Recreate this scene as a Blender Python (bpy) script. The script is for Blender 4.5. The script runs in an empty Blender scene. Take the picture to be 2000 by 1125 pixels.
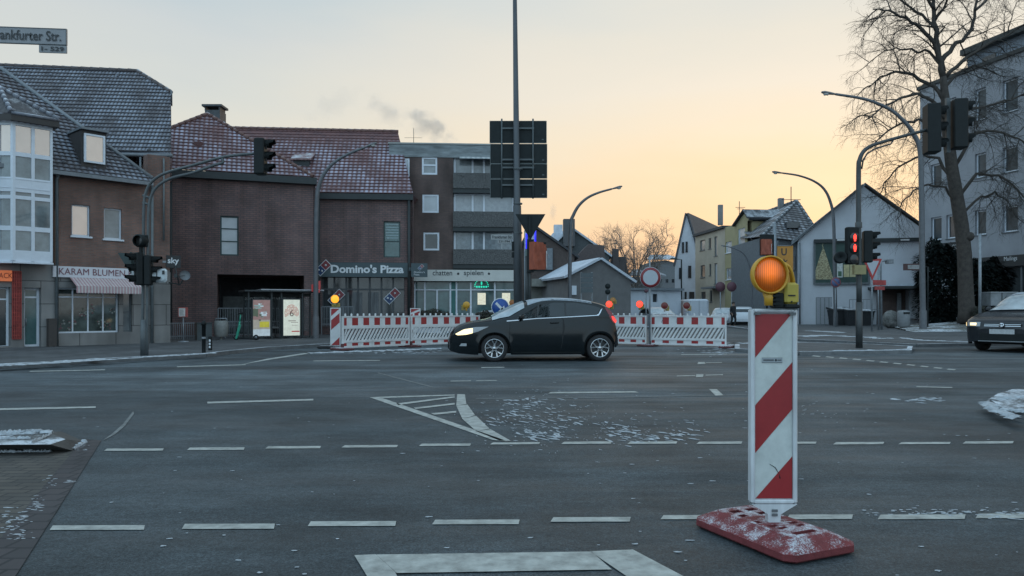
import bpy, math, random
from mathutils import Vector, Matrix
R = math.radians
SC = bpy.context.scene
COL = SC.collection
# ------------------------------------------------------------------ camera
F, HOR, H = 1444.0, 606.0, 1.24          # focal length in photo pixels, horizon row, eye height
cam = bpy.data.cameras.new('camera')
cam.sensor_width = 36.0
cam.lens = 36.0 * F / 2000.0
cam.shift_y = (HOR - 562.5) / 2000.0
cam.clip_end = 3000
camo = bpy.data.objects.new('camera', cam)
COL.objects.link(camo)
camo.location = (0, 0, H)
camo.rotation_euler = (R(90), 0, 0)
SC.camera = camo
# ------------------------------------------------------------------ sky, sun, exposure
def lin(c):
    return tuple(((v / 255) / 12.92 if v / 255 <= .04045 else ((v / 255 + .055) / 1.055) ** 2.4) for v in c) + (1.0,)
SUN_AZ, SUN_EL = R(24), R(3.0)           # to the right of the view axis, just up
world = bpy.data.worlds.new('World')
SC.world = world
world.use_nodes = True
nt = world.node_tree
for n in list(nt.nodes): nt.nodes.remove(n)
def wn(t, **k):
    n = nt.nodes.new(t)
    for a, b in k.items(): setattr(n, a, b)
    return n
out = wn('ShaderNodeOutputWorld'); bg = wn('ShaderNodeBackground')
nt.links.new(bg.outputs[0], out.inputs[0])
sky = wn('ShaderNodeTexSky', sky_type='NISHITA', sun_disc=False, sun_elevation=SUN_EL, sun_rotation=SUN_AZ)
tc = wn('ShaderNodeTexCoord'); sp = wn('ShaderNodeSeparateXYZ')
nt.links.new(tc.outputs['Generated'], sp.inputs[0])
flat = wn('ShaderNodeVectorMath', operation='MULTIPLY'); flat.inputs[1].default_value = (1, 1, 0)
nt.links.new(tc.outputs['Generated'], flat.inputs[0])
nrm = wn('ShaderNodeVectorMath', operation='NORMALIZE'); nt.links.new(flat.outputs[0], nrm.inputs[0])
dot = wn('ShaderNodeVectorMath', operation='DOT_PRODUCT')
dot.inputs[1].default_value = (math.sin(SUN_AZ), math.cos(SUN_AZ), 0)
nt.links.new(nrm.outputs[0], dot.inputs[0])
# faint cirrus so that the gradient is not perfectly clean
wm = wn('ShaderNodeMapping'); wm.inputs['Scale'].default_value = (2.2, 2.2, 9)
nt.links.new(tc.outputs['Generated'], wm.inputs[0])
wnz = wn('ShaderNodeTexNoise'); wnz.inputs['Scale'].default_value = 1.6; wnz.inputs['Detail'].default_value = 5
nt.links.new(wm.outputs[0], wnz.inputs['Vector'])
wj = wn('ShaderNodeMath', operation='MULTIPLY_ADD'); wj.inputs[1].default_value = .10; wj.inputs[2].default_value = -.05
nt.links.new(wnz.outputs['Fac'], wj.inputs[0])
el = wn('ShaderNodeMath', operation='ADD'); nt.links.new(sp.outputs['Z'], el.inputs[0]); nt.links.new(wj.outputs[0], el.inputs[1])
def ramp(stops):
    r = wn('ShaderNodeValToRGB')
    e = r.color_ramp.elements
    while len(e) < len(stops): e.new(.5)
    for k, (p, c) in zip(e, stops): k.position = p; k.color = lin(c)
    nt.links.new(el.outputs[0], r.inputs[0])
    return r
rw = ramp([(0, (224, 170, 146)), (.07, (237, 194, 156)), (.12, (242, 208, 168)), (.17, (243, 218, 182)), (.22, (240, 223, 196)), (.28, (235, 225, 208)), (.34, (226, 221, 208)), (.4, (214, 216, 211)), (.75, (176, 196, 210))])
rs = ramp([(0, (222, 198, 176)), (.12, (224, 212, 194)), (.2, (219, 216, 204)), (.27, (208, 211, 206)), (.33, (200, 206, 207)), (.4, (184, 199, 206)), (.75, (172, 192, 206))])
rb = ramp([(0, (154, 174, 186)), (.12, (160, 184, 200)), (.3, (158, 186, 204)), (.8, (158, 188, 208))])
def mrange(a, b):
    m = wn('ShaderNodeMapRange'); m.interpolation_type = 'SMOOTHSTEP'
    m.inputs[1].default_value = a; m.inputs[2].default_value = b
    nt.links.new(dot.outputs['Value'], m.inputs[0]); return m
def wmix(fac, a, b):
    m = wn('ShaderNodeMix', data_type='RGBA')
    if isinstance(fac, float): m.inputs[0].default_value = fac
    else: nt.links.new(fac, m.inputs[0])
    nt.links.new(a, m.inputs[6]); nt.links.new(b, m.inputs[7]); return m.outputs[2]
m1 = wmix(mrange(.66, 1.03).outputs[0], rs.outputs[0], rw.outputs[0])
m2 = wmix(mrange(-.3, .5).outputs[0], rb.outputs[0], m1)
m3 = wmix(.012, m2, sky.outputs[0])
nt.links.new(m3, bg.inputs[0])
st_ = mrange(-.6, .55); st_.inputs[3].default_value = 2.1; st_.inputs[4].default_value = 1.0     # extra strength added behind the camera to fill the facades facing it
nt.links.new(st_.outputs[0], bg.inputs[1])
sun = bpy.data.lights.new('sun', 'SUN'); sun.energy = .35; sun.angle = R(12); sun.color = (1, .72, .45)
suno = bpy.data.objects.new('sun', sun); COL.objects.link(suno)
suno.rotation_euler = Vector((-math.sin(SUN_AZ) * math.cos(SUN_EL), -math.cos(SUN_AZ) * math.cos(SUN_EL), -math.sin(SUN_EL))).to_track_quat('-Z', 'Y').to_euler()
SC.view_settings.view_transform = 'Standard'; SC.view_settings.look = 'None'
SC.view_settings.exposure = 0.1; SC.view_settings.gamma = 1
SC.cycles.max_bounces = 6; SC.cycles.diffuse_bounces = 3; SC.cycles.glossy_bounces = 3
SC.cycles.transmission_bounces = 4; SC.cycles.transparent_max_bounces = 8
SC.cycles.caustics_reflective = False; SC.cycles.caustics_refractive = False
# ------------------------------------------------------------------ pixel -> world
def P(px, py, d):                        # the point at depth d seen at photo pixel (px, py)
    return Vector(((px - 1000) * d / F, d, H + (HOR - py) * d / F))
def G(px, py, z=0.0):                    # the point of the level z seen at photo pixel (px, py)
    d = (H - z) * F / (py - HOR)
    return Vector(((px - 1000) * d / F, d, z))
class Plane3:
    def __init__(s, p, n): s.p = Vector(p); s.n = Vector(n).normalized()
    def at(s, px, py):
        o = Vector((0, 0, H)); r = Vector(((px - 1000) / F, 1, (HOR - py) / F))
        return o + r * ((s.p - o).dot(s.n) / r.dot(s.n))
class Wall:                              # an upright plane through (pxA, depth dA) and (pxB, depth dB)
    def __init__(s, pa, da, pb, db):
        s.A = Vector(((pa - 1000) * da / F, da, 0)); B = Vector(((pb - 1000) * db / F, db, 0))
        s.t = (B - s.A).normalized(); s.n = Vector((s.t.y, -s.t.x, 0))
        if s.n.dot(s.A) > 0: s.n = -s.n
    def d(s, px, off=0):
        k = (px - 1000) / F; A = s.A + s.n * off
        return (A.x - A.y * s.t.x / s.t.y) / (k - s.t.x / s.t.y) if abs(s.t.y) > 1e-6 else A.y
    def u(s, px, off=0):
        d = s.d(px, off); return (Vector(((px - 1000) * d / F, d, 0)) - s.A - s.n * off).dot(s.t)
    def z(s, px, py, off=0): return H + (HOR - py) * s.d(px, off) / F
    def pt(s, u, z, off=0): return s.A + s.t * u + s.n * off + Vector((0, 0, z))
    def at(s, px, py, off=0): return s.pt(s.u(px, off), s.z(px, py, off), off)
    def rect(s, x0, y0, x1, y1, off=0):
        m = (x0 + x1) / 2
        return s.u(x0, off), s.u(x1, off), s.z(m, y1, off), s.z(m, y0, off)
def smooth_path(pts, n=5):                # Catmull-Rom through the points
    pts = [Vector(p) for p in pts]; out_ = []
    for i in range(len(pts) - 1):
        p0, p1, p2, p3 = pts[max(i - 1, 0)], pts[i], pts[i + 1], pts[min(i + 2, len(pts) - 1)]
        for k in range(n):
            t = k / n; out_.append((p1 * 2 + (p2 - p0) * t + (p0 * 2 - p1 * 5 + p2 * 4 - p3) * t * t + (p1 * 3 - p0 - p2 * 3 + p3) * t ** 3) * .5)
    return out_ + [pts[-1]]
# ------------------------------------------------------------------ materials
MATS = {}
def mat(name, col, rough=.7, metal=0.0, var=.12, scale=6.0, bump=0.0, spec=.5, coat=0.0, emit=None, estr=1.0, stretch=None, frost=0.0, alpha=None):
    if name in MATS: return MATS[name]
    m = bpy.data.materials.new(name); m.use_nodes = True; t = m.node_tree; N = t.nodes; L = t.links
    b = N['Principled BSDF']
    b.inputs['Roughness'].default_value = rough; b.inputs['Metallic'].default_value = metal
    b.inputs['Specular IOR Level'].default_value = spec; b.inputs['Coat Weight'].default_value = coat
    col = tuple(col[:3]) + (1,)
    g = N.new('ShaderNodeTexCoord'); src = g.outputs['Object']
    if stretch:
        mp = N.new('ShaderNodeMapping'); mp.inputs['Scale'].default_value = stretch
        L.new(src, mp.inputs[0]); src = mp.outputs[0]
    n1 = N.new('ShaderNodeTexNoise'); n1.inputs['Scale'].default_value = scale; n1.inputs['Detail'].default_value = 6
    n1.inputs['Roughness'].default_value = .65
    L.new(src, n1.inputs['Vector'])
    r = N.new('ShaderNodeValToRGB')
    r.color_ramp.elements[0].position = .3; r.color_ramp.elements[1].position = .72
    r.color_ramp.elements[0].color = tuple(c * (1 - var) for c in col[:3]) + (1,)
    r.color_ramp.elements[1].color = tuple(min(1, c * (1 + var)) for c in col[:3]) + (1,)
    L.new(n1.outputs['Fac'], r.inputs[0]); cout = r.outputs[0]
    if frost:
        ge = N.new('ShaderNodeNewGeometry'); sx = N.new('ShaderNodeSeparateXYZ'); L.new(ge.outputs['Normal'], sx.inputs[0])
        n2 = N.new('ShaderNodeTexNoise'); n2.inputs['Scale'].default_value = scale * 5; n2.inputs['Detail'].default_value = 8; n2.inputs['Roughness'].default_value = .75
        L.new(g.outputs['Object'], n2.inputs['Vector'])
        mu = N.new('ShaderNodeMath'); mu.operation = 'MULTIPLY'; L.new(sx.outputs['Z'], mu.inputs[0])
        n4 = N.new('ShaderNodeTexNoise'); n4.inputs['Scale'].default_value = scale * .45; n4.inputs['Detail'].default_value = 3; L.new(g.outputs['Object'], n4.inputs['Vector'])
        q4 = N.new('ShaderNodeMapRange'); q4.inputs[1].default_value = .36; q4.inputs[2].default_value = .64; q4.inputs[3].default_value = .72; q4.inputs[4].default_value = 1.14; L.new(n4.outputs['Fac'], q4.inputs[0])
        m4 = N.new('ShaderNodeMath'); m4.operation = 'MULTIPLY'; L.new(n2.outputs['Fac'], m4.inputs[0]); L.new(q4.outputs[0], m4.inputs[1]); L.new(m4.outputs[0], mu.inputs[1])
        mr = N.new('ShaderNodeMapRange'); mr.inputs[1].default_value = .42 - .25 * frost; mr.inputs[2].default_value = .62 - .1 * frost
        L.new(mu.outputs[0], mr.inputs[0])
        mx = N.new('ShaderNodeMix'); mx.data_type = 'RGBA'; L.new(mr.outputs[0], mx.inputs[0]); L.new(cout, mx.inputs[6]); mx.inputs[7].default_value = (.6, .64, .69, 1)
        cout = mx.outputs[2]
    L.new(cout, b.inputs['Base Color'])
    if bump:
        bp = N.new('ShaderNodeBump'); bp.inputs['Strength'].default_value = bump; bp.inputs['Distance'].default_value = .02
        n3 = N.new('ShaderNodeTexNoise'); n3.inputs['Scale'].default_value = scale * 9; n3.inputs['Detail'].default_value = 4
        L.new(src, n3.inputs['Vector']); L.new(n3.outputs['Fac'], bp.inputs['Height']); L.new(bp.outputs[0], b.inputs['Normal'])
    if emit:
        b.inputs['Emission Color'].default_value = tuple(emit[:3]) + (1,); b.inputs['Emission Strength'].default_value = estr
    if alpha is not None: b.inputs['Alpha'].default_value = alpha
    MATS[name] = m; return m
def brick_mat(name, c1, c2, mortar, bw=.17, bh=.052, rough=.85, msize=.008):
    if name in MATS: return MATS[name]
    m = bpy.data.materials.new(name); m.use_nodes = True; t = m.node_tree; N = t.nodes; L = t.links; b = N['Principled BSDF']
    uv = N.new('ShaderNodeUVMap'); uv.uv_map = 'UVMap'
    br = N.new('ShaderNodeTexBrick'); br.inputs['Scale'].default_value = 1
    br.inputs['Brick Width'].default_value = bw; br.inputs['Row Height'].default_value = bh; br.inputs['Mortar Size'].default_value = msize
    br.inputs['Color1'].default_value = c1 + (1,); br.inputs['Color2'].default_value = c2 + (1,); br.inputs['Mortar'].default_value = mortar + (1,)
    br.inputs['Bias'].default_value = -.1
    L.new(uv.outputs[0], br.inputs['Vector'])
    n = N.new('ShaderNodeTexNoise'); n.inputs['Scale'].default_value = .7; n.inputs['Detail'].default_value = 7; L.new(uv.outputs[0], n.inputs['Vector'])
    mr = N.new('ShaderNodeMapRange'); mr.inputs[1].default_value = .3; mr.inputs[2].default_value = .7; mr.inputs[3].default_value = .7; mr.inputs[4].default_value = 1.3
    L.new(n.outputs['Fac'], mr.inputs[0])
    mp = N.new('ShaderNodeMapping'); mp.inputs['Scale'].default_value = (1.6, .16, 1); L.new(uv.outputs[0], mp.inputs[0])
    nv = N.new('ShaderNodeTexNoise'); nv.inputs['Scale'].default_value = 1; nv.inputs['Detail'].default_value = 6; L.new(mp.outputs[0], nv.inputs['Vector'])
    mv = N.new('ShaderNodeMapRange'); mv.inputs[1].default_value = .34; mv.inputs[2].default_value = .6; mv.inputs[3].default_value = .74; mv.inputs[4].default_value = 1.08; L.new(nv.outputs['Fac'], mv.inputs[0])
    mm = N.new('ShaderNodeMath'); mm.operation = 'MULTIPLY'; L.new(mr.outputs[0], mm.inputs[0]); L.new(mv.outputs[0], mm.inputs[1])
    mx = N.new('ShaderNodeMix'); mx.data_type = 'RGBA'; mx.blend_type = 'MULTIPLY'; mx.inputs[0].default_value = 1
    L.new(br.outputs['Color'], mx.inputs[6]); L.new(mm.outputs[0], mx.inputs[7]); L.new(mx.outputs[2], b.inputs['Base Color'])
    bp = N.new('ShaderNodeBump'); bp.inputs['Strength'].default_value = .5; bp.inputs['Distance'].default_value = .01; bp.invert = True
    L.new(br.outputs['Fac'], bp.inputs['Height']); L.new(bp.outputs[0], b.inputs['Normal'])
    b.inputs['Roughness'].default_value = rough
    MATS[name] = m; return m
def tile_mat(name, c1, c2, frost, amount, fade=None):     # UV: u in tiles, v in rows
    if name in MATS: return MATS[name]
    m = bpy.data.materials.new(name); m.use_nodes = True; t = m.node_tree; N = t.nodes; L = t.links; b = N['Principled BSDF']
    uv = N.new('ShaderNodeUVMap'); uv.uv_map = 'UVMap'; sx = N.new('ShaderNodeSeparateXYZ'); L.new(uv.outputs[0], sx.inputs[0])
    def mth(op, a, bb=None, c=None):
        n = N.new('ShaderNodeMath'); n.operation = op
        for i, v in enumerate((a, bb, c)):
            if v is None: continue
            if isinstance(v, (int, float)): n.inputs[i].default_value = v
            else: L.new(v, n.inputs[i])
        return n.outputs[0]
    fu = mth('FRACT', sx.outputs['X']); fv = mth('FRACT', sx.outputs['Y'])
    wu = mth('SINE', mth('MULTIPLY', fu, math.pi))            # 1 on the crest of each tile
    wv = mth('SINE', mth('MULTIPLY', mth('POWER', fv, .75), math.pi))
    n1 = N.new('ShaderNodeTexNoise'); n1.inputs['Scale'].default_value = .13; n1.inputs['Detail'].default_value = 5; L.new(uv.outputs[0], n1.inputs['Vector'])
    wh = N.new('ShaderNodeTexWhiteNoise'); wh.noise_dimensions = '2D'
    fl = N.new('ShaderNodeVectorMath'); fl.operation = 'FLOOR'; L.new(uv.outputs[0], fl.inputs[0]); L.new(fl.outputs[0], wh.inputs['Vector'])
    msk = mth('MULTIPLY', mth('MULTIPLY', wu, wv), mth('MULTIPLY_ADD', wh.outputs['Value'], .5, .6))
    big = N.new('ShaderNodeMapRange'); big.inputs[1].default_value = .36; big.inputs[2].default_value = .55; L.new(n1.outputs['Fac'], big.inputs[0])
    msk = mth('MULTIPLY', msk, mth('MULTIPLY_ADD', big.outputs[0], .75, .25))
    if fade:                                              # the rows under the ridge have thawed
        fd = N.new('ShaderNodeMapRange'); fd.inputs[1].default_value = fade[0]; fd.inputs[2].default_value = fade[1]; fd.inputs[3].default_value = 1; fd.inputs[4].default_value = .12
        L.new(mth('ADD', sx.outputs['Y'], mth('MULTIPLY_ADD', n1.outputs['Fac'], 6, -3)), fd.inputs[0]); msk = mth('MULTIPLY', msk, fd.outputs[0])
    mk = N.new('ShaderNodeMapRange'); mk.inputs[1].default_value = .12; mk.inputs[2].default_value = .85; mk.inputs[4].default_value = amount; L.new(msk, mk.inputs[0])
    a = N.new('ShaderNodeMix'); a.data_type = 'RGBA'; L.new(wh.outputs['Value'], a.inputs[0]); a.inputs[6].default_value = c1 + (1,); a.inputs[7].default_value = c2 + (1,)
    f = N.new('ShaderNodeMix'); f.data_type = 'RGBA'; L.new(mk.outputs[0], f.inputs[0]); L.new(a.outputs[2], f.inputs[6]); f.inputs[7].default_value = frost + (1,)
    L.new(f.outputs[2], b.inputs['Base Color']); b.inputs['Roughness'].default_value = .6
    MATS[name] = m; return m
# ------------------------------------------------------------------ mesh builder
ORG = {}
class MB:
    def __init__(s): s.v = []; s.f = []; s.m = []; s.uv = {}; s.mi = 0; s.sm = set()
    def mat(s, i): s.mi = i; return s
    def face(s, pts, uv=None, smooth=False):
        b = len(s.v); s.v += [Vector(p) for p in pts]; s.f.append(tuple(range(b, b + len(pts)))); s.m.append(s.mi)
        if uv: s.uv[len(s.f) - 1] = uv
        if smooth: s.sm.add(len(s.f) - 1)
    def grid(s, rows, close=False, smooth=True, uvs=None, capa=False, capb=False):
        b = len(s.v); n = len(rows[0])
        for r in rows: s.v += [Vector(p) for p in r]
        for i in range(len(rows) - 1):
            for j in range(n if close else n - 1):
                k = (j + 1) % n
                s.f.append((b + i * n + j, b + i * n + k, b + (i + 1) * n + k, b + (i + 1) * n + j)); s.m.append(s.mi)
                if smooth: s.sm.add(len(s.f) - 1)
                if uvs: s.uv[len(s.f) - 1] = [uvs[i][j], uvs[i][k], uvs[i + 1][k], uvs[i + 1][j]]
        if capa: s.f.append(tuple(b + j for j in reversed(range(n)))); s.m.append(s.mi)
        if capb: s.f.append(tuple(b + (len(rows) - 1) * n + j for j in range(n))); s.m.append(s.mi)
    def box(s, c, sz, rz=0.0, bev=0.0):
        x, y, z = (k / 2 for k in sz); M = Matrix.Rotation(rz, 3, 'Z'); c = Vector(c)
        return s.obox(c, M @ Vector((1, 0, 0)), M @ Vector((0, 1, 0)), Vector((0, 0, 1)), x, y, z, bev)
    def obox(s, c, a, b, d, x, y, z, bev=0.0):   # half sizes along axes a, b, d
        c = Vector(c)
        if bev <= 0:
            q = [c + a * (x * i) + b * (y * j) + d * (z * k) for k in (-1, 1) for j in (-1, 1) for i in (-1, 1)]
            o = len(s.v); s.v += q
            for f in ((0, 2, 3, 1), (4, 5, 7, 6), (0, 1, 5, 4), (2, 6, 7, 3), (0, 4, 6, 2), (1, 3, 7, 5)):
                s.f.append(tuple(o + i for i in f)); s.m.append(s.mi)
            return s
        bev = min(bev, x * .9, y * .9, z * .9)
        def ring(hx, hy): 
            e = bev; return [(hx - e, -hy), (hx, -hy + e), (hx, hy - e), (hx - e, hy), (-hx + e, hy), (-hx, hy - e), (-hx, -hy + e), (-hx + e, -hy)]
        rows = []
        for zz, sh in ((-z, bev), (-z + bev, 0), (z - bev, 0), (z, bev)):
            rows.append([c + a * p[0] + b * p[1] + d * zz for p in ring(x - sh * .99, y - sh * .99)])
        s.grid(rows, close=True, smooth=False, capa=True, capb=True); return s
    def wbox(s, w, u0, u1, z0, z1, o0, o1):     # box on a Wall plane
        c = w.pt((u0 + u1) / 2, (z0 + z1) / 2, (o0 + o1) / 2)
        return s.obox(c, w.t, w.n, Vector((0, 0, 1)), abs(u1 - u0) / 2, abs(o1 - o0) / 2, abs(z1 - z0) / 2)
    def wpx(s, w, x0, y0, x1, y1, o0, o1):
        return s.wbox(w, *w.rect(x0, y0, x1, y1, (o0 + o1) / 2 if max(o0, o1) > .25 else 0), o0, o1)
    def prism(s, pts, off):                     # polygon pushed along off
        off = Vector(off); a = [Vector(p) for p in pts]; b = [p + off for p in a]; n = len(a); o = len(s.v); s.v += a + b
        s.f.append(tuple(o + i for i in range(n))); s.m.append(s.mi)
        s.f.append(tuple(o + n + i for i in reversed(range(n)))); s.m.append(s.mi)
        for i in range(n):
            j = (i + 1) % n; s.f.append((o + i, o + n + i, o + n + j, o + j)); s.m.append(s.mi)
        return s
    def tube(s, path, rad, seg=8, cap=True):
        path = [Vector(p) for p in path]; n = len(path)
        if not hasattr(rad, '__len__'): rad = [rad] * n
        rows = []; up = None
        for i, p in enumerate(path):
            t = (path[min(i + 1, n - 1)] - path[max(i - 1, 0)])
            if t.length < 1e-9: t = Vector((0, 0, 1))
            t.normalize()
            if up is None: up = Vector((0, 1, 0)) if abs(t.y) < .9 else Vector((1, 0, 0))
            a = t.cross(up)
            if a.length < 1e-6: a = t.orthogonal()
            a.normalize(); b = a.cross(t); up = b
            rows.append([p + (a * math.cos(2 * math.pi * k / seg) + b * math.sin(2 * math.pi * k / seg)) * rad[i] for k in range(seg)])
        s.grid(rows, close=True, smooth=True, capa=cap, capb=cap); return s
    def lathe(s, c, axis, prof, seg=24, cap=False, smooth=True):     # prof: (radius, height along axis)
        c = Vector(c); ax = Vector(axis).normalized(); a = ax.orthogonal().normalized(); b = ax.cross(a)
        rows = [[c + ax * h + (a * math.cos(2 * math.pi * k / seg) + b * math.sin(2 * math.pi * k / seg)) * max(r, 1e-4) for k in range(seg)] for r, h in prof]
        s.grid(rows, close=True, smooth=smooth, capa=cap, capb=cap); return s
    def ball(s, c, r, seg=12, rings=8, sc=(1, 1, 1)):
        c = Vector(c)
        rows = [[c + Vector((math.cos(2 * math.pi * k / seg) * math.sin(math.pi * i / rings) * r * sc[0], math.sin(2 * math.pi * k / seg) * math.sin(math.pi * i / rings) * r * sc[1], -math.cos(math.pi * i / rings) * r * sc[2])) for k in range(seg)] for i in range(rings + 1)]
        s.grid(rows, close=True); return s
    def holes(s, w, u0, u1, z0, z1, holes, depth=.12, off=0.0):   # a wall sheet with openings and their reveals
        us = sorted({u0, u1} | {min(max(k, u0), u1) for h in holes for k in h[:2]}); zs = sorted({z0, z1} | {min(max(k, z0), z1) for h in holes for k in h[2:4]})
        for i in range(len(us) - 1):
            for j in range(len(zs) - 1):
                cu, cz = (us[i] + us[i + 1]) / 2, (zs[j] + zs[j + 1]) / 2
                if any(h[0] < cu < h[1] and h[2] < cz < h[3] for h in holes): continue
                s.face([w.pt(us[i], zs[j], off), w.pt(us[i + 1], zs[j], off), w.pt(us[i + 1], zs[j + 1], off), w.pt(us[i], zs[j + 1], off)])
        for h in holes:
            a, b, c, d = h[:4]; q = off - (h[4] if len(h) > 4 else depth)
            for e in (((a, c), (b, c)), ((b, c), (b, d)), ((b, d), (a, d)), ((a, d), (a, c))):
                s.face([w.pt(*e[0], off), w.pt(*e[1], off), w.pt(*e[1], q), w.pt(*e[0], q)])
    def build(s, name, mats, parent=None, local=False, smooth=None):
        me = bpy.data.meshes.new(name); org = ORG.get(parent.name, Vector()) if parent is not None and not local else Vector()
        me.from_pydata([tuple(v - org) for v in s.v], [], s.f)
        mats = mats if isinstance(mats, (list, tuple)) else [mats]
        for m in mats: me.materials.append(m)
        uvl = me.uv_layers.new(name='UVMap')
        for p in me.polygons:
            p.material_index = s.m[p.index] if s.m[p.index] < len(mats) else 0
            p.use_smooth = (p.index in s.sm) if smooth is None else smooth
            if p.index in s.uv:
                for li, q in zip(p.loop_indices, s.uv[p.index]): uvl.data[li].uv = q
            else:
                n = p.normal
                if abs(n.z) > .97: ta, tb = Vector((1, 0, 0)), Vector((0, 1, 0))
                else: ta = Vector((-n.y, n.x, 0)).normalized(); tb = n.cross(ta)
                for li in p.loop_indices:
                    c = s.v[me.loops[li].vertex_index]; uvl.data[li].uv = (c.dot(ta), c.dot(tb))
        o = bpy.data.objects.new(name, me); COL.objects.link(o)
        if parent is not None:
            o.parent = parent; ORG[o.name] = ORG.get(parent.name, Vector()) if not local else Vector()
        return o
def thing(name, label, cat, loc=(0, 0, 0), rz=0.0, group=None):
    o = bpy.data.objects.new(name, None); COL.objects.link(o); o.location = loc; o.rotation_euler = (0, 0, rz)
    o.empty_display_size = .2
    o['label'] = label; o['category'] = cat; o['kind'] = 'thing'
    if group: o['group'] = group
    ORG[o.name] = Vector(loc); return o
def tag(o, label, cat, group=None, kind='thing'):
    o['label'] = label; o['category'] = cat; o['kind'] = kind
    if group: o['group'] = group
    return o
def struct(o, label=None, kind='structure'):
    o['kind'] = kind
    if label: o['label'] = label
    return o
def dup(root, loc, rz, label):
    def cp(o, par):
        c = o.copy(); COL.objects.link(c)
        if par is not None: c.parent = par
        for ch in o.children: cp(ch, c)
        return c
    r = cp(root, None); r.location = loc; r.rotation_euler = (0, 0, rz); r['label'] = label; return r
def text(body, name, m, parent, o, t, up, height, width=None, ext=.004, bold=0.0, local=False, align='LEFT'):
    cu = bpy.data.curves.new(name, 'FONT'); cu.body = body; cu.size = 1; cu.extrude = 0; cu.offset = bold; cu.resolution_u = 3
    ob = bpy.data.objects.new(name, cu); COL.objects.link(ob)
    dg = bpy.context.evaluated_depsgraph_get(); me = bpy.data.meshes.new_from_object(ob.evaluated_get(dg))
    COL.objects.unlink(ob); bpy.data.objects.remove(ob)
    xs = [v.co.x for v in me.vertices]; ys = [v.co.y for v in me.vertices]
    x0, x1, y0, y1 = min(xs), max(xs), min(ys), max(ys)
    sy = height / (y1 - y0); sx = (width / (x1 - x0)) if width else sy
    o = Vector(o); t = Vector(t).normalized(); up = Vector(up).normalized(); n = t.cross(up)
    sh = {'LEFT': 0, 'CENTER': .5, 'RIGHT': 1}[align] * (x1 - x0)
    org = ORG.get(parent.name, Vector()) if (parent is not None and not local) else Vector()
    for v in me.vertices: v.co = o + t * ((v.co.x - x0 - sh) * sx) + up * ((v.co.y - y0) * sy) + n * ext - org
    me.materials.clear(); me.materials.append(m); me.name = name
    r = bpy.data.objects.new(name, me); COL.objects.link(r)
    if parent is not None: r.parent = parent
    return r
Z = Vector((0, 0, 1))
# common materials
white_paint = mat('white_paint', (.62, .64, .66), .5, var=.08)
road_paint = mat('road_paint', (.34, .35, .33), .7, var=.4, scale=9, bump=.2)
dark_metal = mat('dark_metal', (.028, .034, .036), .5, var=.2, scale=8)
grey_metal = mat('grey_metal', (.11, .125, .135), .55, metal=.0, var=.25, scale=5)
galv = mat('galvanised_steel', (.22, .24, .26), .45, metal=.3, var=.25, scale=9)
snow = mat('snow_grey', (.4, .43, .46), .75, var=.35, scale=14, bump=.5)
rubber = mat('rubber', (.018, .018, .02), .8, var=.2)
black_plastic = mat('black_plastic', (.01, .013, .014), .6, var=.2, spec=.25)
frame_white = mat('frame_white', (.62, .66, .72), .45, var=.06)
gl_dark = mat('glass_dark', (.035, .042, .045), .06, spec=.8, var=.5, scale=1.1)
gl_mid = mat('glass_curtain', (.2, .22, .23), .08, spec=.8, var=.35, scale=1.6)
gl_light = mat('glass_blind', (.42, .45, .48), .15, spec=.7, var=.15, scale=1.2)
gl_mirror = mat('glass_peach_reflection', (.6, .5, .44), .05, metal=.6, var=.12, scale=.8)  # peach tint puts the sunset reflection into the pane colour
gl_green = mat('glass_greenish', (.05, .11, .11), .07, spec=.8, var=.5, scale=1.4)
chrome = mat('chrome', (.5, .52, .55), .12, metal=1, var=.05)
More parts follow.
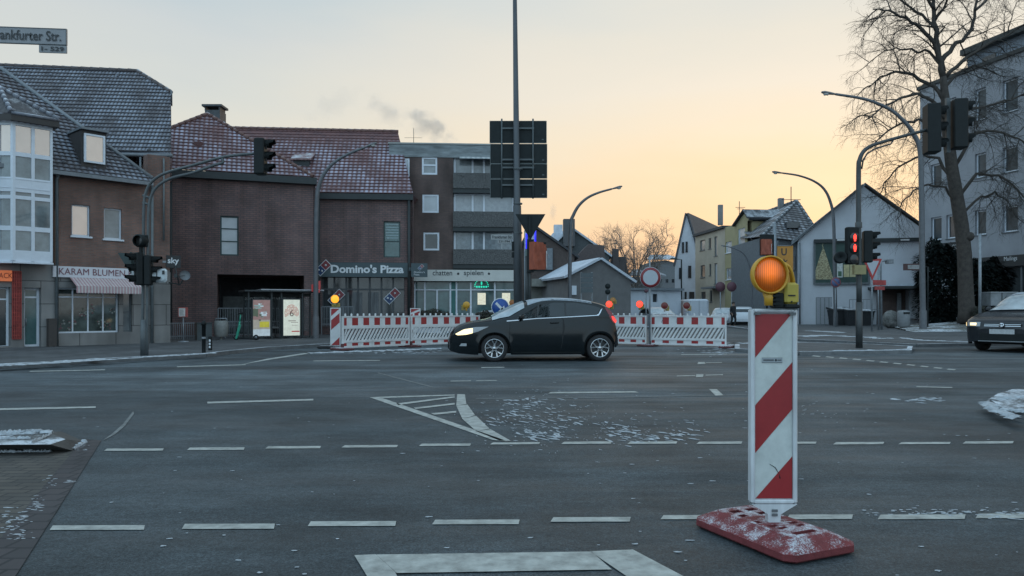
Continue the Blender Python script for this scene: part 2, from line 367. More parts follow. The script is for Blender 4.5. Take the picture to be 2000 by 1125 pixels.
# ================================================================== ground
def asphalt_mat():
    m = bpy.data.materials.new('asphalt'); m.use_nodes = True; t = m.node_tree; N = t.nodes; L = t.links; b = N['Principled BSDF']
    g = N.new('ShaderNodeTexCoord')
    def noise(scale, detail=6, st=None, rough=.6):
        src = g.outputs['Object']
        if st:
            mp = N.new('ShaderNodeMapping'); mp.inputs['Scale'].default_value = st; mp.inputs['Rotation'].default_value = (0, 0, R(-4)); L.new(src, mp.inputs[0]); src = mp.outputs[0]
        n = N.new('ShaderNodeTexNoise'); n.inputs['Scale'].default_value = scale; n.inputs['Detail'].default_value = detail; n.inputs['Roughness'].default_value = rough
        L.new(src, n.inputs['Vector']); return n.outputs['Fac']
    def mr(src, a, b_, c, d):
        n = N.new('ShaderNodeMapRange'); n.inputs[1].default_value = a; n.inputs[2].default_value = b_; n.inputs[3].default_value = c; n.inputs[4].default_value = d; L.new(src, n.inputs[0]); return n.outputs[0]
    def mul(a, c):
        n = N.new('ShaderNodeMath'); n.operation = 'MULTIPLY'; L.new(a, n.inputs[0])
        if isinstance(c, float): n.inputs[1].default_value = c
        else: L.new(c, n.inputs[1])
        return n.outputs[0]
    grain = mul(mr(noise(75, 3, rough=.8), .38, .64, .5, 1.6), mr(noise(22, 4, rough=.7), .36, .64, .75, 1.3))
    blot = mul(mr(noise(.5, 7), .34, .66, .62, 1.35), mr(noise(2.6, 6, (.6, 1.4, 1)), .34, .66, .8, 1.22))
    lane = mr(noise(1.0, 5, (.035, .55, 1)), .38, .63, .55, 1.9)       # polished wheel tracks along the cross street
    sp_ = N.new('ShaderNodeSeparateXYZ'); L.new(g.outputs['Object'], sp_.inputs[0])
    inlane = mr(sp_.outputs['Y'], 9.0, 12.0, 0, 1)
    one = N.new('ShaderNodeMix'); one.data_type = 'FLOAT'; L.new(inlane, one.inputs[0]); one.inputs[2].default_value = 1.0; L.new(lane, one.inputs[3])
    k = mul(mul(grain, blot), one.outputs[0])
    mx = N.new('ShaderNodeMix'); mx.data_type = 'RGBA'; mx.blend_type = 'MULTIPLY'; mx.inputs[0].default_value = 1
    cr = N.new('ShaderNodeValToRGB'); cr.color_ramp.elements[0].color = (.035, .049, .058, 1); cr.color_ramp.elements[1].color = (.055, .063, .067, 1)
    L.new(noise(.9, 4), cr.inputs[0]); L.new(cr.outputs[0], mx.inputs[6]); L.new(k, mx.inputs[7])
    # salt and frost bloom, thin hairline cracks
    fr = mr(noise(2.1, 9, (.5, 1.2, 1), .78), .56, .78, 0, .3)
    m2 = N.new('ShaderNodeMix'); m2.data_type = 'RGBA'; L.new(fr, m2.inputs[0]); L.new(mx.outputs[2], m2.inputs[6]); m2.inputs[7].default_value = (.2, .22, .24, 1)
    L.new(m2.outputs[2], b.inputs['Base Color'])
    L.new(mr(noise(1.3, 6, (.15, .8, 1)), .3, .7, .5, .85), b.inputs['Roughness'])
    b.inputs['Specular IOR Level'].default_value = .35
    bp = N.new('ShaderNodeBump'); bp.inputs['Strength'].default_value = .45; bp.inputs['Distance'].default_value = .008
    L.new(noise(120, 3, rough=.7), bp.inputs['Height']); L.new(bp.outputs[0], b.inputs['Normal'])
    return m
asphalt = asphalt_mat()
b = MB(); b.face([(-400, -60, 0), (400, -60, 0), (400, 900, 0), (-400, 900, 0)])
struct(b.build('road', asphalt))
pav = brick_mat('pavement_slabs', (.085, .09, .095), (.065, .07, .075), (.04, .042, .045), .4, .3, .8, .012)
paver = brick_mat('clinker_paving', (.085, .076, .066), (.06, .057, .053), (.03, .03, .03), .2, .1, .85, .008)
gutter = brick_mat('gutter_stones', (.06, .052, .054), (.045, .042, .045), (.024, .024, .026), .16, .16, .85, .01)
kerbm = mat('kerb_stone', (.13, .135, .14), .8, var=.3, scale=4, bump=.3, frost=.45)
def slab(name, pix, z, m, world=None, kerb=True, kz=None):
    pts = [G(px, py, z) for px, py in pix] + [Vector(w) for w in (world or [])]
    q = MB(); q.face(pts); q2 = MB()
    o = struct(q.build(name, m))
    if kerb:
        n = len(pix); w = .14
        for i in range(n - 1):
            a, c = pts[i].copy(), pts[i + 1].copy(); t = (c - a).normalized(); nn = Vector((-t.y, t.x, 0))
            q2.prism([a - nn * w * .5 + Z * .004, c - nn * w * .5 + Z * .004, c + nn * w * .5 + Z * .004, a + nn * w * .5 + Z * .004], (0, 0, -z - .02))
        struct(q2.build('kerb', kerbm))
    return o
# pavement before the brick shop and the hall, curving back into the closed street
slab('pavement', [(-900, 770), (-300, 731), (0, 711), (280, 696), (400, 690), (445, 685), (520, 678), (640, 671), (860, 661), (985, 650)], .1, pav, [(-1, 62, .1), (-60, 62, .1), (-60, 12, .1)])
# right corner, behind the crossing
slab('pavement', [(1400, 634), (1480, 644), (1556, 662), (1700, 668), (1790, 672), (2000, 668), (2600, 676)], .1, pav, [(90, 46, .1), (90, 110, .1), (24, 110, .1)])
# traffic-signal refuge in front of it
slab('refuge_island', [(1440, 681), (1560, 687), (1775, 684), (1778, 676), (1700, 672), (1560, 668), (1440, 672), (1440, 681)], .1, pav)
# left apron of clinker paving with its gutter strip
q = MB(); q.face([G(px, py, .004) for px, py in ((-700, 1125), (-700, 850), (95, 848), (160, 858), (140, 885), (0, 1052), (-60, 1125))]); struct(q.build('paved_apron', paver))
q = MB(); q.face([G(px, py, .006) for px, py in ((140, 885), (155, 866), (160, 857), (198, 860), (30, 1125), (10, 1180), (-110, 1180), (0, 1052))]); struct(q.build('gutter_strip', gutter))
# near left wedge of the traffic island
isl_top = mat('island_top', (.1, .1, .1), .9, var=.4, scale=5, bump=.4, frost=.12)
q = MB()
base = [G(-500, 884), G(145, 881), G(165, 862), G(120, 843), G(-500, 838)]
top = [G(-500, 872, .1), G(98, 868, .1), G(128, 858, .1), G(96, 845, .1), G(-500, 842, .1)]
for i in range(5):
    j = (i + 1) % 5; q.face([base[i], base[j], top[j], top[i]])
q.mat(1).face(top); struct(q.build('traffic_island', [mat('island_kerb', (.07, .068, .065), .85, var=.3, scale=5, bump=.3), isl_top]))
q = MB(); base = [G(px, py) for px, py in ((1918, 793), (1930, 780), (1975, 770), (2200, 762), (2200, 850), (2000, 826), (1950, 812))]
top = [p * 1 + Vector((0, 0, .09)) + (Vector((6.9, 9.8, 0)) - p).normalized() * .12 for p in base]
for i in range(7):
    j = (i + 1) % 7; q.face([base[i], base[j], top[j], top[i]])
q.mat(1).face(top); struct(q.build('traffic_island', [kerbm, mat('island_snow', (.08, .08, .08), .9, var=.4, scale=3, bump=.3, frost=.06)]))
# snowy bank at right, rising to the hedge
q = MB(); rows = []
rnd = random.Random(5)
for i in range(25):
    v = i / 24; row = []
    for j in range(41):
        u = j / 40; x = 20.9 + u * 34 + v * 3.6; y0 = 38.6 + 2.4 * math.sin(u * 5); y = y0 + v * 9
        z = .1 + .72 * min(1, v * 1.9) ** .8 * min(1, u * 5 + .1) + rnd.uniform(-.03, .03)
        if v == 0: z = .09
        row.append((x - v * 0, y, z))
    rows.append(row)
q.grid(rows)
struct(q.build('snowy_bank', mat('bank_snow', (.12, .115, .1), .9, var=.5, scale=1.6, bump=.6, frost=.1)))
# ------------------------------------------------------------------ painted markings
def mark(name, polys, z=.005, m=road_paint):
    k = MB()
    for pl in polys: k.face([G(px, py, z) for px, py in pl])
    return struct(k.build(name, m))
def dashes(lst):
    return [[(a + .0, y1), (b_ - 2, y1 - .5), (b_, y0 - .5), (a + 6, y0)] for a, b_, y0, y1 in lst]
mark('road_marking', dashes([(97, 283, 1026, 1035), (355, 537, 1023, 1033), (601, 774, 1018, 1027.5), (844, 1015, 1015, 1024), (1075, 1232, 1010, 1019), (1290, 1456, 1006, 1014), (1536, 1666, 1005, 1014), (1714, 1886, 1005, 1014), (1905, 2090, 1003, 1012)]))
mark('road_marking', dashes([(203, 320, 876, 880.5), (365, 478, 874, 879), (518, 627, 871.5, 876), (667, 777, 869.5, 874), (818, 920, 866.5, 871), (957, 1055, 864, 868), (1096, 1195, 862.5, 867), (1225, 1323, 862.5, 867), (1360, 1450, 862.5, 867), (1490, 1595, 863, 867), (1627, 1727, 863.5, 868), (1755, 1857, 863.5, 867.5), (1880, 1980, 862, 866.5)]))
mark('road_marking', [[(-120, 804), (187, 796.5), (187, 793.5), (-120, 800)], [(405, 788), (612, 782), (612, 779), (405, 784.5)], [(1070, 768.5), (1248, 766.5), (1240, 764), (1076, 765.5)]])
arc = [(900, 770), (905, 790), (922, 812), (950, 838), (992, 862)]
arcl = [(893, 770), (891, 792), (903, 818), (930, 842), (975, 860)]
mark('road_marking', [[(722, 776), (962, 859), (992, 862), (975, 856), (740, 775)], [(745, 777.5), (888, 772.5), (888, 770.5), (740, 774.8)],
     [(778, 791), (888, 776.5), (888, 773.8), (774, 788)], [(812, 799), (888, 790), (888, 787), (808, 796)], [(848, 810), (891, 806), (891, 802.5), (842, 807)]]
     + [[arcl[i], arcl[i + 1], (arc[i + 1][0] + 6, arc[i + 1][1] - 1), (arc[i][0] + 8, arc[i][1])] for i in range(4)], z=.006)
mark('road_marking', [[(735, 1083), (775, 1119), (1195, 1112), (1155, 1077)], [(692, 1084), (734, 1082.5), (772, 1117), (800, 1180), (750, 1180)], [(1152, 1076.5), (1236, 1073), (1420, 1170), (1290, 1170)]], z=.007)
mark('road_marking', [[(1362, 711), (1378, 710.5), (1376, 707), (1364, 707)], [(1359, 736.5), (1373, 736), (1374, 731), (1360, 731)], [(1398, 773), (1413, 772), (1400, 760), (1385, 760)],
     [(1322, 735), (1358, 734.5), (1358, 733), (1322, 733.5)], [(1378, 733.3), (1412, 732.5), (1412, 731), (1378, 732)], [(1378, 709), (1410, 708.5), (1410, 707.5), (1378, 708)]], z=.006)
rd = []
for i in range(11):
    a = i / 11; x0 = 1585 + 290 * a; y0 = 694 + 29 * a ** 1.15; rd.append([(x0, y0 + 1.6), (x0 + 15, y0 + 3), (x0 + 19, y0 + 1.6), (x0 + 4, y0)])
mark('road_marking', rd)
mark('road_marking', [[(58, 726), (205, 723), (205, 721.5), (58, 724.5)], [(346, 717), (480, 713), (480, 711.5), (346, 715.5)], [(466, 713), (530, 702), (607, 690), (600, 688.5), (522, 700.5)], [(612, 705.5), (742, 704.5), (742, 703.2), (612, 704.2)],
     [(1790, 756), (1860, 757.5), (1860, 756), (1790, 754.5)], [(940, 718.5), (985, 718), (985, 716.5), (940, 717)], [(1330, 693), (1420, 692), (1420, 690.8), (1330, 691.8)], [(880, 745), (920, 744.4), (920, 743), (880, 743.5)], [(930, 744.3), (970, 743.6), (970, 742.3), (930, 743)]])
mark('tar_seam', [[(200, 861), (225, 848), (244, 832), (262, 808), (260, 803), (240, 828), (220, 846)], [(738, 729), (845, 757), (845, 755), (738, 727.5)], [(930, 779.5), (1200, 776.6), (1490, 770.8), (1490, 769.8), (1200, 775.6), (930, 778.5)]], m=mat('seam_salt', (.15, .16, .16), .8, var=.4, scale=7))
# ------------------------------------------------------------------ snow remains on the road
rnd = random.Random(11)
q = MB()
def flake(x, y, r, st=1.0, z=.012, an=0.0):
    n = rnd.randint(6, 10); ct, s_ = math.cos(an), math.sin(an)
    pts = []
    for k in range(n):
        a = 2 * math.pi * k / n; rr = r * rnd.uniform(.45, 1.25); px, py = math.cos(a) * rr * st, math.sin(a) * rr
        pts.append(Vector((x + px * ct - py * .8 * s_, y + px * s_ + py * .8 * ct, z)))
    c = Vector((x, y, z + min(.012, r * .15)))
    lo = [Vector((p.x, p.y, .004)) for p in pts]
    for k in range(n):
        q.face([pts[k], pts[(k + 1) % n], c]); q.face([lo[k], lo[(k + 1) % n], pts[(k + 1) % n], pts[k]])
for i in range(150):                                     # crumbs all over the crossing
    px, py = rnd.uniform(60, 1990), 660 + 460 * rnd.random() ** 1.6 + 40
    p = G(px, py); flake(p.x, p.y, rnd.uniform(.004, .013), rnd.uniform(1, 2.4), .006)
def cluster(cx, cy, sx, sy, n, r0, r1, st=2.5, an=0.0):
    for _ in range(n):
        px, py = rnd.gauss(cx, sx), rnd.gauss(cy, sy)
        if py < 640: continue
        p = G(px, py); flake(p.x, p.y, rnd.uniform(r0, r1) * .62 * (p.y / 8) ** .8, rnd.uniform(1, st), .006, an + rnd.gauss(0, .25))
for cx, cy, sx, sy, n, r0, r1 in ((1020, 788, 22, 5, 40, .015, .05), (1050, 785, 30, 5, 40, .01, .04), (1010, 808, 26, 5, 45, .015, .05), (1075, 822, 34, 5, 60, .012, .045), (980, 822, 18, 5, 30, .01, .035), (1055, 848, 26, 5, 60, .015, .05), (1070, 852, 20, 4, 40, .01, .04),
    (1215, 842, 16, 5, 40, .015, .05), (1235, 855, 24, 4, 50, .015, .05), (1335, 852, 16, 4, 26, .015, .05), (1320, 842, 30, 8, 26, .01, .03), (1150, 825, 90, 22, 150, .005, .016), (1040, 820, 60, 24, 260, .004, .013), (1230, 845, 40, 12, 140, .004, .012)): cluster(cx, cy, sx * 1.25, sy * 1.35, int(n * .62), r0, r1, 4.5, R(-58))
cluster(1830, 1002, 60, 4, 60, .01, .03); cluster(1960, 1006, 30, 5, 40, .01, .03); cluster(1810, 781, 25, 2, 40, .02, .05)
cluster(1580, 800, 90, 25, 40, .008, .02); cluster(790, 688, 40, 2, 40, .02, .04); cluster(1430, 676, 26, 3, 70, .025, .06); cluster(1390, 688, 30, 3, 30, .02, .05)
cluster(30, 1030, 20, 14, 45, .012, .035); cluster(75, 985, 9, 7, 22, .012, .03); cluster(40, 1015, 8, 7, 22, .012, .03); cluster(150, 872, 12, 5, 20, .01, .03); cluster(105, 945, 9, 7, 12, .01, .025)
cluster(140, 941, 5, 1, 8, .015, .03)
struct(q.build('snow', snow), 'crumbs and smears of old snow lying on the asphalt', 'stuff')
# snow lying along kerbs and on the islands
q = MB(); rnd = random.Random(4)
def drift(pix, z, w, n=24):                               # irregular ridge of snow following a pixel line
    pts = [G(px, py, z) for px, py in pix]; path = []
    for i in range(len(pts) - 1):
        for k in range(n): path.append(pts[i].lerp(pts[i + 1], k / n))
    path.append(pts[-1]); prof = []
    for i, p in enumerate(path):
        t = (path[min(i + 1, len(path) - 1)] - path[max(i - 1, 0)]).normalized(); nn = Vector((-t.y, t.x, 0)); ww = w * rnd.uniform(.1, 1.1) ** 1.3; hh = rnd.uniform(.008, .03)
        sh = nn * rnd.uniform(-.3, .3) * w
        prof.append([p + sh - nn * ww + Z * .002, p + sh - nn * ww * .5 + Z * hh, p + sh + nn * ww * .5 + Z * hh, p + sh + nn * ww + Z * .002])
    q.grid(prof)
drift([(-200, 726), (0, 714), (200, 701)], .105, .22); drift([(-100, 720), (60, 712), (300, 697), (420, 690)], .105, .14); drift([(600, 690), (720, 686), (860, 681)], .004, .3)
drift([(1565, 658), (1600, 655), (1720, 660)], .105, .5); drift([(1440, 671), (1560, 668)], .105, .3); drift([(1580, 646), (1650, 650)], .105, .35); drift([(1700, 661), (1740, 661)], .105, .3)
drift([(1620, 686), (1775, 683)], .105, .07); drift([(1760, 660), (1800, 665), (1900, 668)], .105, .2); drift([(1945, 652), (1975, 650)], .1, .25)
drift([(1926, 786), (1940, 800), (1990, 820)], .09, .1); drift([(1940, 782), (1990, 775)], .09, .12); drift([(1960, 800), (2010, 806)], .1, .12)
drift([(0, 846), (60, 843), (100, 846)], .105, .05); drift([(-30, 850), (70, 848)], .105, .03); drift([(62, 866), (100, 848)], .105, .012); drift([(0, 858), (60, 857)], .105, .016)
drift([(0, 884), (60, 883), (100, 883)], .004, .02); drift([(140, 880), (164, 864)], .004, .03)
struct(q.build('snow', snow), 'ridges of old snow along kerbs and islands', 'stuff')
# ================================================================== buildings
def window(par, w, rc, fm=None, gm=None, cols=1, rows=1, rec=.1, fw=.045, sill=None, name='window', pg=None):
    u0, u1, z0, z1 = rc[:4]; fm = fm or frame_white; k = MB(); o0, o1 = -rec - .05, -rec + .012
    k.wbox(w, u0, u0 + fw, z0, z1, o0, o1); k.wbox(w, u1 - fw, u1, z0, z1, o0, o1)
    k.wbox(w, u0 + fw, u1 - fw, z0, z0 + fw, o0, o1); k.wbox(w, u0 + fw, u1 - fw, z1 - fw, z1, o0, o1)
    cs = cols if isinstance(cols, (list, tuple)) else [i / cols for i in range(1, cols)]
    rs_ = rows if isinstance(rows, (list, tuple)) else [i / rows for i in range(1, rows)]
    for c in cs: uu = u0 + (u1 - u0) * c; k.wbox(w, uu - fw * .4, uu + fw * .4, z0 + fw, z1 - fw, o0, o1 - .002)
    for c in rs_: zz = z0 + (z1 - z0) * c; k.wbox(w, u0 + fw, u1 - fw, zz - fw * .4, zz + fw * .4, o0, o1 - .004)
    f = k.build(name, fm, par)
    g = MB(); g.wbox(w, u0 + fw * .5, u1 - fw * .5, z0 + fw * .5, z1 - fw * .5, -rec - .035, -rec - .02)
    g.build('pane', gm or gl_dark, f)
    if sill: s = MB(); s.wbox(w, u0 - .05, u1 + .05, z0 - .06, z0 - .004, -rec + .02, .07); s.build('sill', sill, f)
    return f
def tiles(par, name, O, e, s, poly, m, row, colw, bm=None, amp=.018, lap=.03):
    """a roof of overlapping pantiles: O + e*u + s*v, clipped to the convex polygon poly [(u, v)]"""
    O, e, s = Vector(O), Vector(e).normalized(), Vector(s).normalized(); n = e.cross(s).normalized()
    if n.z < 0: n = -n
    k = MB(); vmin, vmax = min(p[1] for p in poly), max(p[1] for p in poly)
    def span(v):
        xs = []
        for i in range(len(poly)):
            (a, b_), (c, d) = poly[i], poly[(i + 1) % len(poly)]
            if (b_ - v) * (d - v) <= 0 and abs(b_ - d) > 1e-9: xs.append(a + (c - a) * (v - b_) / (d - b_))
        return (min(xs), max(xs)) if len(xs) > 1 else None
    nr = int((vmax - vmin) / row) + 1; sub = 6
    prof = [math.sin(math.pi * j / sub) ** 1.0 for j in range(sub)]
    rn = random.Random(3)
    for r in range(nr):
        v0, v1 = vmin + r * row, min(vmin + (r + 1) * row, vmax - 1e-4)
        if v1 - v0 < .02: continue
        a, b_ = span(v0 + 1e-4), span(v1 - 1e-4)
        if not a or not b_: continue
        lo, hi = min(a[0], b_[0]), max(a[1], b_[1]); i0, i1 = math.floor(lo / colw * sub), math.ceil(hi / colw * sub)
        R0, R1, R2, U0, U1, U2 = [], [], [], [], [], []
        jit = rn.uniform(-.006, .006)
        for i in range(i0, i1 + 1):
            u = i * colw / sub; h = amp * prof[i % sub]
            ua = min(max(u, a[0]), a[1]); ub = min(max(u, b_[0]), b_[1])
            R0.append(O + e * ua + s * v0 + n * (h * .6 - .02)); R1.append(O + e * ua + s * (v0 + jit) + n * (h + lap)); R2.append(O + e * ub + s * v1 + n * h)
            U0.append((i / sub, r + .0)); U1.append((i / sub, r + .02)); U2.append((i / sub, r + .98))
        k.grid([R0, R1], smooth=False, uvs=[U0, U1]); k.grid([R1, R2], smooth=True, uvs=[U1, U2])
    return k.build(name, m, par)
def ridge(k, a, b_, r=.1, step=.3, m=0):                 # row of half-round ridge tiles
    a, b_ = Vector(a), Vector(b_); n = max(1, int((b_ - a).length / step))
    for i in range(n):
        p, q_ = a.lerp(b_, i / n), a.lerp(b_, (i + 1.08) / n); k.tube([p, q_], [r * 1.12, r * .92], 7)
brick_red = brick_mat('brick_red', (.25, .13, .1), (.17, .1, .082), (.15, .13, .12))
brick_dark = brick_mat('brick_dark', (.185, .108, .1), (.13, .085, .084), (.09, .074, .074), .26, .088, .85, .014)
brick_brown = brick_mat('brick_brown', (.13, .085, .075), (.096, .068, .063), (.08, .064, .06))
stone_clad = brick_mat('stone_cladding', (.21, .205, .2), (.185, .18, .178), (.06, .06, .06), 1.1, .72, .6, .012)
tile_grey = tile_mat('tile_grey', (.055, .052, .06), (.078, .072, .078), (.27, .31, .38), .8)
tile_slate = tile_mat('tile_slate', (.045, .048, .055), (.06, .06, .066), (.33, .37, .45), .6)
tile_red = tile_mat('tile_red', (.1, .052, .055), (.14, .066, .064), (.37, .37, .46), .95, (14, 19))
fascia_dk = mat('fascia_dark', (.022, .028, .03), .55, var=.2)
zinc = mat('zinc', (.17, .19, .21), .5, metal=.2, var=.2)
pipe_m = mat('downpipe', (.12, .14, .15), .5, var=.2)
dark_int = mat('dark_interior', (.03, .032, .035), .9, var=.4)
# ---------------------------------------------------- brick flower shop with the big tiled roof (left)
wa = Wall(110, 23.5, 330, 26.1)
bs = thing('shop_building', 'red brick shop house with frosted grey tiles and a flower shop on its ground floor', 'building', wa.pt(2, 0))
zE = wa.z(110, 336)
uL, uR = wa.u(108), wa.u(332)
hw = [wa.rect(140, 400, 176, 461), wa.rect(203, 407, 238, 467)]
shop = wa.rect(113, 563, 232, 650); side = wa.rect(240, 566, 258, 648)
zS = wa.z(200, 523)
k = MB(); k.holes(wa, uL, uR, zS, zE + .05, hw, .16); k.wbox(wa, wa.u(289), uR, zE + .05, wa.z(310, 304), -.4, 0)
k.prism([wa.pt(uR, 0, -.001), wa.pt(uR, 0, -7), wa.pt(uR, 6.6, -7), wa.pt(uR, 6.6, -.001)], -wa.t * .2)
k.build('wall', brick_red, bs)
k = MB(); k.holes(wa, uL, uR, 0, zS - .002, [shop, side], .2, .03); k.build('ground_floor_wall', stone_clad, bs)
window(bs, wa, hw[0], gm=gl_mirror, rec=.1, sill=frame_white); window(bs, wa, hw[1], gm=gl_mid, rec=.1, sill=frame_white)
f = window(bs, wa, shop, gm=mat('shop_glass', (.06, .075, .07), .05, spec=.8, var=.8, scale=2.2), cols=4, rows=[.8], rec=.12, fw=.05, name='shop_window')
rnd = random.Random(8)
k = MB()                                                  # flower arrangements standing close behind the glass
for i in range(9):
    uu = shop[0] + .15 + i * (shop[1] - shop[0] - .3) / 8; zz = shop[2] + rnd.uniform(.1, .75); c = wa.pt(uu, zz, -.139)
    for _ in range(14):
        d_ = c + wa.t * rnd.gauss(0, .06) + Z * rnd.gauss(0, .07); a = rnd.uniform(0, 3); r_ = rnd.uniform(.015, .04)
        k.mat(rnd.randint(0, 2)).face([d_ + wa.t * r_ * math.cos(a) + Z * r_ * math.sin(a), d_ - wa.t * r_ * math.sin(a) + Z * r_ * math.cos(a), d_ - wa.t * r_ * math.cos(a) - Z * r_ * math.sin(a), d_ + wa.t * r_ * math.sin(a) - Z * r_ * math.cos(a)])
k.build('display', [mat('display_leaf', (.04, .07, .05), .8), mat('display_pale', (.25, .26, .24), .8), mat('display_rose', (.16, .07, .08), .8)], bs)
window(bs, wa, side, fm=grey_metal, gm=gl_mid, rows=[.48], rec=.1, name='display_case')
sg = MB(); sg.wbox(wa, wa.u(104, .14), wa.u(262, .14), wa.z(180, 543, .14), wa.z(180, 522, .14), .032, .14)
sgn = sg.build('shop_sign', mat('sign_white', (.6, .6, .64), .4, var=.05), bs)
wsl = Wall(110, 23.5, 330, 26.1)
text('KARAM BLUMEN HAUS', 'lettering', mat('letter_plum', (.17, .06, .08), .5), sgn, wa.pt(wa.u(115, .15), wa.z(180, 538, .15), .15), wa.t, Z, .21, wa.u(290) - wa.u(115))
k = MB(); ua, ub = wa.u(136, .1), wa.u(263, .1); za = wa.z(200, 543, .1); zb = za - .3
nst = 42
for i in range(nst):                                      # striped awning with a scalloped valance
    a0, a1 = ua + (ub - ua) * i / nst, ua + (ub - ua) * (i + 1) / nst; k.mat(i % 2)
    k.prism([wa.pt(a0, za, .1), wa.pt(a1, za, .1), wa.pt(a1, zb, .75), wa.pt(a0, zb, .75)], (0, 0, -.012))
    k.prism([wa.pt(a0, zb - .013, .75), wa.pt(a1, zb - .013, .75), wa.pt(a1, zb - .2, .75), wa.pt((a0 + a1) / 2, zb - .235, .75), wa.pt(a0, zb - .2, .75)], -wa.n * .008)
k.build('awning', [mat('awning_pink', (.42, .26, .28), .8), mat('awning_cream', (.52, .48, .47), .8)], bs)
def pipes(par, m, *lst):
    for pth, r_ in lst: k = MB(); k.tube(pth, r_, 8); k.build('downpipe', m, par)
pipes(bs, pipe_m, ([wa.pt(wa.u(109), 0, .1), wa.pt(wa.u(109), zE - .25, .1), wa.pt(wa.u(113), zE - .02, .2)], .05), ([wa.pt(wa.u(295), 0, .1), wa.pt(wa.u(295), zE - .1, .1)], .05), ([wa.pt(wa.u(318), wa.z(318, 310), .08), wa.pt(wa.u(318), wa.z(318, 470), .08)], .03))
# lower roof with its dormer
dn = (-wa.n + Z).normalized(); pr = Plane3(wa.pt(0, zE, .3), wa.t.cross(dn))
O = wa.pt(0, zE, .3)
def uvof(p): q_ = p - O; return (q_.dot(wa.t), q_.dot(dn))
poly = [uvof(pr.at(*c)) for c in ((291, 357), (298, 349), (0, 133), (-160, 40), (-160, 300), (109, 334))]
poly = [(max(-9, u), max(0, v)) for u, v in poly]
tiles(bs, 'lower_roof', O, wa.t, dn, [(wa.u(292), 0), (wa.u(298) - .05, .1), poly[2], (-9, poly[2][1]), (-9, 0)], tile_grey, .2, .17)
k = MB(); k.wbox(wa, -9, wa.u(291), zE - .12, zE + .0, .27, .38); k.tube([pr.at(0, 135) + Z * .05, pr.at(298, 351) + Z * .05], .07, 6); k.build('gutter', zinc, bs)
wd = Wall(162, wa.d(162) - .1, 206, wa.d(206) - .1)
zd0, zd1 = wd.z(184, 318), wd.z(184, 256)
k = MB(); k.wbox(wd, wd.u(160), wd.u(209), zd0 - .5, zd1, -1.9, -.06)
dm = k.build('dormer', mat('dormer_slate', (.038, .034, .034), .6, var=.3, scale=9), bs)
k = MB(); k.prism([wd.pt(wd.u(157), zd1 + .003, .08), wd.pt(wd.u(212), zd1 + .003, .08), wd.pt(wd.u(212), zd1 + .05, -2.2), wd.pt(wd.u(157), zd1 + .05, -2.2)], (0, 0, .07)); k.build('dormer_roof', zinc, dm)
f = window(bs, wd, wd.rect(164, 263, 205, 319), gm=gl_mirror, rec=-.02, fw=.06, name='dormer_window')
# big roof
e = Vector((1, .10, 0)).normalized(); E0 = P(334, 305, 26.5); nrm_ = Vector((e.y, -e.x, 0)); sl = (-nrm_ * math.cos(R(52)) + Z * math.sin(R(52))).normalized()
pb = Plane3(E0, e.cross(sl))
def uvb(px, py): q_ = pb.at(px, py) - E0; return (q_.dot(e), q_.dot(sl))
pts = [uvb(334, 305), uvb(334, 180), uvb(268, 139), uvb(-160, 121), uvb(-160, 290)]
pts = [(u, max(0, v)) for u, v in pts]
tiles(bs, 'roof', E0, e, sl, pts, tile_grey, .215, .135)
k = MB(); A_, B_, C_ = pb.at(-160, 121), pb.at(268, 139), pb.at(334, 180)
ridge(k, A_, B_, .09, .34); ridge(k, B_, C_, .08, .3); k.build('ridge', mat('ridge_tile', (.075, .06, .06), .7, var=.3, frost=.2), bs)
back = Vector((-.62, 1, 0)) * 5
k = MB(); k.face([A_, B_, B_ + back * .9 - Z * 5, A_ + back * .9 - Z * 5]); k.face([B_, C_, C_ + back * .6 - Z * 1.6, B_ + back * .5 - Z * 3]); k.build('rear_roof', tile_slate, bs)
k = MB(); k.tube([E0 + Z * .02 - e * 4.4, E0 + Z * .02 + e * .05], .07, 8); k.prism([C_ + Vector((.02, -.1, .1)), C_ + Vector((.1, -.1, .02)), C_ + Vector((.08, -.05, -.5)), C_ + Vector((0, -.05, -.45))], (-.12, .25, 0))
k.tube([E0 - e * 1.05 + Z * -.05, E0 - e * 1.05 + Z * -.5, E0 - e * .95 - Z * .9], .04, 6); k.build('eaves_gutter', zinc, bs)
k = MB(); k.prism([E0 + e * .02, E0 + e * .02 - Z * .9, E0 + Vector((-3.7, 7, -.9)), E0 + Vector((-3.7, 7, .5)), C_ + Vector((-1.7, 3, -1)), C_ + Z * -.02], -e * .12); k.build('gable_wall', brick_dark, bs)
# small roof vents
k = MB()
for px, py in ((31, 146), (100, 147), (165, 149), (230, 149), (292, 294)):
    c = pb.at(px, py); k.ball(c, .1, 8, 5, (1, 1, .8))
for px, py in ((125, 318), (185, 327), (240, 335)): k.ball(pr.at(px, py), .1, 8, 5, (1, 1, .7))
k.build('roof_vent', tile_slate, bs)
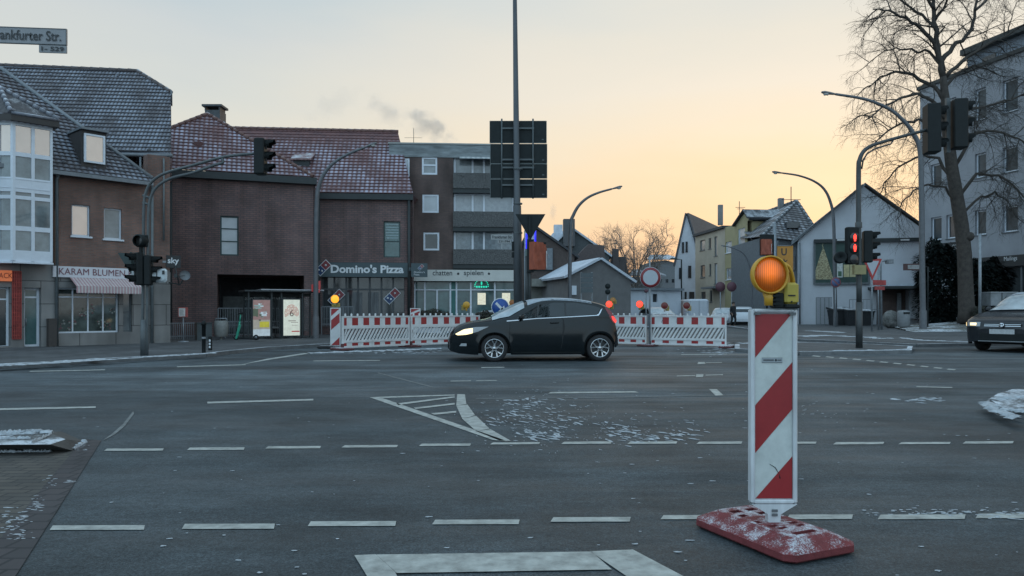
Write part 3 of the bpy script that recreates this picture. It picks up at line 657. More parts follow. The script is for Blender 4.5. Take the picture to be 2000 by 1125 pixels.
# ---------------------------------------------------- white bay-window building with the snack shop
bb = thing('bay_window_building', 'building with a white glazed corner bay above a snack bar with a lit orange sign', 'building', wa.pt(-1.5, 0))
zB = wa.z(60, 515)
k = MB(); door = wa.rect(47, 562, 80, 677); d2 = wa.rect(-60, 560, 20, 677)
k.holes(wa, -7, uL - .002, 0, zB, [door, d2], .3, .03); k.build('ground_floor_wall', stone_clad, bb)
k = MB(); k.wbox(wa, -7, uL - .003, zB + .002, zE - .02, -.4, -.02); k.build('wall', brick_red, bb)
f = window(bb, wa, (door[0], door[1], .1, door[3]), gm=gl_green, rows=[.84], rec=.2, fw=.07, name='shop_door')
k = MB(); k.tube([wa.pt(door[0] + .08, 1.0, -.12), wa.pt(door[0] + .08, .75, -.12)], .018, 6); k.build('handle', galv, f)
window(bb, wa, (d2[0], d2[1], .1, d2[3]), gm=gl_dark, cols=3, rows=[.8], rec=.2, fw=.06, name='shop_window')
k = MB(); k.wbox(wa, wa.u(-70), wa.u(21), wa.z(0, 549), wa.z(0, 528), .031, .14)
f = k.build('orange_sign', mat('sign_orange', (.5, .13, .05), .5, emit=(.7, .18, .06), estr=.35, var=.3, scale=5), bb)
text('SNACK', 'lettering', mat('letter_dark_red', (.16, .02, .015), .6), f, wa.pt(wa.u(-18, .15), wa.z(0, 543, .15), .15), wa.t, Z, .16, .55)
k = MB(); rnd = random.Random(2)
u0, u1, z0, z1 = wa.rect(23, 530, 40, 662)
k.mat(1).wbox(wa, u0, u1, z0, z1, .031, .05); k.mat(0)
for i in range(5): uu = u0 + (u1 - u0) * i / 4; k.wbox(wa, uu - .012, uu + .012, z0, z1, .05, .075)
for i in range(19): zz = z0 + (z1 - z0) * i / 18; k.wbox(wa, u0, u1, zz - .012, zz + .012, .05, .07)
k.build('lattice', [mat('lattice_red', (.32, .05, .04), .6, var=.4), mat('lattice_back', (.2, .03, .03), .7, var=.5, scale=7)], bb)
k = MB(); k.wbox(wa, wa.u(90), wa.u(106), .1, wa.z(98, 622), .04, .26); k.build('electric_box', mat('brown_box', (.05, .043, .04), .7), bb)
# bay: main face plus the left splay, both real wall planes
bo = .6; zb0, zb1 = wa.z(60, 512, bo), wa.z(60, 243, bo)
ub0, ub1 = wa.u(25, bo), wa.u(103, bo)
m_ = Wall(0, 1, 1, 1)
m_.A = wa.pt(ub0, 0, bo); m_.t = wa.t; m_.n = wa.n
l_ = Wall(0, 1, 1, 1); dl = (-wa.t - wa.n).normalized(); l_.t = -dl; l_.n = (wa.n - wa.t).normalized(); l_.A = m_.A + dl * .85
W_ = ub1 - ub0
hh = zb1 - zb0
def rowz(py): return zb1 - hh * (py - 240) / (509 - 240)
bay = MB(); gl = {0: MB(), 1: MB(), 2: MB()}
rowdef = [(246, 297, 2), (305, 346, 1), (374, 381, 0), (388, 440, 1), (449, 487, 1)]
for w_, wid, nc in ((m_, W_, 2), (l_, .85, 2)):
    mx_ = .07; cuts = [0] + [wid * i / nc for i in range(1, nc)] + [wid]
    for i, c in enumerate(cuts):
        hw_ = .07 if i in (0, nc) else .045
        bay.wbox(w_, max(0, c - hw_), min(wid, c + hw_), zb0, zb1, -.06, .0)
    zs = [zb1] + [v for y0, y1, g_ in rowdef for v in (rowz(y0), rowz(y1))] + [zb0]
    for i in range(0, len(zs), 2): bay.wbox(w_, .068, wid - .068, zs[i + 1], zs[i], -.055, -.004)
    for y0, y1, g_ in rowdef:
        for i in range(nc): gl[g_].wbox(w_, cuts[i] + .03, cuts[i + 1] - .03, rowz(y1) + .0, rowz(y0), -.05, -.035)
    bay.wbox(w_, -.01, wid + .01, zb0 - .05, zb0 - .001, -.2, .05)
    for y in (349, 366): bay.wbox(w_, .07, wid - .07, rowz(y) - .012, rowz(y) + .012, -.004, .008)
bay.prism([m_.pt(W_, zb0, -.001), m_.pt(W_, zb1, -.001), wa.pt(ub1, zb1, 0), wa.pt(ub1, zb0, 0)], -wa.t * .05)
bay.prism([l_.A + Z * zb0, m_.A + Z * zb0, m_.pt(W_, zb0), wa.pt(ub1, zb0, .0)], (0, 0, .04))
bf = bay.build('bay_window', frame_white, bb)
gl[0].build('pane', gl_mid, bf); gl[1].build('pane', mat('bay_glass', (.17, .2, .21), .06, spec=.9, var=.45, scale=1.6), bf); gl[2].build('pane', gl_mirror, bf)  # grey base of the bay panes stands in for their bright reflections
k = MB(); ov = .22
ring0 = [l_.A + dl * .25, m_.A + (wa.n * .9 - wa.t * .4).normalized() * ov, m_.pt(W_, 0, ov) + wa.t * .12, wa.pt(ub1 + .12, 0, -.1)]
ap = wa.pt(ub0 - .15, zb1 + 1.15, -.2)
for i in range(3): k.face([ring0[i] + Z * (zb1 + .22), ring0[i + 1] + Z * (zb1 + .22), ap])
k.build('bay_roof', mat('bay_roof_tiles', (.07, .066, .07), .7, var=.4, scale=9, frost=.25), bb)
k = MB()
for i in range(3): k.prism([ring0[i] + Z * zb1, ring0[i + 1] + Z * zb1, ring0[i + 1] + Z * (zb1 + .2), ring0[i] + Z * (zb1 + .2)], (-.05, .05, 0))
k.build('bay_fascia', mat('fascia_brown', (.04, .035, .033), .6), bb)
k = MB()
for i in (1, 2): ridge(k, ring0[i] + Z * (zb1 + .24), ap, .075, .2)
k.tube([ring0[1] + Z * (zb1 + .22), ring0[2] + Z * (zb1 + .22)], .05, 6); k.build('bay_ridge', mat('ridge_frosted', (.16, .17, .2), .7, var=.4, frost=.7), bb)
# ---------------------------------------------------- long brick hall with the pizza shop
wh_ = Wall(335, 31.5, 615, 33.5); wr = Wall(620, 35.0, 805, 35.4)
hall = thing('brick_hall', 'long dark brick building with a frosted red hip roof and the pizza shop', 'building', wh_.pt(2, 0))
zc = wh_.z(475, 354); ug0, ug1 = wh_.u(290), wh_.u(616)
win1 = wh_.rect(430, 422, 466, 499); pas = wh_.rect(424, 537, 594, 656)
k = MB(); k.holes(wh_, ug0, ug1, 0, zc, [win1, (pas[0], pas[1], .12, pas[3], 3.2)], .14)
k.prism([wh_.pt(ug1, 0), wh_.pt(ug1, zc), wr.at(612, 375) * 1, Vector((wr.at(612, 600).x, wr.at(612, 600).y, 0))], wh_.t * -.1)
zr = wr.z(700, 380); win2 = wr.rect(749, 432, 782, 503); front = wr.rect(628, 541, 790, 656)
k.holes(wr, wr.u(606), wr.u(806), 0, zr, [win2, (front[0], front[1], .55, front[3], .35)], .14)
k.prism([wr.at(806, 376), wr.pt(wr.u(806), 0), wr.pt(wr.u(806), 0, -7), wr.pt(wr.u(806), zr, -7)], wr.t * -.1)
k.build('wall', brick_dark, hall)
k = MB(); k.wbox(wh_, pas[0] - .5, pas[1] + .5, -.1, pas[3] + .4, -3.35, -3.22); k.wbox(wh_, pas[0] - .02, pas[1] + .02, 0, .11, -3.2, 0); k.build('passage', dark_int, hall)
k = MB()
for a, c in ((.04, .3), (.42, .58), (.72, .95)):
    u0, u1 = pas[0] + (pas[1] - pas[0]) * a, pas[0] + (pas[1] - pas[0]) * c; k.wbox(wh_, u0, u1, .2, 1.9, -3.21, -3.12)
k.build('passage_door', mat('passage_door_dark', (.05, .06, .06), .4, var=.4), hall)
gfr = mat('frame_green', (.02, .05, .05), .5)
window(hall, wh_, win1, fm=gfr, gm=gl_light, rows=[.36, .68], rec=.08, fw=.06)
f = window(hall, wr, win2, fm=gfr, gm=gl_green, rows=[.45], rec=.08, fw=.06)
k = MB()
for i in range(6): zz = win2[3] - .12 - i * .13; k.wbox(wr, win2[0] + .1, win2[1] - .1, zz - .06, zz, -.098, -.085)
k.build('blind', mat('blind_pale', (.25, .33, .34), .6), f)
# roofs
eh = wh_.t; nh = wh_.n; sh = (-nh * math.cos(R(49)) + Z * math.sin(R(49))).normalized(); Oh = wh_.pt(0, zc + .32, .25)
ph = Plane3(Oh, eh.cross(sh))
def uvh(px, py): q_ = ph.at(px, py) - Oh; return (q_.dot(eh), q_.dot(sh))
pa_, pc_, pd_ = uvh(405, 224), uvh(612, 349), uvh(333, 266)
tiles(hall, 'front_roof', Oh, eh, sh, [(pc_[0], 0), pa_, (pa_[0] - (pa_[0] - pd_[0]) * 3.2, 0)], tile_red, .23, .2)
apx = ph.at(405, 224)
k = MB(); k.wbox(wh_, ug0, wh_.u(618), zc, zc + .3, -.02, .27); k.build('cornice', fascia_dk, hall)
er = wr.t; nr_ = wr.n; sr = (-nr_ * math.cos(R(50)) + Z * math.sin(R(50))).normalized(); zr_ = wr.z(700, 377, .2); Orr = wr.pt(0, zr_, .2)
prr = Plane3(Orr, er.cross(sr))
def uvr(px, py): q_ = prr.at(px, py) - Orr; return (q_.dot(er), q_.dot(sr))
q1, q2, q3, q4 = uvr(807, 377), uvr(777, 258), uvr(430, 249), uvr(560, 377)
tiles(hall, 'roof', Orr, er, sr, [(q1[0], 0), q2, (q3[0], q2[1]), (q3[0], 0)], tile_red, .23, .22)
rr1, rr2 = prr.at(777, 258), Orr + er * q3[0] + sr * q2[1]
rm_ = mat('ridge_red', (.15, .08, .07), .7, var=.3, frost=.15)
k = MB(); ridge(k, rr2 + Z * .03, rr1 + Z * .03, .09, .36); k.build('ridge', rm_, hall); lh = Oh + eh * (pa_[0] - (pa_[0] - pd_[0]) * 3.2)
for q_ in (Oh + eh * pc_[0], lh): k = MB(); ridge(k, q_ + Z * .03, apx + Z * .04, .09, .3); k.build('ridge', rm_, hall)
k = MB(); bk = Vector((0, 5, -5)); k.face([rr1, rr2, rr2 + bk, rr1 + bk]); k.face([apx, Oh + eh * pc_[0], rr2 + Vector((1.5, 1, -1)), rr2]); k.face([apx, lh, lh + Vector((-1, 6, 0)), rr2 + Vector((0, 2, 0))])
k.face([rr1, Orr + er * q1[0], Orr + er * q1[0] + Vector((0, 8, 0)), rr1 + bk]); k.build('rear_roof', tile_red, hall)
k = MB(); k.wbox(wr, wr.u(606), wr.u(807), zr - .25, zr_ - .02, -.02, .2); k.build('fascia', fascia_dk, hall)
pipes(hall, fascia_dk, ([wr.pt(wr.u(799), 0, .12), wr.pt(wr.u(799), zr - .25, .12)], .07), ([wr.pt(wr.u(624), 0, .1), wr.pt(wr.u(624), zr, .1)], .05), ([wh_.pt(wh_.u(334), 0, .12), wh_.pt(wh_.u(334), zc, .12)], .06))
ch = P(421, 238, 37.5)
k = MB(); k.box(ch + Vector((0, 0, 0)), (.75, .8, 1.0)); k.box(ch + Vector((-.55, .1, -.1)), (.4, .5, .7)); k.box(ch + Vector((-.38, 0, .58)), (.06, .7, .2)); k.box(ch + Vector((.33, 0, .58)), (.06, .7, .2)); k.box(ch + Vector((-.02, 0, .73)), (1.0, .9, .1))
k.build('chimney', mat('chimney_slate', (.06, .068, .075), .7, var=.3), hall)
k = MB(); c = uvr(578, 322); cp = prr.at(590, 322); k.box(cp + Vector((0, .5, -.05)), (.75, 1.2, .5)); k.mat(1).prism([cp + Vector((-.5, -.2, .2)), cp + Vector((.5, -.2, .2)), cp + Vector((.5, 1.2, .95)), cp + Vector((-.5, 1.2, .95))], (0, 0, .08)); k.build('dormer', [fascia_dk, mat('dormer_tiles', (.2, .12, .12), .7, var=.5, scale=6, frost=.3)], hall)
k = MB(); k.box(ph.at(388, 283), (.3, .3, .25)); k.build('roof_vent', mat('vent_red', (.11, .05, .048), .7), hall)
# pizza shop front
k = MB(); u0, u1, z0, z1 = front; k.wbox(wr, u0, u1, .55, z1, -.36, -.3); sf = k.build('shop_front', gl_dark, hall)
k = MB()
for i in range(8): uu = u0 + (u1 - u0) * i / 7; k.wbox(wr, uu - .04, uu + .04, .55, z1, -.3, -.24)
k.wbox(wr, u0, u1, .8, .88, -.3, -.245); k.wbox(wr, u0, u1, 2.2, 2.28, -.3, -.245); k.build('mullions', mat('mullion_dark', (.05, .055, .06), .5), sf)
k = MB()
for a, c in ((.2, .32), (.36, .48), (.55, .68)): k.wbox(wr, u0 + (u1 - u0) * a, u0 + (u1 - u0) * c, 1.0, 2.1, -.299, -.293)
k.build('curtain', mat('curtain_dim', (.12, .125, .13), .8, var=.5, scale=4, stretch=(6, 6, .4)), sf)
k = MB()                                                  # brick sill with its railing
k.wbox(wr, u0, u1, 0, .54, -.1, .02); k.wbox(wr, wr.u(690), wr.u(768), .54, 1.0, -.1, .06); k.build('sill_wall', brick_dark, hall)
teal = mat('sign_teal', (.045, .07, .08), .45, var=.1)
k = MB(); k.wbox(wr, wr.u(621), wr.u(797), wr.z(710, 541, .15), wr.z(710, 513, .15), .02, .15); sb = k.build('shop_sign', teal, hall)
lw = mat('letter_white', (.62, .64, .66), .4)
text("Domino's Pizza", 'lettering', lw, sb, wr.pt(wr.u(646, .155), wr.z(710, 533.5, .155), .155), wr.t, Z, wr.z(700, 517) - wr.z(700, 533.5), wr.u(788) - wr.u(646), bold=.035)
dred, dblue = mat('tile_crimson', (.2, .032, .04), .5), mat('tile_blue', (.018, .05, .13), .5)
def domino(par, w, px, py, r, off):                       # the two-square emblem, tilted
    c = w.at(px, py, off); a = (w.t + Z).normalized(); b_ = (Z - w.t).normalized(); k = MB(); dd = MB()
    k.mat(0).obox(c, a, b_, w.n, r * 1.09, r * .56, .008)
    k.mat(1).obox(c + a * r * .52 + w.n * .006, a, b_, w.n, r * .49, r * .49, .006); k.mat(2).obox(c - a * r * .52 + w.n * .006, a, b_, w.n, r * .49, r * .49, .006); k.mat(0)
    for q_ in ((.52, 0), (-.62, .2), (-.42, -.2)): k.lathe(c + a * r * q_[0] + b_ * r * q_[1] + w.n * .012, w.n, [(r * .14, 0), (r * .14, .006), (0, .007)], 10)
    return k.build('emblem', [lw, dred, dblue], par)
domino(sb, wr, 631, 523, .34, .165)
domino(sf, wr, 766, 578, .36, -.22); domino(sf, wr, 657, 581, .36, -.22)
k = MB(); wx = Wall(802, 34.6, 836, 34.7); k.wbox(wx, wx.u(803), wx.u(835), wx.z(819, 541), wx.z(819, 514), -.12, 0); k.wbox(wr, wr.u(800), wr.u(804), wr.z(800, 530), wr.z(800, 524), 0, .7); pb2 = k.build('hanging_sign', teal, hall)
domino(pb2, wx, 822, 522, .13, .006)
text("Domino's\nPizza", 'lettering', lw, pb2, wx.at(819, 538, .004), wx.t, Z, .2, .5, align='CENTER')
# ---------------------------------------------------- four-storey block with balconies
wp = Wall(785, 37, 1008, 37.4)
blk = thing('apartment_block', 'brown brick apartment block with pebble-dash balconies over a white-fronted call shop', 'building', wp.pt(3, 0))
zt, zpar = wp.z(890, 308), wp.z(890, 283); zsh = wp.z(890, 549)
wl = [wp.rect(824, 307, 854, 341), wp.rect(825, 380, 857, 415.5), wp.rect(827, 454, 858, 489), wp.rect(791, 309, 800, 345)]
k = MB(); k.holes(wp, wp.u(760), wp.u(885), zsh, zt, wl, .1); k.wbox(wp, wp.u(885), wp.u(1012), 0, zt, -2.4, -1.2); k.wbox(wp, wp.u(1004), wp.u(1012), zsh, zt, -1.2, -.02)
k.wbox(wp, wp.u(760), wp.u(1011.5), 0, zt - .01, -7.9, -2.41); k.wbox(wp, wp.u(760), wp.u(884), zsh, zt - .01, -2.4, -.4); k.prism([wp.pt(wp.u(1012), 0), wp.pt(wp.u(1012), zt), wp.pt(wp.u(1012), zt, -8), wp.pt(wp.u(1012), 0, -8)], -wp.t * .1); k.build('wall', brick_brown, blk)
k = MB(); k.wbox(wp, wp.u(760), wp.u(1012), zt, zpar, -8, .03); k.mat(1).wbox(wp, wp.u(758), wp.u(1013), zpar, zpar + .07, -8, .08)
k.build('parapet', [mat('concrete_stained', (.2, .225, .235), .8, var=.55, scale=2.4, stretch=(.4, .4, 2.2)), mat('coping', (.3, .31, .3), .6)], blk)
for i, r_ in enumerate(wl): window(blk, wp, r_, gm=[gl_mid, gl_light, gl_dark, gl_light][i], rows=([.55] if i == 0 else 1), rec=.03, fw=.09)
pebble = mat('pebble_dash', (.11, .11, .11), .95, var=.8, scale=26, bump=.6)
for j, (y0, y1, yt) in enumerate(((338, 368, 308), (413, 443, 378), (487, 516, 450))):
    k = MB(); za, zb_ = wp.z(945, y1, .25), wp.z(945, y0, .25); k.wbox(wp, wp.u(885), wp.u(1004), za, zb_, .12, .25); k.wbox(wp, wp.u(885), wp.u(890), za, zb_, -1.2, .12); bal = k.build('balcony', pebble, blk)
    k = MB(); k.wbox(wp, wp.u(885), wp.u(1004), za - .22, za - .003, -1.2, .2); k.build('slab', fascia_dk, bal)
    k = MB(); zz = wp.z(945, yt, -.1); u0, u1 = wp.u(886), wp.u(1003)
    k.wbox(wp, u0, u1, zb_ - .1, zz, -.3, -.22); lg = k.build('loggia_glazing', [gl_mid, mat('glass_pale', (.36, .38, .4), .2, spec=.6, var=.15), mat('glass_haze', (.2, .23, .25), .12, spec=.7, var=.3)][j], blk)
    k = MB()
    for c in (0, .3, .49, .98): k.wbox(wp, u0 + (u1 - u0) * c, u0 + (u1 - u0) * c + .1, zb_ - .1, zz, -.22, -.16)
    k.wbox(wp, u0, u1, zz - .08, zz, -.22, -.165); k.build('glazing_bars', frame_white, lg)
    if j == 0:
        k = MB()
        for i in range(22): k.mat(i % 2); a0 = u0 + .3 + i * .125; k.prism([wp.pt(a0, zz + .0, .1), wp.pt(a0 + .125, zz, .1), wp.pt(a0 + .125, zz - .2, .7), wp.pt(a0, zz - .2, .7)], (0, 0, -.012))
        k.build('awning', [mat('awning_grey', (.3, .33, .34), .8), mat('awning_pale', (.42, .44, .44), .8)], blk)
# call shop
u0, u1 = wp.u(800), wp.u(1010)
k = MB(); k.wbox(wp, u0, u1, wp.z(900, 549, .2), wp.z(900, 527, .2), .01, .2); fs = k.build('shop_sign', mat('sign_cream', (.52, .52, .49), .45, var=.06), blk)
lt = mat('letter_charcoal', (.03, .035, .04), .5)
text('chatten', 'lettering', lt, fs, wp.at(845, 538, .205), wp.t, Z, .27, wp.u(883) - wp.u(845), bold=.01); text('spielen', 'lettering', lt, fs, wp.at(906, 540.5, .205), wp.t, Z, .33, wp.u(944) - wp.u(906), bold=.01)
k = MB()
for px in (895, 955): k.lathe(wp.at(px, 534.5, .2), wp.n, [(.06, 0), (.06, .01), (0, .011)], 10)
k.build('lettering', lt, fs)
k = MB(); zq = wp.z(900, 551); k.wbox(wp, u0, u1, .1, zq, -.3, -.22)
sf2 = k.build('shop_front', mat('shop_teal_glass', (.07, .13, .13), .08, spec=.7, var=.6, scale=.9), blk)
k = MB()
for px in (808, 828, 878, 890, 918, 965, 1006): k.wbox(wp, wp.u(px), wp.u(px + 3.2), .1, zq, -.22, -.1)
k.wbox(wp, u0, u1, wp.z(900, 567), wp.z(900, 565), -.22, -.12); k.wbox(wp, u0, u1, .1, .5, -.22, -.11); k.wbox(wp, wp.u(852), wp.u(855), .1, wp.z(853, 567), -.22, -.12)
k.build('glazing_bars', frame_white, sf2)
k = MB(); k.wbox(wp, wp.u(881), wp.u(889.5), .1, zq, -.22, -.13); k.build('pilaster', mat('teal_panel', (.03, .13, .12), .5), sf2)
k = MB()
for px in (933, 981): a, b_, c, d_ = wp.rect(px, 572, px + 16, 595); k = MB(); k.wbox(wp, a, b_, c, d_, -.22, -.2); k.build('lit_poster', mat('poster_lit', (.6, .58, .45), .5, emit=(.8, .74, .55), estr=.55, var=.45, scale=9), sf2)
k = MB(); c = wp.at(940.5, 561, -.19)
for a in range(13):
    t_ = math.pi * a / 12; p = c + wp.t * .34 * math.cos(t_) + Z * (.05 + .34 * math.sin(t_)); k.ball(p, .03, 6, 4)
for i in range(5): k.ball(c + wp.t * (-.24 + .12 * i) + Z * .02, .05, 6, 4)
k.ball(c + Z * .2, .06, 6, 4, (.7, .7, 1.6)); k.build('neon_sign', mat('neon_green', (.02, .3, .2), .5, emit=(.03, .75, .5), estr=.9), sf2)
k = MB(); k.tube([wp.at(808, 282, -2), wp.at(808, 250, -2)], .015, 5); k.tube([wp.at(790, 269, -2), wp.at(824, 269, -2)], .008, 4); k.build('antenna', dark_metal, blk)
# ---------------------------------------------------- generic gabled house seen end-on
def gable(name, label, eL, ap_, eR, d, deep, wm, rm, base=None, roofoff=(0, 0), chim=None, mirror=False, cat='house'):
    A_, B_, C_ = P(*eL, d), P(*ap_, d), P(*eR, d); t_ = thing(name, label, cat, (B_.x, d, 0)); dv = Vector((roofoff[0], deep, 0))
    k = MB(); k.prism([Vector((A_.x, d, 0)), A_, B_, C_, Vector((C_.x, d, 0))], dv); k.build('wall', wm, t_)
    k = MB()
    for a, c in ((A_, B_), (C_, B_)):
        dr = (c - a).normalized(); a2 = a - dr * .35; nn = Vector((-dr.z, 0, dr.x)); nn = nn if nn.z > 0 else -nn
        k.prism([a2 + nn * .03 - Vector((0, .25, 0)), c + nn * .03 - Vector((0, .25, 0)), c + dv + nn * .03, a2 + dv + nn * .03], nn * .16)
    k.build('roof', rm, t_)
    return t_, A_, B_, C_, dv
wgrey = mat('render_grey', (.2, .2, .2), .9, var=.2, scale=1.2, bump=.2)
wwhite = mat('render_white', (.5, .53, .58), .9, var=.12, scale=.8, bump=.2)
roof_frost = tile_mat('roof_frost', (.06, .06, .066), (.08, .08, .085), (.42, .45, .5), .8)
roof_dk = mat('roof_dark', (.05, .052, .058), .8, var=.4, scale=4, frost=.5)
snow_roof = mat('snow_roof', (.5, .54, .6), .8, var=.2, scale=1.5, bump=.3)
dwin = mat('window_dark', (.03, .034, .04), .12, spec=.7, var=.5, scale=1)
t, A_, B_, C_, dv = gable('house', 'brown gabled house with a red banner, half hidden by the tall sign pole', (1000, 520), (1040, 442), (1122, 500), 56, 9, mat('render_brown', (.085, .066, .06), .9, var=.25), roof_dk)
k = MB(); w = Wall(1000, 55.95, 1100, 55.95); k.wpx(w, 1046, 485, 1080, 527, .02, .1); k.mat(1).wpx(w, 1068, 485, 1079, 527, .1, .16)
k.build('shutter', [mat('shutter_dark', (.05, .055, .06), .6, var=.5, scale=3), zinc], t)
k = MB(); k.wpx(w, 1035, 545, 1085, 560, .02, 1.2); k.wpx(w, 1035, 560, 1080, 590, .02, .06); k.build('shop_canopy', mat('canopy_grey', (.22, .22, .2), .7, var=.2), t)
t, A_, B_, C_, dv = gable('house', 'grey house with two chimneys and a steep gable behind the bare trees', (1070, 492), (1115, 447), (1190, 500), 66, 10, mat('render_slate', (.09, .1, .105), .9, var=.2), snow_roof)
k = MB(); k.box(P(1111, 455, 65.7), (1.0, .9, 2.4)); k.build('chimney', mat('chimney_grey', (.09, .09, .095), .8), t)
k = MB(); k.prism([P(1068, 470, 69), P(1080, 455, 69), P(1105, 450, 69), P(1090, 490, 69)], (0, 3, 0)); k.box(P(1090, 452, 70), (.8, .8, 1.2)); k.build('rear_roof', snow_roof, t)
k = MB(); w = Wall(1120, 60, 1190, 60); k.prism([P(1108, 600, 60), P(1108, 520, 60), P(1150, 476, 60), P(1180, 480, 60), P(1188, 600, 60)], (0, 5, 0)); k.build('lean_to', mat('render_mauve', (.1, .08, .078), .9, var=.2), t)
t, A_, B_, C_, dv = gable('house', 'low grey gabled house with a snow covered roof beside the flat white garage', (1112, 540), (1173, 508), (1232, 548), 50, 8, mat('render_ash', (.15, .145, .145), .9, var=.15, scale=2), snow_roof, roofoff=(-2.2, 0))
k = MB(); k.wpx(Wall(1100, 49.95, 1200, 49.95), 1115, 558, 1126, 576, .01, .06); k.build('window', frame_white, t)
t = thing('garage', 'low flat roofed white garage block behind the striped barriers', 'garage', P(1260, 606, 55)); w = Wall(1206, 55, 1330, 57)
k = MB(); k.holes(w, w.u(1206), w.u(1330), 0, w.z(1260, 567), [w.rect(1218, 582, 1231, 640), w.rect(1275, 574, 1284, 590)], .2); k.wbox(w, w.u(1206), w.u(1330), .05, w.z(1260, 567) - .05, -5, -.3); k.build('wall', wwhite, t)
k = MB(); k.wbox(w, w.u(1203), w.u(1333), w.z(1260, 567) + .0, w.z(1260, 562.5), -5, .25); k.build('roof', zinc, t)
k = MB(); k.wpx(w, 1218, 582, 1231, 640, -.22, -.16); k.build('door', grey_metal, t); k = MB(); k.wpx(w, 1275, 574, 1284, 590, -.22, -.16); k.build('window', dwin, t)
for lab, pts, d, m_ in (('distant flat roofed grey block under the bare tree crown', [(1236, 560), (1236, 540), (1290, 543), (1290, 560)], 80, wgrey), ('distant pale house with hipped snowy roof beyond the garage', [(1270, 560), (1270, 512), (1300, 508), (1322, 514), (1322, 560)], 100, mat('far_pale', (.24, .25, .26), .9))):
    t = thing('house', lab, 'house', P(pts[0][0], 606, d)); k = MB(); q_ = [P(*p, d) for p in pts]; q_[0].z = 0; q_[-1].z = 0; k.prism(q_, (0, 8, 0)); k.build('wall', m_, t)
    k = MB(); a, c = min(p.x for p in q_), max(p.x for p in q_); zz = max(p.z for p in q_); k.prism([Vector((a - .5, d - .5, zz + .01)), Vector((c + .5, d - .5, zz + .01)), Vector((c - .5, d + 3, zz + .8)), Vector((a + .5, d + 3, zz + .8))], (0, 0, .15)); k.build('roof', snow_roof, t)
    k = MB(); w = Wall(pts[0][0], d - .02, pts[-1][0], d - .02)
    for i in range(4): px = pts[0][0] + 6 + i * 12; k.wpx(w, px, 545, px + 5, 552, .0, .03)
    k.build('window', dwin, t)
k = MB(); k.box(P(1202, 512, 62), (.5, .5, 2.2)); k.box(P(1214, 523, 62), (.5, .5, 1.0)); k.box(P(1208, 560, 62.5), (1.2, .8, 5)); t = tag(k.build('chimney_stack', mat('stack_brown', (.07, .06, .06), .8)), 'brown twin chimney stack standing between low grey house and bare tree', 'chimney')
# ---------------------------------------------------- row of houses along the right side of the closed street
wall_beige, wall_yellow = mat('render_beige', (.4, .35, .28), .9, var=.12, scale=.7, bump=.2), mat('render_yellow', (.33, .29, .17), .9, var=.12, scale=.7, bump=.2)
t, A_, B_, C_, dv = gable('house', 'tall white gabled house with small dark windows at the far end of the row', (1318, 515), (1340, 417), (1362, 490), 84, 14, wwhite, mat('roof_slate', (.075, .08, .09), .7, var=.5, scale=3, stretch=(.5, .5, 6), frost=.25), roofoff=(7.5, 0))
w = Wall(1318, 83.97, 1360, 83.97); k = MB()
for r_ in ((1332, 473, 1336, 494), (1339, 472, 1343, 493), (1326, 523, 1331, 545), (1344, 519, 1350, 543), (1325, 572, 1332, 602), (1337, 570, 1341, 592), (1346, 570, 1356, 592)): k.wpx(w, *r_, .0, .05)
k.build('window', dwin, t); k = MB(); k.box(P(1407, 420, 88), (.5, .5, 2.4)); k.build('chimney', wgrey, t)
def row_house(name, label, w, xa, xb, ytop_at, wm, wins, cat='house', sill=True, deep=8):
    t = thing(name, label, cat, w.pt(w.u(xa), 0)); zt_ = w.z(ytop_at[0], ytop_at[1])
    rc = [w.rect(*r_[:4]) for r_ in wins]; k = MB(); k.holes(w, w.u(xa), w.u(xb), 0, zt_, rc, .15)
    k.wbox(w, w.u(xa) + .02, w.u(xb) - .02, .02, zt_ - .02, -deep, -.4); k.build('wall', wm, t)
    for r_, q_ in zip(wins, rc): window(t, w, q_, gm=r_[4] if len(r_) > 4 else dwin, fm=r_[5] if len(r_) > 5 else grey_metal, rec=.1, fw=.08, sill=(grey_metal if len(r_) < 6 else frame_white))
    return t, zt_
wb = Wall(1358, 80, 1416, 71.5)
t, zt_ = row_house('house', 'beige flat fronted house between the white gable and the yellow house', wb, 1358, 1416, (1387, 454), wall_beige, [(1367, 469, 1377, 489, gl_mid), (1384, 465, 1389, 486), (1368, 518, 1377, 542), (1385, 516, 1389, 538), (1369, 570, 1378, 590), (1386, 567, 1391, 590), (1395, 462, 1401, 500, gl_mid), (1395, 514, 1401, 555, gl_light)], deep=4)
k = MB(); k.wbox(wb, wb.u(1358), wb.u(1416), zt_, zt_ + .25, -4, .3); k.build('roof', roof_dk, t)
k = MB(); k.wpx(wb, 1380, 560, 1404, 564, .0, 1.2); k.build('porch_roof', zinc, t)
wy = Wall(1414, 71.8, 1502, 62)
t, zt_ = row_house('house', 'yellow rendered house with a gabled dormer and slate roof', wy, 1413.5, 1460, (1440, 437), wall_yellow, [(1441, 446, 1455, 482, gl_light, frame_white), (1417, 472, 1429, 494, gl_light, frame_white), (1442, 508, 1455, 538, gl_mid, frame_white), (1418, 524, 1430, 546, gl_mid, frame_white), (1437, 567, 1444, 588)], deep=4)
ws_ = mat('slate_cheek', (.07, .075, .085), .7, var=.3, scale=4)
k = MB(); a, b_ = wy.u(1437), wy.u(1462); zz = wy.z(1450, 415)
k.prism([wy.pt(a, zt_ + .001), wy.pt(b_, zt_ + .001), wy.pt(b_, zz - .45), wy.pt(b_ - .6, zz), wy.pt(a, zz - .9)], -wy.n * .4); k.build('dormer', wall_yellow, t)
k = MB(); k.prism([wy.pt(b_ + .02, zt_ + .03), wy.pt(b_ + .02, zz - .5), wy.pt(b_ + .02, zz - .5, -2.8), wy.pt(b_ + .02, zt_ + .03, -2.8)], wy.t * .1); k.build('dormer_cheek', ws_, t)
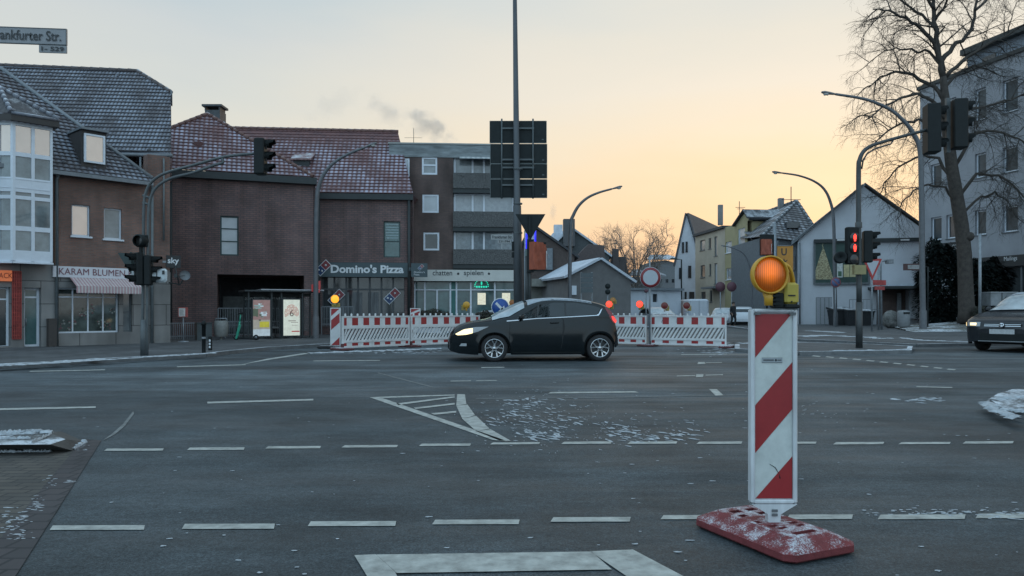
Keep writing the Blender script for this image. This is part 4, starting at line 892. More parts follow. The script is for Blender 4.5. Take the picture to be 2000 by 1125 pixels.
k = MB(); k.prism([wy.pt(b_ - .6, zz + .05, .3), wy.pt(b_ + .35, zz - .75, .3), wy.pt(b_ + .35, zz - .75, -3.2), wy.pt(b_ - .6, zz + .05, -3.2)], Z * .14); k.prism([wy.pt(b_ - .62, zz + .05, .3), wy.pt(a - .2, zz - 1.1, .3), wy.pt(a - .2, zz - 1.1, -3.2), wy.pt(b_ - .62, zz + .05, -3.2)], Z * .14); k.build('dormer_roof', roof_dk, t)
es = wy.t; ss = (-wy.n * math.cos(R(38)) + Z * math.sin(R(38)))
k = MB(); zl_ = wy.z(1460, 470); ue = wy.u(1460); k.prism([wy.pt(ue, zl_ + .7, .3), wy.pt(ue + 1.6, zl_ - .1, .3), wy.pt(ue + 1.6, zl_ - .1, -4), wy.pt(ue, zl_ + .7, -4)], Z * .12); k.build('lean_roof', roof_frost, t)
k = MB(); k.box(P(1444, 407, 68), (.05, .05, 1.3)); k.box(P(1446, 405, 68), (.9, .04, .04)); k.box(P(1446, 408, 68), (.6, .04, .04)); k.build('antenna', dark_metal, t)
# hip-roofed house
t = thing('house', 'hip roofed house with frosted slate tiles behind the tall orange banner', 'house', P(1540, 606, 62))
ap2, l2, r2, m2_ = P(1556, 393, 66), P(1488, 462, 60), P(1612, 478, 60), P(1500, 425, 72)
def tri_roof(par, name, O, U, pts, m, row, cw):
    O = Vector(O); e_ = (Vector(U) - O).normalized(); q_ = [Vector(p) for p in pts]; n_ = e_.cross((q_[2] - O)).normalized(); n_ = n_ if n_.z > 0 else -n_
    s_ = n_.cross(e_); s_ = s_ if s_.z > 0 else -s_
    tiles(par, name, O, e_, s_, [((p - O).dot(e_), (p - O).dot(s_)) for p in q_], m, row, cw)
tri_roof(t, 'roof', l2, r2, [l2, r2, ap2], roof_frost, .42, .42)
k = MB(); k.face([l2, ap2, ap2 + Vector((-1, 5, -.3)), l2 + Vector((.6, 8, .6))]); k.face([r2, ap2, ap2 + Vector((-1, 5, -.3)), r2 + Vector((1, 9, 0))]); k.build('side_roof', roof_frost, t)
k = MB(); ridge(k, l2, ap2, .16, .6); ridge(k, r2, ap2, .16, .6); ridge(k, ap2, ap2 + Vector((-1, 5, -.3)), .16, .6); k.build('ridge', mat('ridge_slate', (.09, .1, .11), .7, frost=.4), t)
k = MB(); k.prism([Vector((l2.x + .3, 60.4, 0)), Vector((l2.x + .3, 60.4, l2.z)), Vector((r2.x - .3, 60.4, r2.z)), Vector((r2.x - .3, 60.4, 0))], (0, 9, 0)); k.build('wall', mat('render_blue_grey', (.13, .145, .16), .9, var=.2), t)
k = MB(); wz = Wall(1490, 60.35, 1600, 60.35)
for r_ in ((1548, 500, 1553, 528), (1558, 500, 1564, 528), (1552, 565, 1562, 600)): k.wpx(wz, *r_, 0, .05)
k.build('window', dwin, t); k = MB(); k.box(P(1547, 440, 61.6), (1.1, .6, .5)); k.build('skylight', dwin, t)
k = MB(); k.box(P(1545, 393, 66), (.06, .06, 2.6)); k.box(P(1545, 390, 66), (1.7, .05, .05)); k.build('antenna', dark_metal, t); k = MB(); k.box(P(1525, 398, 68), (.45, .45, 1.0)); k.build('chimney', wgrey, t)
# ---------------------------------------------------- white gable house with the mural-sized poster
wg = Wall(1560, 60, 1830, 58)
t = thing('house', 'white gabled house carrying a big green advertising board on its end wall', 'house', wg.pt(5, 0))
p1, p2, p3 = wg.at(1558, 470), wg.at(1686, 364), wg.at(1826, 464)
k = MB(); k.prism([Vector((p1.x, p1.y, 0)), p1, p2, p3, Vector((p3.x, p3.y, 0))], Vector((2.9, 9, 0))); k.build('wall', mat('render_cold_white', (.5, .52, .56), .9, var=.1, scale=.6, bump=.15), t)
tl = p1 + Vector((-1.2, 9, 0)); tn = ((p2 - p1).cross(Vector((2.9, 9, 0)))).normalized(); tn = tn if tn.z > 0 else -tn
ev = Vector((2.9, 9, 0)).normalized(); sv = (p2 - p1) - ev * (p2 - p1).dot(ev); ln = sv.length; sv.normalize()
p1b = p1 - sv * .5 + tn * .12 - ev * .35
tiles(t, 'roof', p1b, ev, sv, [(0, 0), (9, 0), (9, ln + .5), (0, ln + .5)], tile_mat('roof_frost_heavy', (.07, .07, .075), (.09, .09, .095), (.5, .54, .6), .9), .38, .34)
k = MB(); k.prism([p3 + Vector((.3, -.3, -.1)), p2 + Vector((0, -.3, .12)), p2 + Vector((2.9, 9, .12)), p3 + Vector((3.2, 9, -.1))], (0, 0, .14)); k.build('far_roof', roof_dk, t)
k = MB(); k.prism([p1b + tn * .04 - Z * .16, p2 + Vector((0, -.32, .0)), p2 + Vector((0, -.32, .22)), p1b + tn * .04 + Z * .12], (0, .1, 0)); k.build('barge_board', zinc, t)
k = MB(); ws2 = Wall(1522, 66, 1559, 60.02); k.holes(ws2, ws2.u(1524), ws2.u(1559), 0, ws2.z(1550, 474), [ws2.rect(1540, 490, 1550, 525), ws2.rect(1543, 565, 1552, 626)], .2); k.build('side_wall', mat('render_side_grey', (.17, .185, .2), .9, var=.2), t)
window(t, ws2, ws2.rect(1540, 490, 1550, 525), rec=.1, fm=grey_metal); window(t, ws2, ws2.rect(1543, 565, 1552, 626), rec=.1, fm=grey_metal, gm=gl_mid, name='door')
k = MB(); k.tube([wg.at(1562, 474, .12), Vector((wg.at(1562, 474, .12).x, wg.at(1562, 474, .12).y, 0))], .07, 6); k.build('downpipe', galv, t)
k = MB(); k.wpx(wg, 1590, 466, 1796, 473, .02, .3); k.build('lamp_rail', fascia_dk, t)
k = MB()
for px in (1644, 1768): k.wpx(wg, px - 9, 467, px + 8, 470, .3, .36)
k.build('floodlight', mat('flood_white', (.6, .6, .6), .5), t)
k = MB(); k.wpx(wg, 1590, 473, 1697, 553, .02, .14); bd = k.build('advert_board', mat('board_green', (.022, .055, .048), .5, var=.25, scale=1.5), t)
k = MB()
for r_ in ((1588, 471, 1592, 556), (1694, 471, 1698, 556), (1592, 552, 1694, 556)): k.wpx(wg, *r_, .14, .18)
k.build('board_frame', grey_metal, bd)
k = MB(); rnd = random.Random(9); cx = wg.u(1607)
for i in range(40):                                       # tree of golden slices
    f_ = i / 39; zz = wg.z(1607, 486) + (wg.z(1607, 545) - wg.z(1607, 486)) * f_; hwid = .05 + .72 * f_ ** .9; 
    n_ = max(1, int(hwid / .09))
    for j in range(n_ * 2): uu = cx - hwid + (j + .5) * hwid / n_; k.mat(rnd.randint(0, 1)).wbox(wg, uu - hwid / n_ * .42, uu + hwid / n_ * .42, zz - .035, zz + .02, .14, .15)
k.mat(0)
for a in range(8): k.wbox(wg, cx - .05 + .03 * math.sin(a), cx - .02 + .03 * math.sin(a), wg.z(1607, 486) + a * .05, wg.z(1607, 486) + a * .05 + .05, .14, .15)
k.build('pictogram', [mat('gold_pale', (.5, .44, .27), .5), mat('gold_dim', (.3, .24, .13), .5)], bd)
k = MB()
for x0, y0, x1, y1, mi in ((1634, 512, 1645, 542, 0), (1636, 530, 1643, 540, 2), (1647, 517, 1658, 541, 1), (1659, 517, 1670, 541, 1), (1671, 520, 1690, 536, 3)): k.mat(mi).wpx(wg, x0, y0, x1, y1, .14, .15 + mi * .002)
k.build('product_pictures', [mat('pic_white', (.5, .52, .5), .5, var=.3), mat('pic_cream', (.45, .4, .22), .5, var=.3), mat('pic_green', (.05, .12, .07), .5), mat('pic_gold', (.3, .23, .08), .5, var=.4)], bd)
# low annex with snowy eaves and the dark brick recess
k = MB(); k.wbox(wg, wg.u(1695), wg.u(1835), wg.z(1760, 566), wg.z(1760, 561), .0, 3.4); k.mat(1).wbox(wg, wg.u(1712), wg.u(1835), wg.z(1760, 561) + .002, wg.z(1760, 559) + .1, .3, 3.2); k.build('annex_roof', [fascia_dk, snow_roof], t)
k = MB(); k.wbox(wg, wg.u(1712), wg.u(1765), 0, wg.z(1740, 566), .01, .4); k.build('annex_wall', brick_brown, t)
k = MB(); k.wbox(wg, wg.u(1772), wg.u(1830), .6, wg.z(1800, 567), .4, .7); k.build('annex_pier', wwhite, t)
k = MB(); k.wpx(wg, 1752, 572, 1760, 614, .4, .5); k.build('annex_door', galv, t)
# ---------------------------------------------------- grey block at the right
wq = Wall(1818, 54.5, 1957, 48.7)
t = thing('office_block', 'pale grey four storey block with a mail shop on its ground floor', 'building', wq.pt(4, 0))
zt1, zt2 = wq.z(1890, 141), wq.z(1945, 86)
uq0, uq1 = wq.u(1797), wq.u(2320)
hx = []
for (y0, y1, off_) in ((425, 470, 0), (322, 366, -2), (205, 262, 2)):
    for px, wd_ in ((1818, 21), (1848, 20), (1904, 22), (1958, 30), (2032, 34), (2110, 38)):
        dy = (606 - y0) * (wq.d(1818) / wq.d(px + 8)); dy1 = (606 - y1) * (wq.d(1818) / wq.d(px + 8)); hx.append(wq.rect(px, 606 - dy, px + wd_, 606 - dy1))
k = MB(); k.holes(wq, uq0, uq1, 0, zt1, hx, .25); k.wbox(wq, uq0 + .01, uq1 - .01, .01, zt1 - .02, -9, -.6)
k.prism([wq.pt(uq0, 0, -.001), wq.pt(uq0, zt1, -.001), wq.pt(uq0, zt1, -9), wq.pt(uq0, 0, -9)], wq.t * .2); k.build('wall', mat('render_pale_grey', (.28, .29, .315), .9, var=.12, scale=.6, bump=.2), t)
gl_off, gl_off2 = mat('glass_blue_dark', (.035, .05, .06), .15, spec=.3, var=.4, scale=1), mat('glass_blue_grey', (.06, .075, .085), .15, spec=.3, var=.4, scale=1)
for i, h_ in enumerate(hx): window(t, wq, h_, gm=[gl_off, dwin, gl_off2][i % 3], cols=1, rec=.18, fw=.1, sill=grey_metal)
k = MB(); k.wbox(wq, uq0 - .2, uq1, zt1, zt1 + .25, -9, .15); k.build('cornice', fascia_dk, t)
k = MB(); k.wbox(wq, wq.u(1886), uq1, zt1 + .26, zt2, -8, -.15); k.mat(1).wbox(wq, wq.u(1884), uq1 + .5, zt2, zt2 + .4, -8, .4); k.build('attic_storey', [mat('attic_blue', (.2, .24, .29), .7, var=.15), fascia_dk], t)
k = MB(); k.wpx(wq, 1916, 108, 1942, 122, -.15, -.1); k.build('attic_window', dwin, t)
sgb = mat('sign_black', (.018, .02, .022), .5)
k = MB(); a0, a1 = wq.u(1822, .2), wq.u(1880, .2); k.wbox(wq, a0, a1, wq.z(1850, 495, .2), wq.z(1850, 474, .2), .01, .2); f = k.build('shop_sign', sgb, t)
text('MAILBOXES', 'lettering', mat('letter_dim', (.35, .36, .37), .5), f, wq.at(1836, 491, .205), wq.t, Z, .4, 2.0, bold=.03)
k = MB(); k.lathe(wq.at(1828, 486, .2), wq.n, [(.2, 0), (.2, .01), (0, .011)], 14); k.build('emblem', mat('emblem_grey', (.2, .2, .2), .5), f)
k = MB(); k.wbox(wq, wq.u(1905), uq1, wq.z(1957, 521, .4), wq.z(1957, 500, .4), .01, .4); f = k.build('shop_sign', sgb, t)
text('Mailings', 'lettering', lw, f, wq.at(1961, 512, .405), wq.t, Z, .34, .95); text('Scan', 'lettering', lw, f, wq.at(1932, 514, .405), wq.t, Z, .24, .5)
k = MB(); k.wbox(wq, wq.u(1908), uq1, .3, wq.z(1957, 523), .01, .06); sfq = k.build('shop_front', gl_dark, t)
k = MB()
for px in (1930, 1962, 1996, 2040): k.wbox(wq, wq.u(px), wq.u(px + 3), .3, wq.z(1957, 523), .06, .12)
k.build('glazing_bars', grey_metal, sfq)
# ================================================================== street objects
red_sheet = mat('red_sheeting', (.3, .022, .025), .4, var=.12, scale=7)
white_sheet = mat('white_sheeting', (.54, .57, .55), .4, var=.2, scale=6)
amber_lit = mat('amber_lit', (.75, .2, .01), .35, emit=(1, .3, .02), estr=1.6, var=.1)
red_lit = mat('red_lit', (.6, .02, .015), .35, emit=(1, .05, .03), estr=2.2, var=.1)
red_off = mat('red_lens_off', (.16, .02, .018), .3, var=.3)
yel_pl = mat('yellow_plastic', (.55, .29, .025), .45, var=.15, scale=5)
ochre = mat('ochre_plastic', (.33, .25, .07), .5, var=.2)
sign_back = mat('sign_back', (.015, .02, .021), .65, var=.2, spec=.25)
UV2 = lambda yaw: (Vector((math.cos(yaw), math.sin(yaw), 0)), Vector((math.sin(yaw), -math.cos(yaw), 0)))   # right, facing
# ------------------------------------------------ near guide beacon
t = thing('guide_beacon', 'large red and white guide beacon standing close by on a snowy red rubber foot', 'beacon', (1.4, 3.97, 0))
x0, x1 = (1468 - 1000) * 3.95 / F, (1559 - 1000) * 3.95 / F; zt, zb = H + (606 - 603) * 3.95 / F, H + (606 - 985) * 3.95 / F
cx = (x0 + x1) / 2; fw = .022
k = MB(); c = Vector((cx, 3.985, (zt + zb) / 2))
k.box((cx, 3.99, (zt + zb) / 2), (x1 - x0 - .03, .03, zt - zb - .03))
for xx in (x0 + fw / 2, x1 - fw / 2): k.box((xx, 3.985, (zt + zb) / 2), (fw, .066, zt - zb), bev=.009)
k.box((cx, 3.985, zt - fw / 2), (x1 - x0 - .03, .066, fw), bev=.008); k.box((cx, 3.985, zb + fw / 2), (x1 - x0 - .03, .064, fw), bev=.006)
k.prism([(x0 + .002, 3.956, zb - .001), (x0 + .09, 3.956, zb - .055), (x0 + .095, 3.956, .06), (x1 - .095, 3.956, .06), (x1 - .09, 3.956, zb - .055), (x1 - .002, 3.956, zb - .001)], (0, .05, 0))
fr = k.build('frame', mat('beacon_white', (.56, .58, .6), .5, var=.25, scale=9, stretch=(1, 1, .25)), t)
k = MB()
for xx in (x0 + .03, x1 - .03): k.obox((xx, 3.951, zt - fw - .004), Vector((1, 0, 0)), Vector((0, 1, 0)), Z, .018, .004, .006)
for i in range(2): k.box((cx, 3.954, zb - .035 - i * .022), (.03, .01, .013))
k.build('clip', mat('clip_grey', (.12, .125, .13), .6), fr)
sx0, sx1 = x0 + fw + .002, x1 - fw - .002; sy = 3.972; st, sb_ = zt - fw - .006, zb + fw + .004
def zy(py): return H + (606 - py) * 3.95 / F
bl, brr = [zy(v) for v in (700, 793.5, 887, 983)], [zy(v) for v in (613, 708, 800, 893)]
k = MB(); k.mat(1).box(((sx0 + sx1) / 2, sy + .004, (st + sb_) / 2), (sx1 - sx0, .006, st - sb_)); k.mat(0)
xr_ = sx1 - .004
k.prism([(sx0, sy, st), (xr_, sy, st), (sx0, sy, bl[0])], (0, -.0015, 0)); k.prism([(sx0, sy, bl[1]), (sx1, sy, brr[1]), (sx1, sy, brr[2]), (sx0, sy, bl[2])], (0, -.0015, 0))
k.prism([(sx0 + .004, sy, sb_), (sx1, sy, brr[3]), (sx1, sy, sb_)], (0, -.0015, 0))
shb = k.build('reflective_sheet', [red_sheet, white_sheet], t)
k = MB(); cs = Vector((cx - .008, sy - .0017, zy(704))); k.obox(cs, Vector((1, 0, 0)), Vector((0, 1, 0)), Z, .055, .0006, .013); stk = k.build('sticker', mat('sticker_grey', (.33, .36, .38), .4), t)
k = MB()
for a, c_ in ((-.055, .055),): 
    for zz in (.0125, -.0125): k.obox(cs + Z * zz - Vector((0, .0006, 0)), Vector((1, 0, 0)), Vector((0, 1, 0)), Z, .055, .0004, .0009)
for i in range(9): k.obox(cs + Vector((-.044 + i * .0062, -.0008, 0)), Vector((1, 0, 0)), Vector((0, 1, 0)), Z, .0022, .0004, .005)
k.lathe(cs + Vector((.02, -.0008, 0)), (0, -1, 0), [(.007, 0), (0, .0004)], 8)
for i in range(4): k.obox(cs + Vector((.031 + i * .0055, -.0008, 0)), Vector((1, 0, 0)), Vector((0, 1, 0)), Z, .0018, .0004, .004)
k.build('lettering', mat('sticker_ink', (.04, .045, .05), .5), stk)
k = MB(); k.tube([(cx - .02, sy - .001, zy(908)), (cx + .01, sy - .001, zy(915)), (cx + .03, sy - .001, zy(928)), (cx + .035, sy - .001, zy(936))], [.001, .002, .0015, .004], 4); k.build('scratch', rubber, shb)
# rubber foot
ft = thing('beacon_foot', 'flat red recycled rubber base dusted with snow under the large beacon', 'base plate', (1.39, 3.98, 0))
ax = Vector((.28, -.62, 0)).normalized(); bx = Vector((-ax.y, ax.x, 0)); cf = Vector((1.40, 4.0, 0)); red_rub = mat('red_rubber', (.17, .03, .034), .8, var=.25, scale=22, bump=.4, frost=.03)
def ring(la, lb, e, z): return [cf + ax * p[0] + bx * p[1] + Z * z for p in ((la - e, -lb), (la, -lb + e), (la, lb - e), (la - e, lb), (-la + e, lb), (-la, lb - e), (-la, -lb + e), (-la + e, -lb))]
k = MB(); k.grid([ring(.36, .222, .04, .008), ring(.375, .237, .045, .02), ring(.375, .237, .045, .052), ring(.36, .222, .04, .062), ring(.29, .135, .03, .105)], close=True, smooth=False, capa=True)
us = [-.29, -.2, -.12, -.07, .07, .1, .14, .17, .29]; vs = [-.135, -.06, -.03, .03, .06, .135]
wf = Wall(0, 1, 1, 1); wf.A = cf.copy(); wf.t = ax; wf.n = Z.copy()
class FloorPlane:                                        # lets MB.holes work on the top of the foot
    def pt(s, u, v, off=0): return cf + ax * u + bx * v + Z * (.105 + off)
slots = [(-.235, -.19, -.09, -.02), (-.235, -.19, .02, .09), (-.15, -.11, -.1, -.05), (-.15, -.11, .03, .09), (-.02, .02, -.11, -.075), (.07, .1, -.1, -.04), (.07, .1, .04, .1), (.12, .15, -.08, -.02), (.12, .15, .05, .1), (.215, .255, -.075, .075)]
k.holes(FloorPlane(), -.262, .262, -.107, .107, slots, .07)
k.grid([ring(.29, .135, .03, .1049), ring(.262, .107, .001, .105)], close=True, smooth=False)
k.build('rubber_base', red_rub, ft)
k = MB(); k.face([FloorPlane().pt(u, v, -.068) for u, v in ((-.262, -.107), (.262, -.107), (.262, .107), (-.262, .107))]); k.build('underside', mat('foot_dark', (.05, .015, .016), .9), ft)
# warning lamp
def beacon_lamp(name, label, c, r, yaw, lens, body, lit=True, group=None, base=None):
    rt, fc = UV2(yaw); c = Vector(c); base = base or (c - Z * r * 1.75)
    t = thing(name, label, 'warning lamp', base, 0, group)
    k = MB(); k.lathe(c, fc, [(0, -r * .62), (r * .55, -r * .6), (r * .95, -r * .35), (r * 1.08, -r * .1), (r * 1.1, r * .3), (r * 1.02, r * .33), (r * .98, r * .1)], 32)
    k.tube([c - Z * r * .9 - fc * r * .15, c - Z * r * 1.3 - rt * r * .0, c - Z * r * 1.75], [r * .3, r * .26, r * .24], 10)
    k.build('housing', body, t)
    l = MB(); l.lathe(c, fc, [(r * 1.0, r * .08), (r * .96, r * .2), (r * .75, r * .3), (r * .4, r * .36), (0, r * .38)], 32); l.build('lens', lens, t)
    return t, rt, fc, c
lens_m = bpy.data.materials.new('amber_lens'); lens_m.use_nodes = True
def amber_lens():
    N = lens_m.node_tree.nodes; L = lens_m.node_tree.links; b = N['Principled BSDF']
    b.inputs['Base Color'].default_value = (.32, .075, .008, 1); b.inputs['Roughness'].default_value = .25
    g = N.new('ShaderNodeTexCoord'); w = N.new('ShaderNodeTexWave'); w.inputs['Scale'].default_value = 28; w.bands_direction = 'X'; L.new(g.outputs['Object'], w.inputs['Vector'])
    bp = N.new('ShaderNodeBump'); bp.inputs['Strength'].default_value = .5; bp.inputs['Distance'].default_value = .003; L.new(w.outputs['Fac'], bp.inputs['Height']); L.new(bp.outputs[0], b.inputs['Normal'])
    gd = N.new('ShaderNodeVectorMath'); gd.operation = 'DISTANCE'; L.new(g.outputs['Object'], gd.inputs[0])
    gd.inputs[1].default_value = (-.002, -.04, .185)
    mr = N.new('ShaderNodeMapRange'); mr.interpolation_type = 'SMOOTHERSTEP'; mr.inputs[1].default_value = .1; mr.inputs[2].default_value = .0; mr.inputs[3].default_value = .07; mr.inputs[4].default_value = .85
    L.new(gd.outputs['Value'], mr.inputs[0]); mu = N.new('ShaderNodeMath'); mu.operation = 'MULTIPLY'; L.new(mr.outputs[0], mu.inputs[0])
    m2 = N.new('ShaderNodeMapRange'); m2.inputs[3].default_value = .6; m2.inputs[4].default_value = 1.1; L.new(w.outputs['Fac'], m2.inputs[0]); L.new(m2.outputs[0], mu.inputs[1])
    L.new(mu.outputs[0], b.inputs['Emission Strength']); b.inputs['Emission Color'].default_value = (1, .2, .01, 1)
amber_lens()
lc = P(1501, 537, 3.93)
t, rt, fc, c = beacon_lamp('warning_lamp', 'big yellow warning lamp with lit amber lens on top of the near beacon', lc, .093, R(9), lens_m, yel_pl)
k = MB(); bc = P(1541, 573, 3.97); k.box(bc, (.082, .075, .115), R(9), .012); bat = k.build('battery_box', mat('battery_yellow', (.42, .32, .05), .5, var=.12), t)
k = MB(); k.box(bc - Z * .07 + Vector((.002, 0, 0)), (.085, .08, .022), R(9), .006); k.box(P(1517, 587, 3.96), (.055, .06, .082), R(9), .006)
for i in range(3): k.box(P(1517, 578 + i * 8, 3.925), (.05, .012, .008), R(9))
k.build('clamp', black_plastic, t)
k = MB(); k.box(bc + Vector((.0, -.04, -.012)), (.04, .004, .007), R(9)); k.lathe(bc + Vector((.0, -.037, -.045)), (0, -1, 0), [(.005, 0), (.005, .004), (0, .005)], 8); k.build('label_print', rubber, bat)
k = MB(); k.tube([P(1531, 514, 3.93), P(1541, 521, 3.94), P(1547, 533, 3.95), P(1550, 548, 3.96), P(1550, 556, 3.965)], .0085, 8); k.tube([P(1531, 520, 3.95), P(1538, 527, 3.96), P(1544, 538, 3.97), P(1546, 556, 3.975)], .006, 8); k.build('cable_handle', yel_pl, t)
# ------------------------------------------------ striped barriers
bar_white = mat('barrier_white', (.6, .6, .6), .55, var=.12, scale=4)
def barrier(label, A, B, seed=0):
    A, B = Vector(A), Vector(B); t_ = (B - A).normalized(); L_ = (B - A).length; w = Wall(0, 1, 1, 1); w.A = Vector((A.x, A.y, 0)); w.t = t_; n = Vector((t_.y, -t_.x, 0)); w.n = n if n.y < 0 else -n
    th = thing('barrier', label, 'barrier', (A + B) / 2, 0, 'striped plastic barriers closing off the street')
    k = MB(); z0, z1 = .06, 1.06
    for a, b_ in ((z0, z0 + .05), (.23, .30), (.66, .74), (1.02, z1)): k.wbox(w, .045, L_ - .045, a, b_, -.03, .03)
    for a in (0, L_ - .05): k.wbox(w, a, a + .05, z0, z1, -.035, .035)
    k.wbox(w, .05, L_ - .05, z0 + .05, .23, -.015, .012); k.wbox(w, .05, L_ - .05, .74, 1.02, -.015, .012)
    n_ = int(L_ / .135); sp_ = (L_ - .1) / n_; dx = .22
    for i in range(-1, n_ + 1):
        u = .05 + i * sp_; pts = [(u, .30), (u + sp_ * .5, .30), (u + sp_ * .5 + dx, .66), (u + dx, .66)]
        lo = max(.05, min(p[0] for p in pts)); cl = lambda v: min(max(v, .05), L_ - .05); q_ = [w.pt(cl(a), b_, .012) for a, b_ in pts]
        if (q_[0] - q_[1]).length < .01 and (q_[2] - q_[3]).length < .01: continue
        k.prism(q_, w.n * -.025)
    for i in range(int(L_ / .23)): u = .12 + i * .23; k.lathe(w.pt(u, z1, 0), Z, [(.03, 0), (.03, .06), (.022, .075), (0, .078)], 8)
    k.mat(1); m_ = int(round(L_ / .48)); s_ = (L_ - .1) / m_
    for i in range(m_ + 1):
        a, b_ = .05 + i * s_ - .11, .05 + i * s_ + .11; a, b_ = max(a, .055), min(b_, L_ - .055)
        k.wbox(w, a, b_, .765, 1.0, .012, .016); k.wbox(w, a, b_, z0 + .065, .215, .012, .016)
    k.build('panel', [bar_white, red_sheet], th)
    if seed:
        rr = random.Random(seed); k = MB()
        for j in range(4):
            u = .35 + j * s_ + rr.uniform(-.05, .05) + s_ * .25; p = [w.pt(u + rr.uniform(-.07, .09), .88 + rr.uniform(-.08, .08), .0135) for _ in range(5)]; k.tube(p, .006, 4)
        k.build('graffiti', mat('marker_ink', (.1, .1, .12), .7), th)
    k = MB(); k.wbox(w, -.02, .04, .05, .2, -.05, .05)
    for u in (.0, L_): 
        k.obox(w.pt(u, .04, 0), w.t, w.n, Z, .2, .38, .04, .02)
    k.build('foot', mat('foot_rubber', (.12, .045, .045), .85, var=.4, frost=.35), th)
    return th, w, L_
g = lambda px, py: G(px, py)
barrier('striped barrier next to the small lit beacon, leftmost of the row', g(668, 684), P(799, 606, 24.9) - Z * P(799, 606, 24.9).z)
def at0(px, d): return Vector(((px - 1000) * d / F, d, 0))
barrier('striped barrier behind the bonnet of the black hatchback, yellow lamp on its end', at0(802, 24.95), at0(936, 26.9), 0)
barrier('striped barrier right behind the tail of the black hatchback', at0(1106, 27.6), at0(1263, 25.6))
barrier('striped barrier with marker scribbles, rightmost before the large beacon', at0(1270, 25.4), at0(1419, 24.3), 4)
def wlamp(label, px, py, d, lens, body, r=.115, yaw=0.0):
    c = P(px, py, d); t, rt, fc, c = beacon_lamp('warning_lamp', label, c, r, yaw, lens, body, group='warning lamps along the striped barriers')
    k = MB(); k.box(c + rt * r * 1.0 - Z * r * .75 + Vector((0, .1, 0)), (r * 1.1, r * .9, r * 1.6), yaw, .015); k.build('battery_box', ochre, t); return t
wlamp('lit red warning lamp just behind the tail of the hatchback', 1189.5, 594, 26.4, red_lit, ochre); wlamp('lit red warning lamp left of the round no entry sign', 1249, 594, 25.7, red_lit, ochre)
wlamp('unlit dark red warning lamp just right of the round no entry sign', 1298, 597, 25.1, red_off, mat('lamp_pale', (.5, .42, .36), .5), yaw=R(-12)); wlamp('unlit dark red warning lamp in the middle of the scribbled barrier', 1341, 597, 24.8, red_off, mat('lamp_pale', (.5, .42, .36), .5), yaw=R(-12))
wlamp('yellow warning lamp seen from behind beyond the bonnet', 911, 596, 26.8, ochre, yel_pl, .12, R(180)); wlamp('small orange lamp above the windscreen of the black hatchback', 1000, 591, 28, mat('lamp_orange_off', (.4, .14, .05), .4), yel_pl, .1)
wlamp('pale unlit lamp next to the lit red one behind the hatchback', 1197, 586, 28.5, mat('lamp_amber_off', (.45, .2, .06), .4), ochre, .1)
# small beacon at the left end
def small_beacon(label, px, pyb, d, lamp=True, top=601):
    t = thing('guide_beacon', label, 'beacon', at0(px, d)); w = Wall(px - 10, d, px + 10, d); s = d / F
    k = MB(); x0, x1 = w.u(px - 10), w.u(px + 10); zt, zb = w.z(px, top), w.z(px, pyb)
    k.wbox(w, x0, x1, zb, zt, -.05, 0); k.prism([w.pt(x0, zb - .002, 0), w.pt((x0 + x1) / 2 - .04, zb - .12, 0), w.pt((x0 + x1) / 2 + .04, zb - .12, 0), w.pt(x1, zb - .002, 0)], w.n * -.05); k.wbox(w, (x0 + x1) / 2 - .03, (x0 + x1) / 2 + .03, 0.02, zb - .1, -.045, -.005); k.build('frame', bar_white, t)
    k = MB(); a, b_ = x0 + .03, x1 - .03; hgt = zt - zb - .06; zz = zb + .03; W_ = b_ - a
    for lo, hi in ((.83, 1.3), (.42, .68), (-.1, .2)):
        pl = [(a, lo), (b_, lo + .2), (b_, hi + .2), (a, hi)] if lo > 0 else [(a, 0), (b_, .22), (b_, 0)]
        if lo > .8: pl = [(a, .8), (b_, 1.0), (a, 1.0)]
        k.prism([w.pt(u, zz + v * hgt, .002) for u, v in pl], w.n * .004)
    k.build('reflective_sheet', red_sheet, t)
    k = MB(); c = w.pt((x0 + x1) / 2, .05, -.02); k.obox(c, w.t, w.n, Z, .55, .25, .05, .04); k.build('foot', mat('foot_black', (.03, .03, .032), .85, frost=.3), t)
    return t
small_beacon('small red and white beacon with a lit amber lamp left of the barrier row', 655, 676, 24.0)
t, rt, fc, c = beacon_lamp('warning_lamp', 'lit amber warning lamp on the small beacon at the left end of the barriers', P(654.5, 584, 24), .13, 0, amber_lit, mat('lamp_olive', (.3, .3, .12), .5))
k = MB(); k.box(c + Vector((0, .12, -.2)), (.26, .1, .16), 0, .03); k.build('battery_box', ochre, t)
small_beacon('white beacon top poking up behind the left barriers', 811, 640, 28.5, top=602)
# ------------------------------------------------ signs on posts
def post(k, px, d, z0, z1, r=.035, seg=8): p = at0(px, d); k.tube([p + Z * z0, p + Z * z1], r, seg)
def disc(k, c, r, fc, th=.02, seg=32): k.lathe(c, fc, [(0, -th), (r, -th), (r, 0), (0, .0005)], seg)
t = thing('no_entry_sign', 'round white sign with red rim on a grey post between the barriers', 'traffic sign', at0(1270, 25.3)); dS = 25.3
k = MB(); post(k, 1269, dS, 0, H + (606 - 500) * dS / F, .03); k.build('post', galv, t)
c = P(1270.5, 542, dS - .06); k = MB(); disc(k, c, .36, Vector((0, -1, 0))); k.mat(1); k.lathe(c + Vector((0, -.002, 0)), (0, -1, 0), [(.345, 0), (.345, .004), (.255, .004)], 32); k.mat(0); k.lathe(c + Vector((0, -.002, 0)), (0, -1, 0), [(.256, .003), (0, .0035)], 32)
k.build('sign_face', [mat('sign_white_dim', (.4, .43, .47), .4, var=.06), mat('sign_red', (.2, .02, .025), .4)], t)
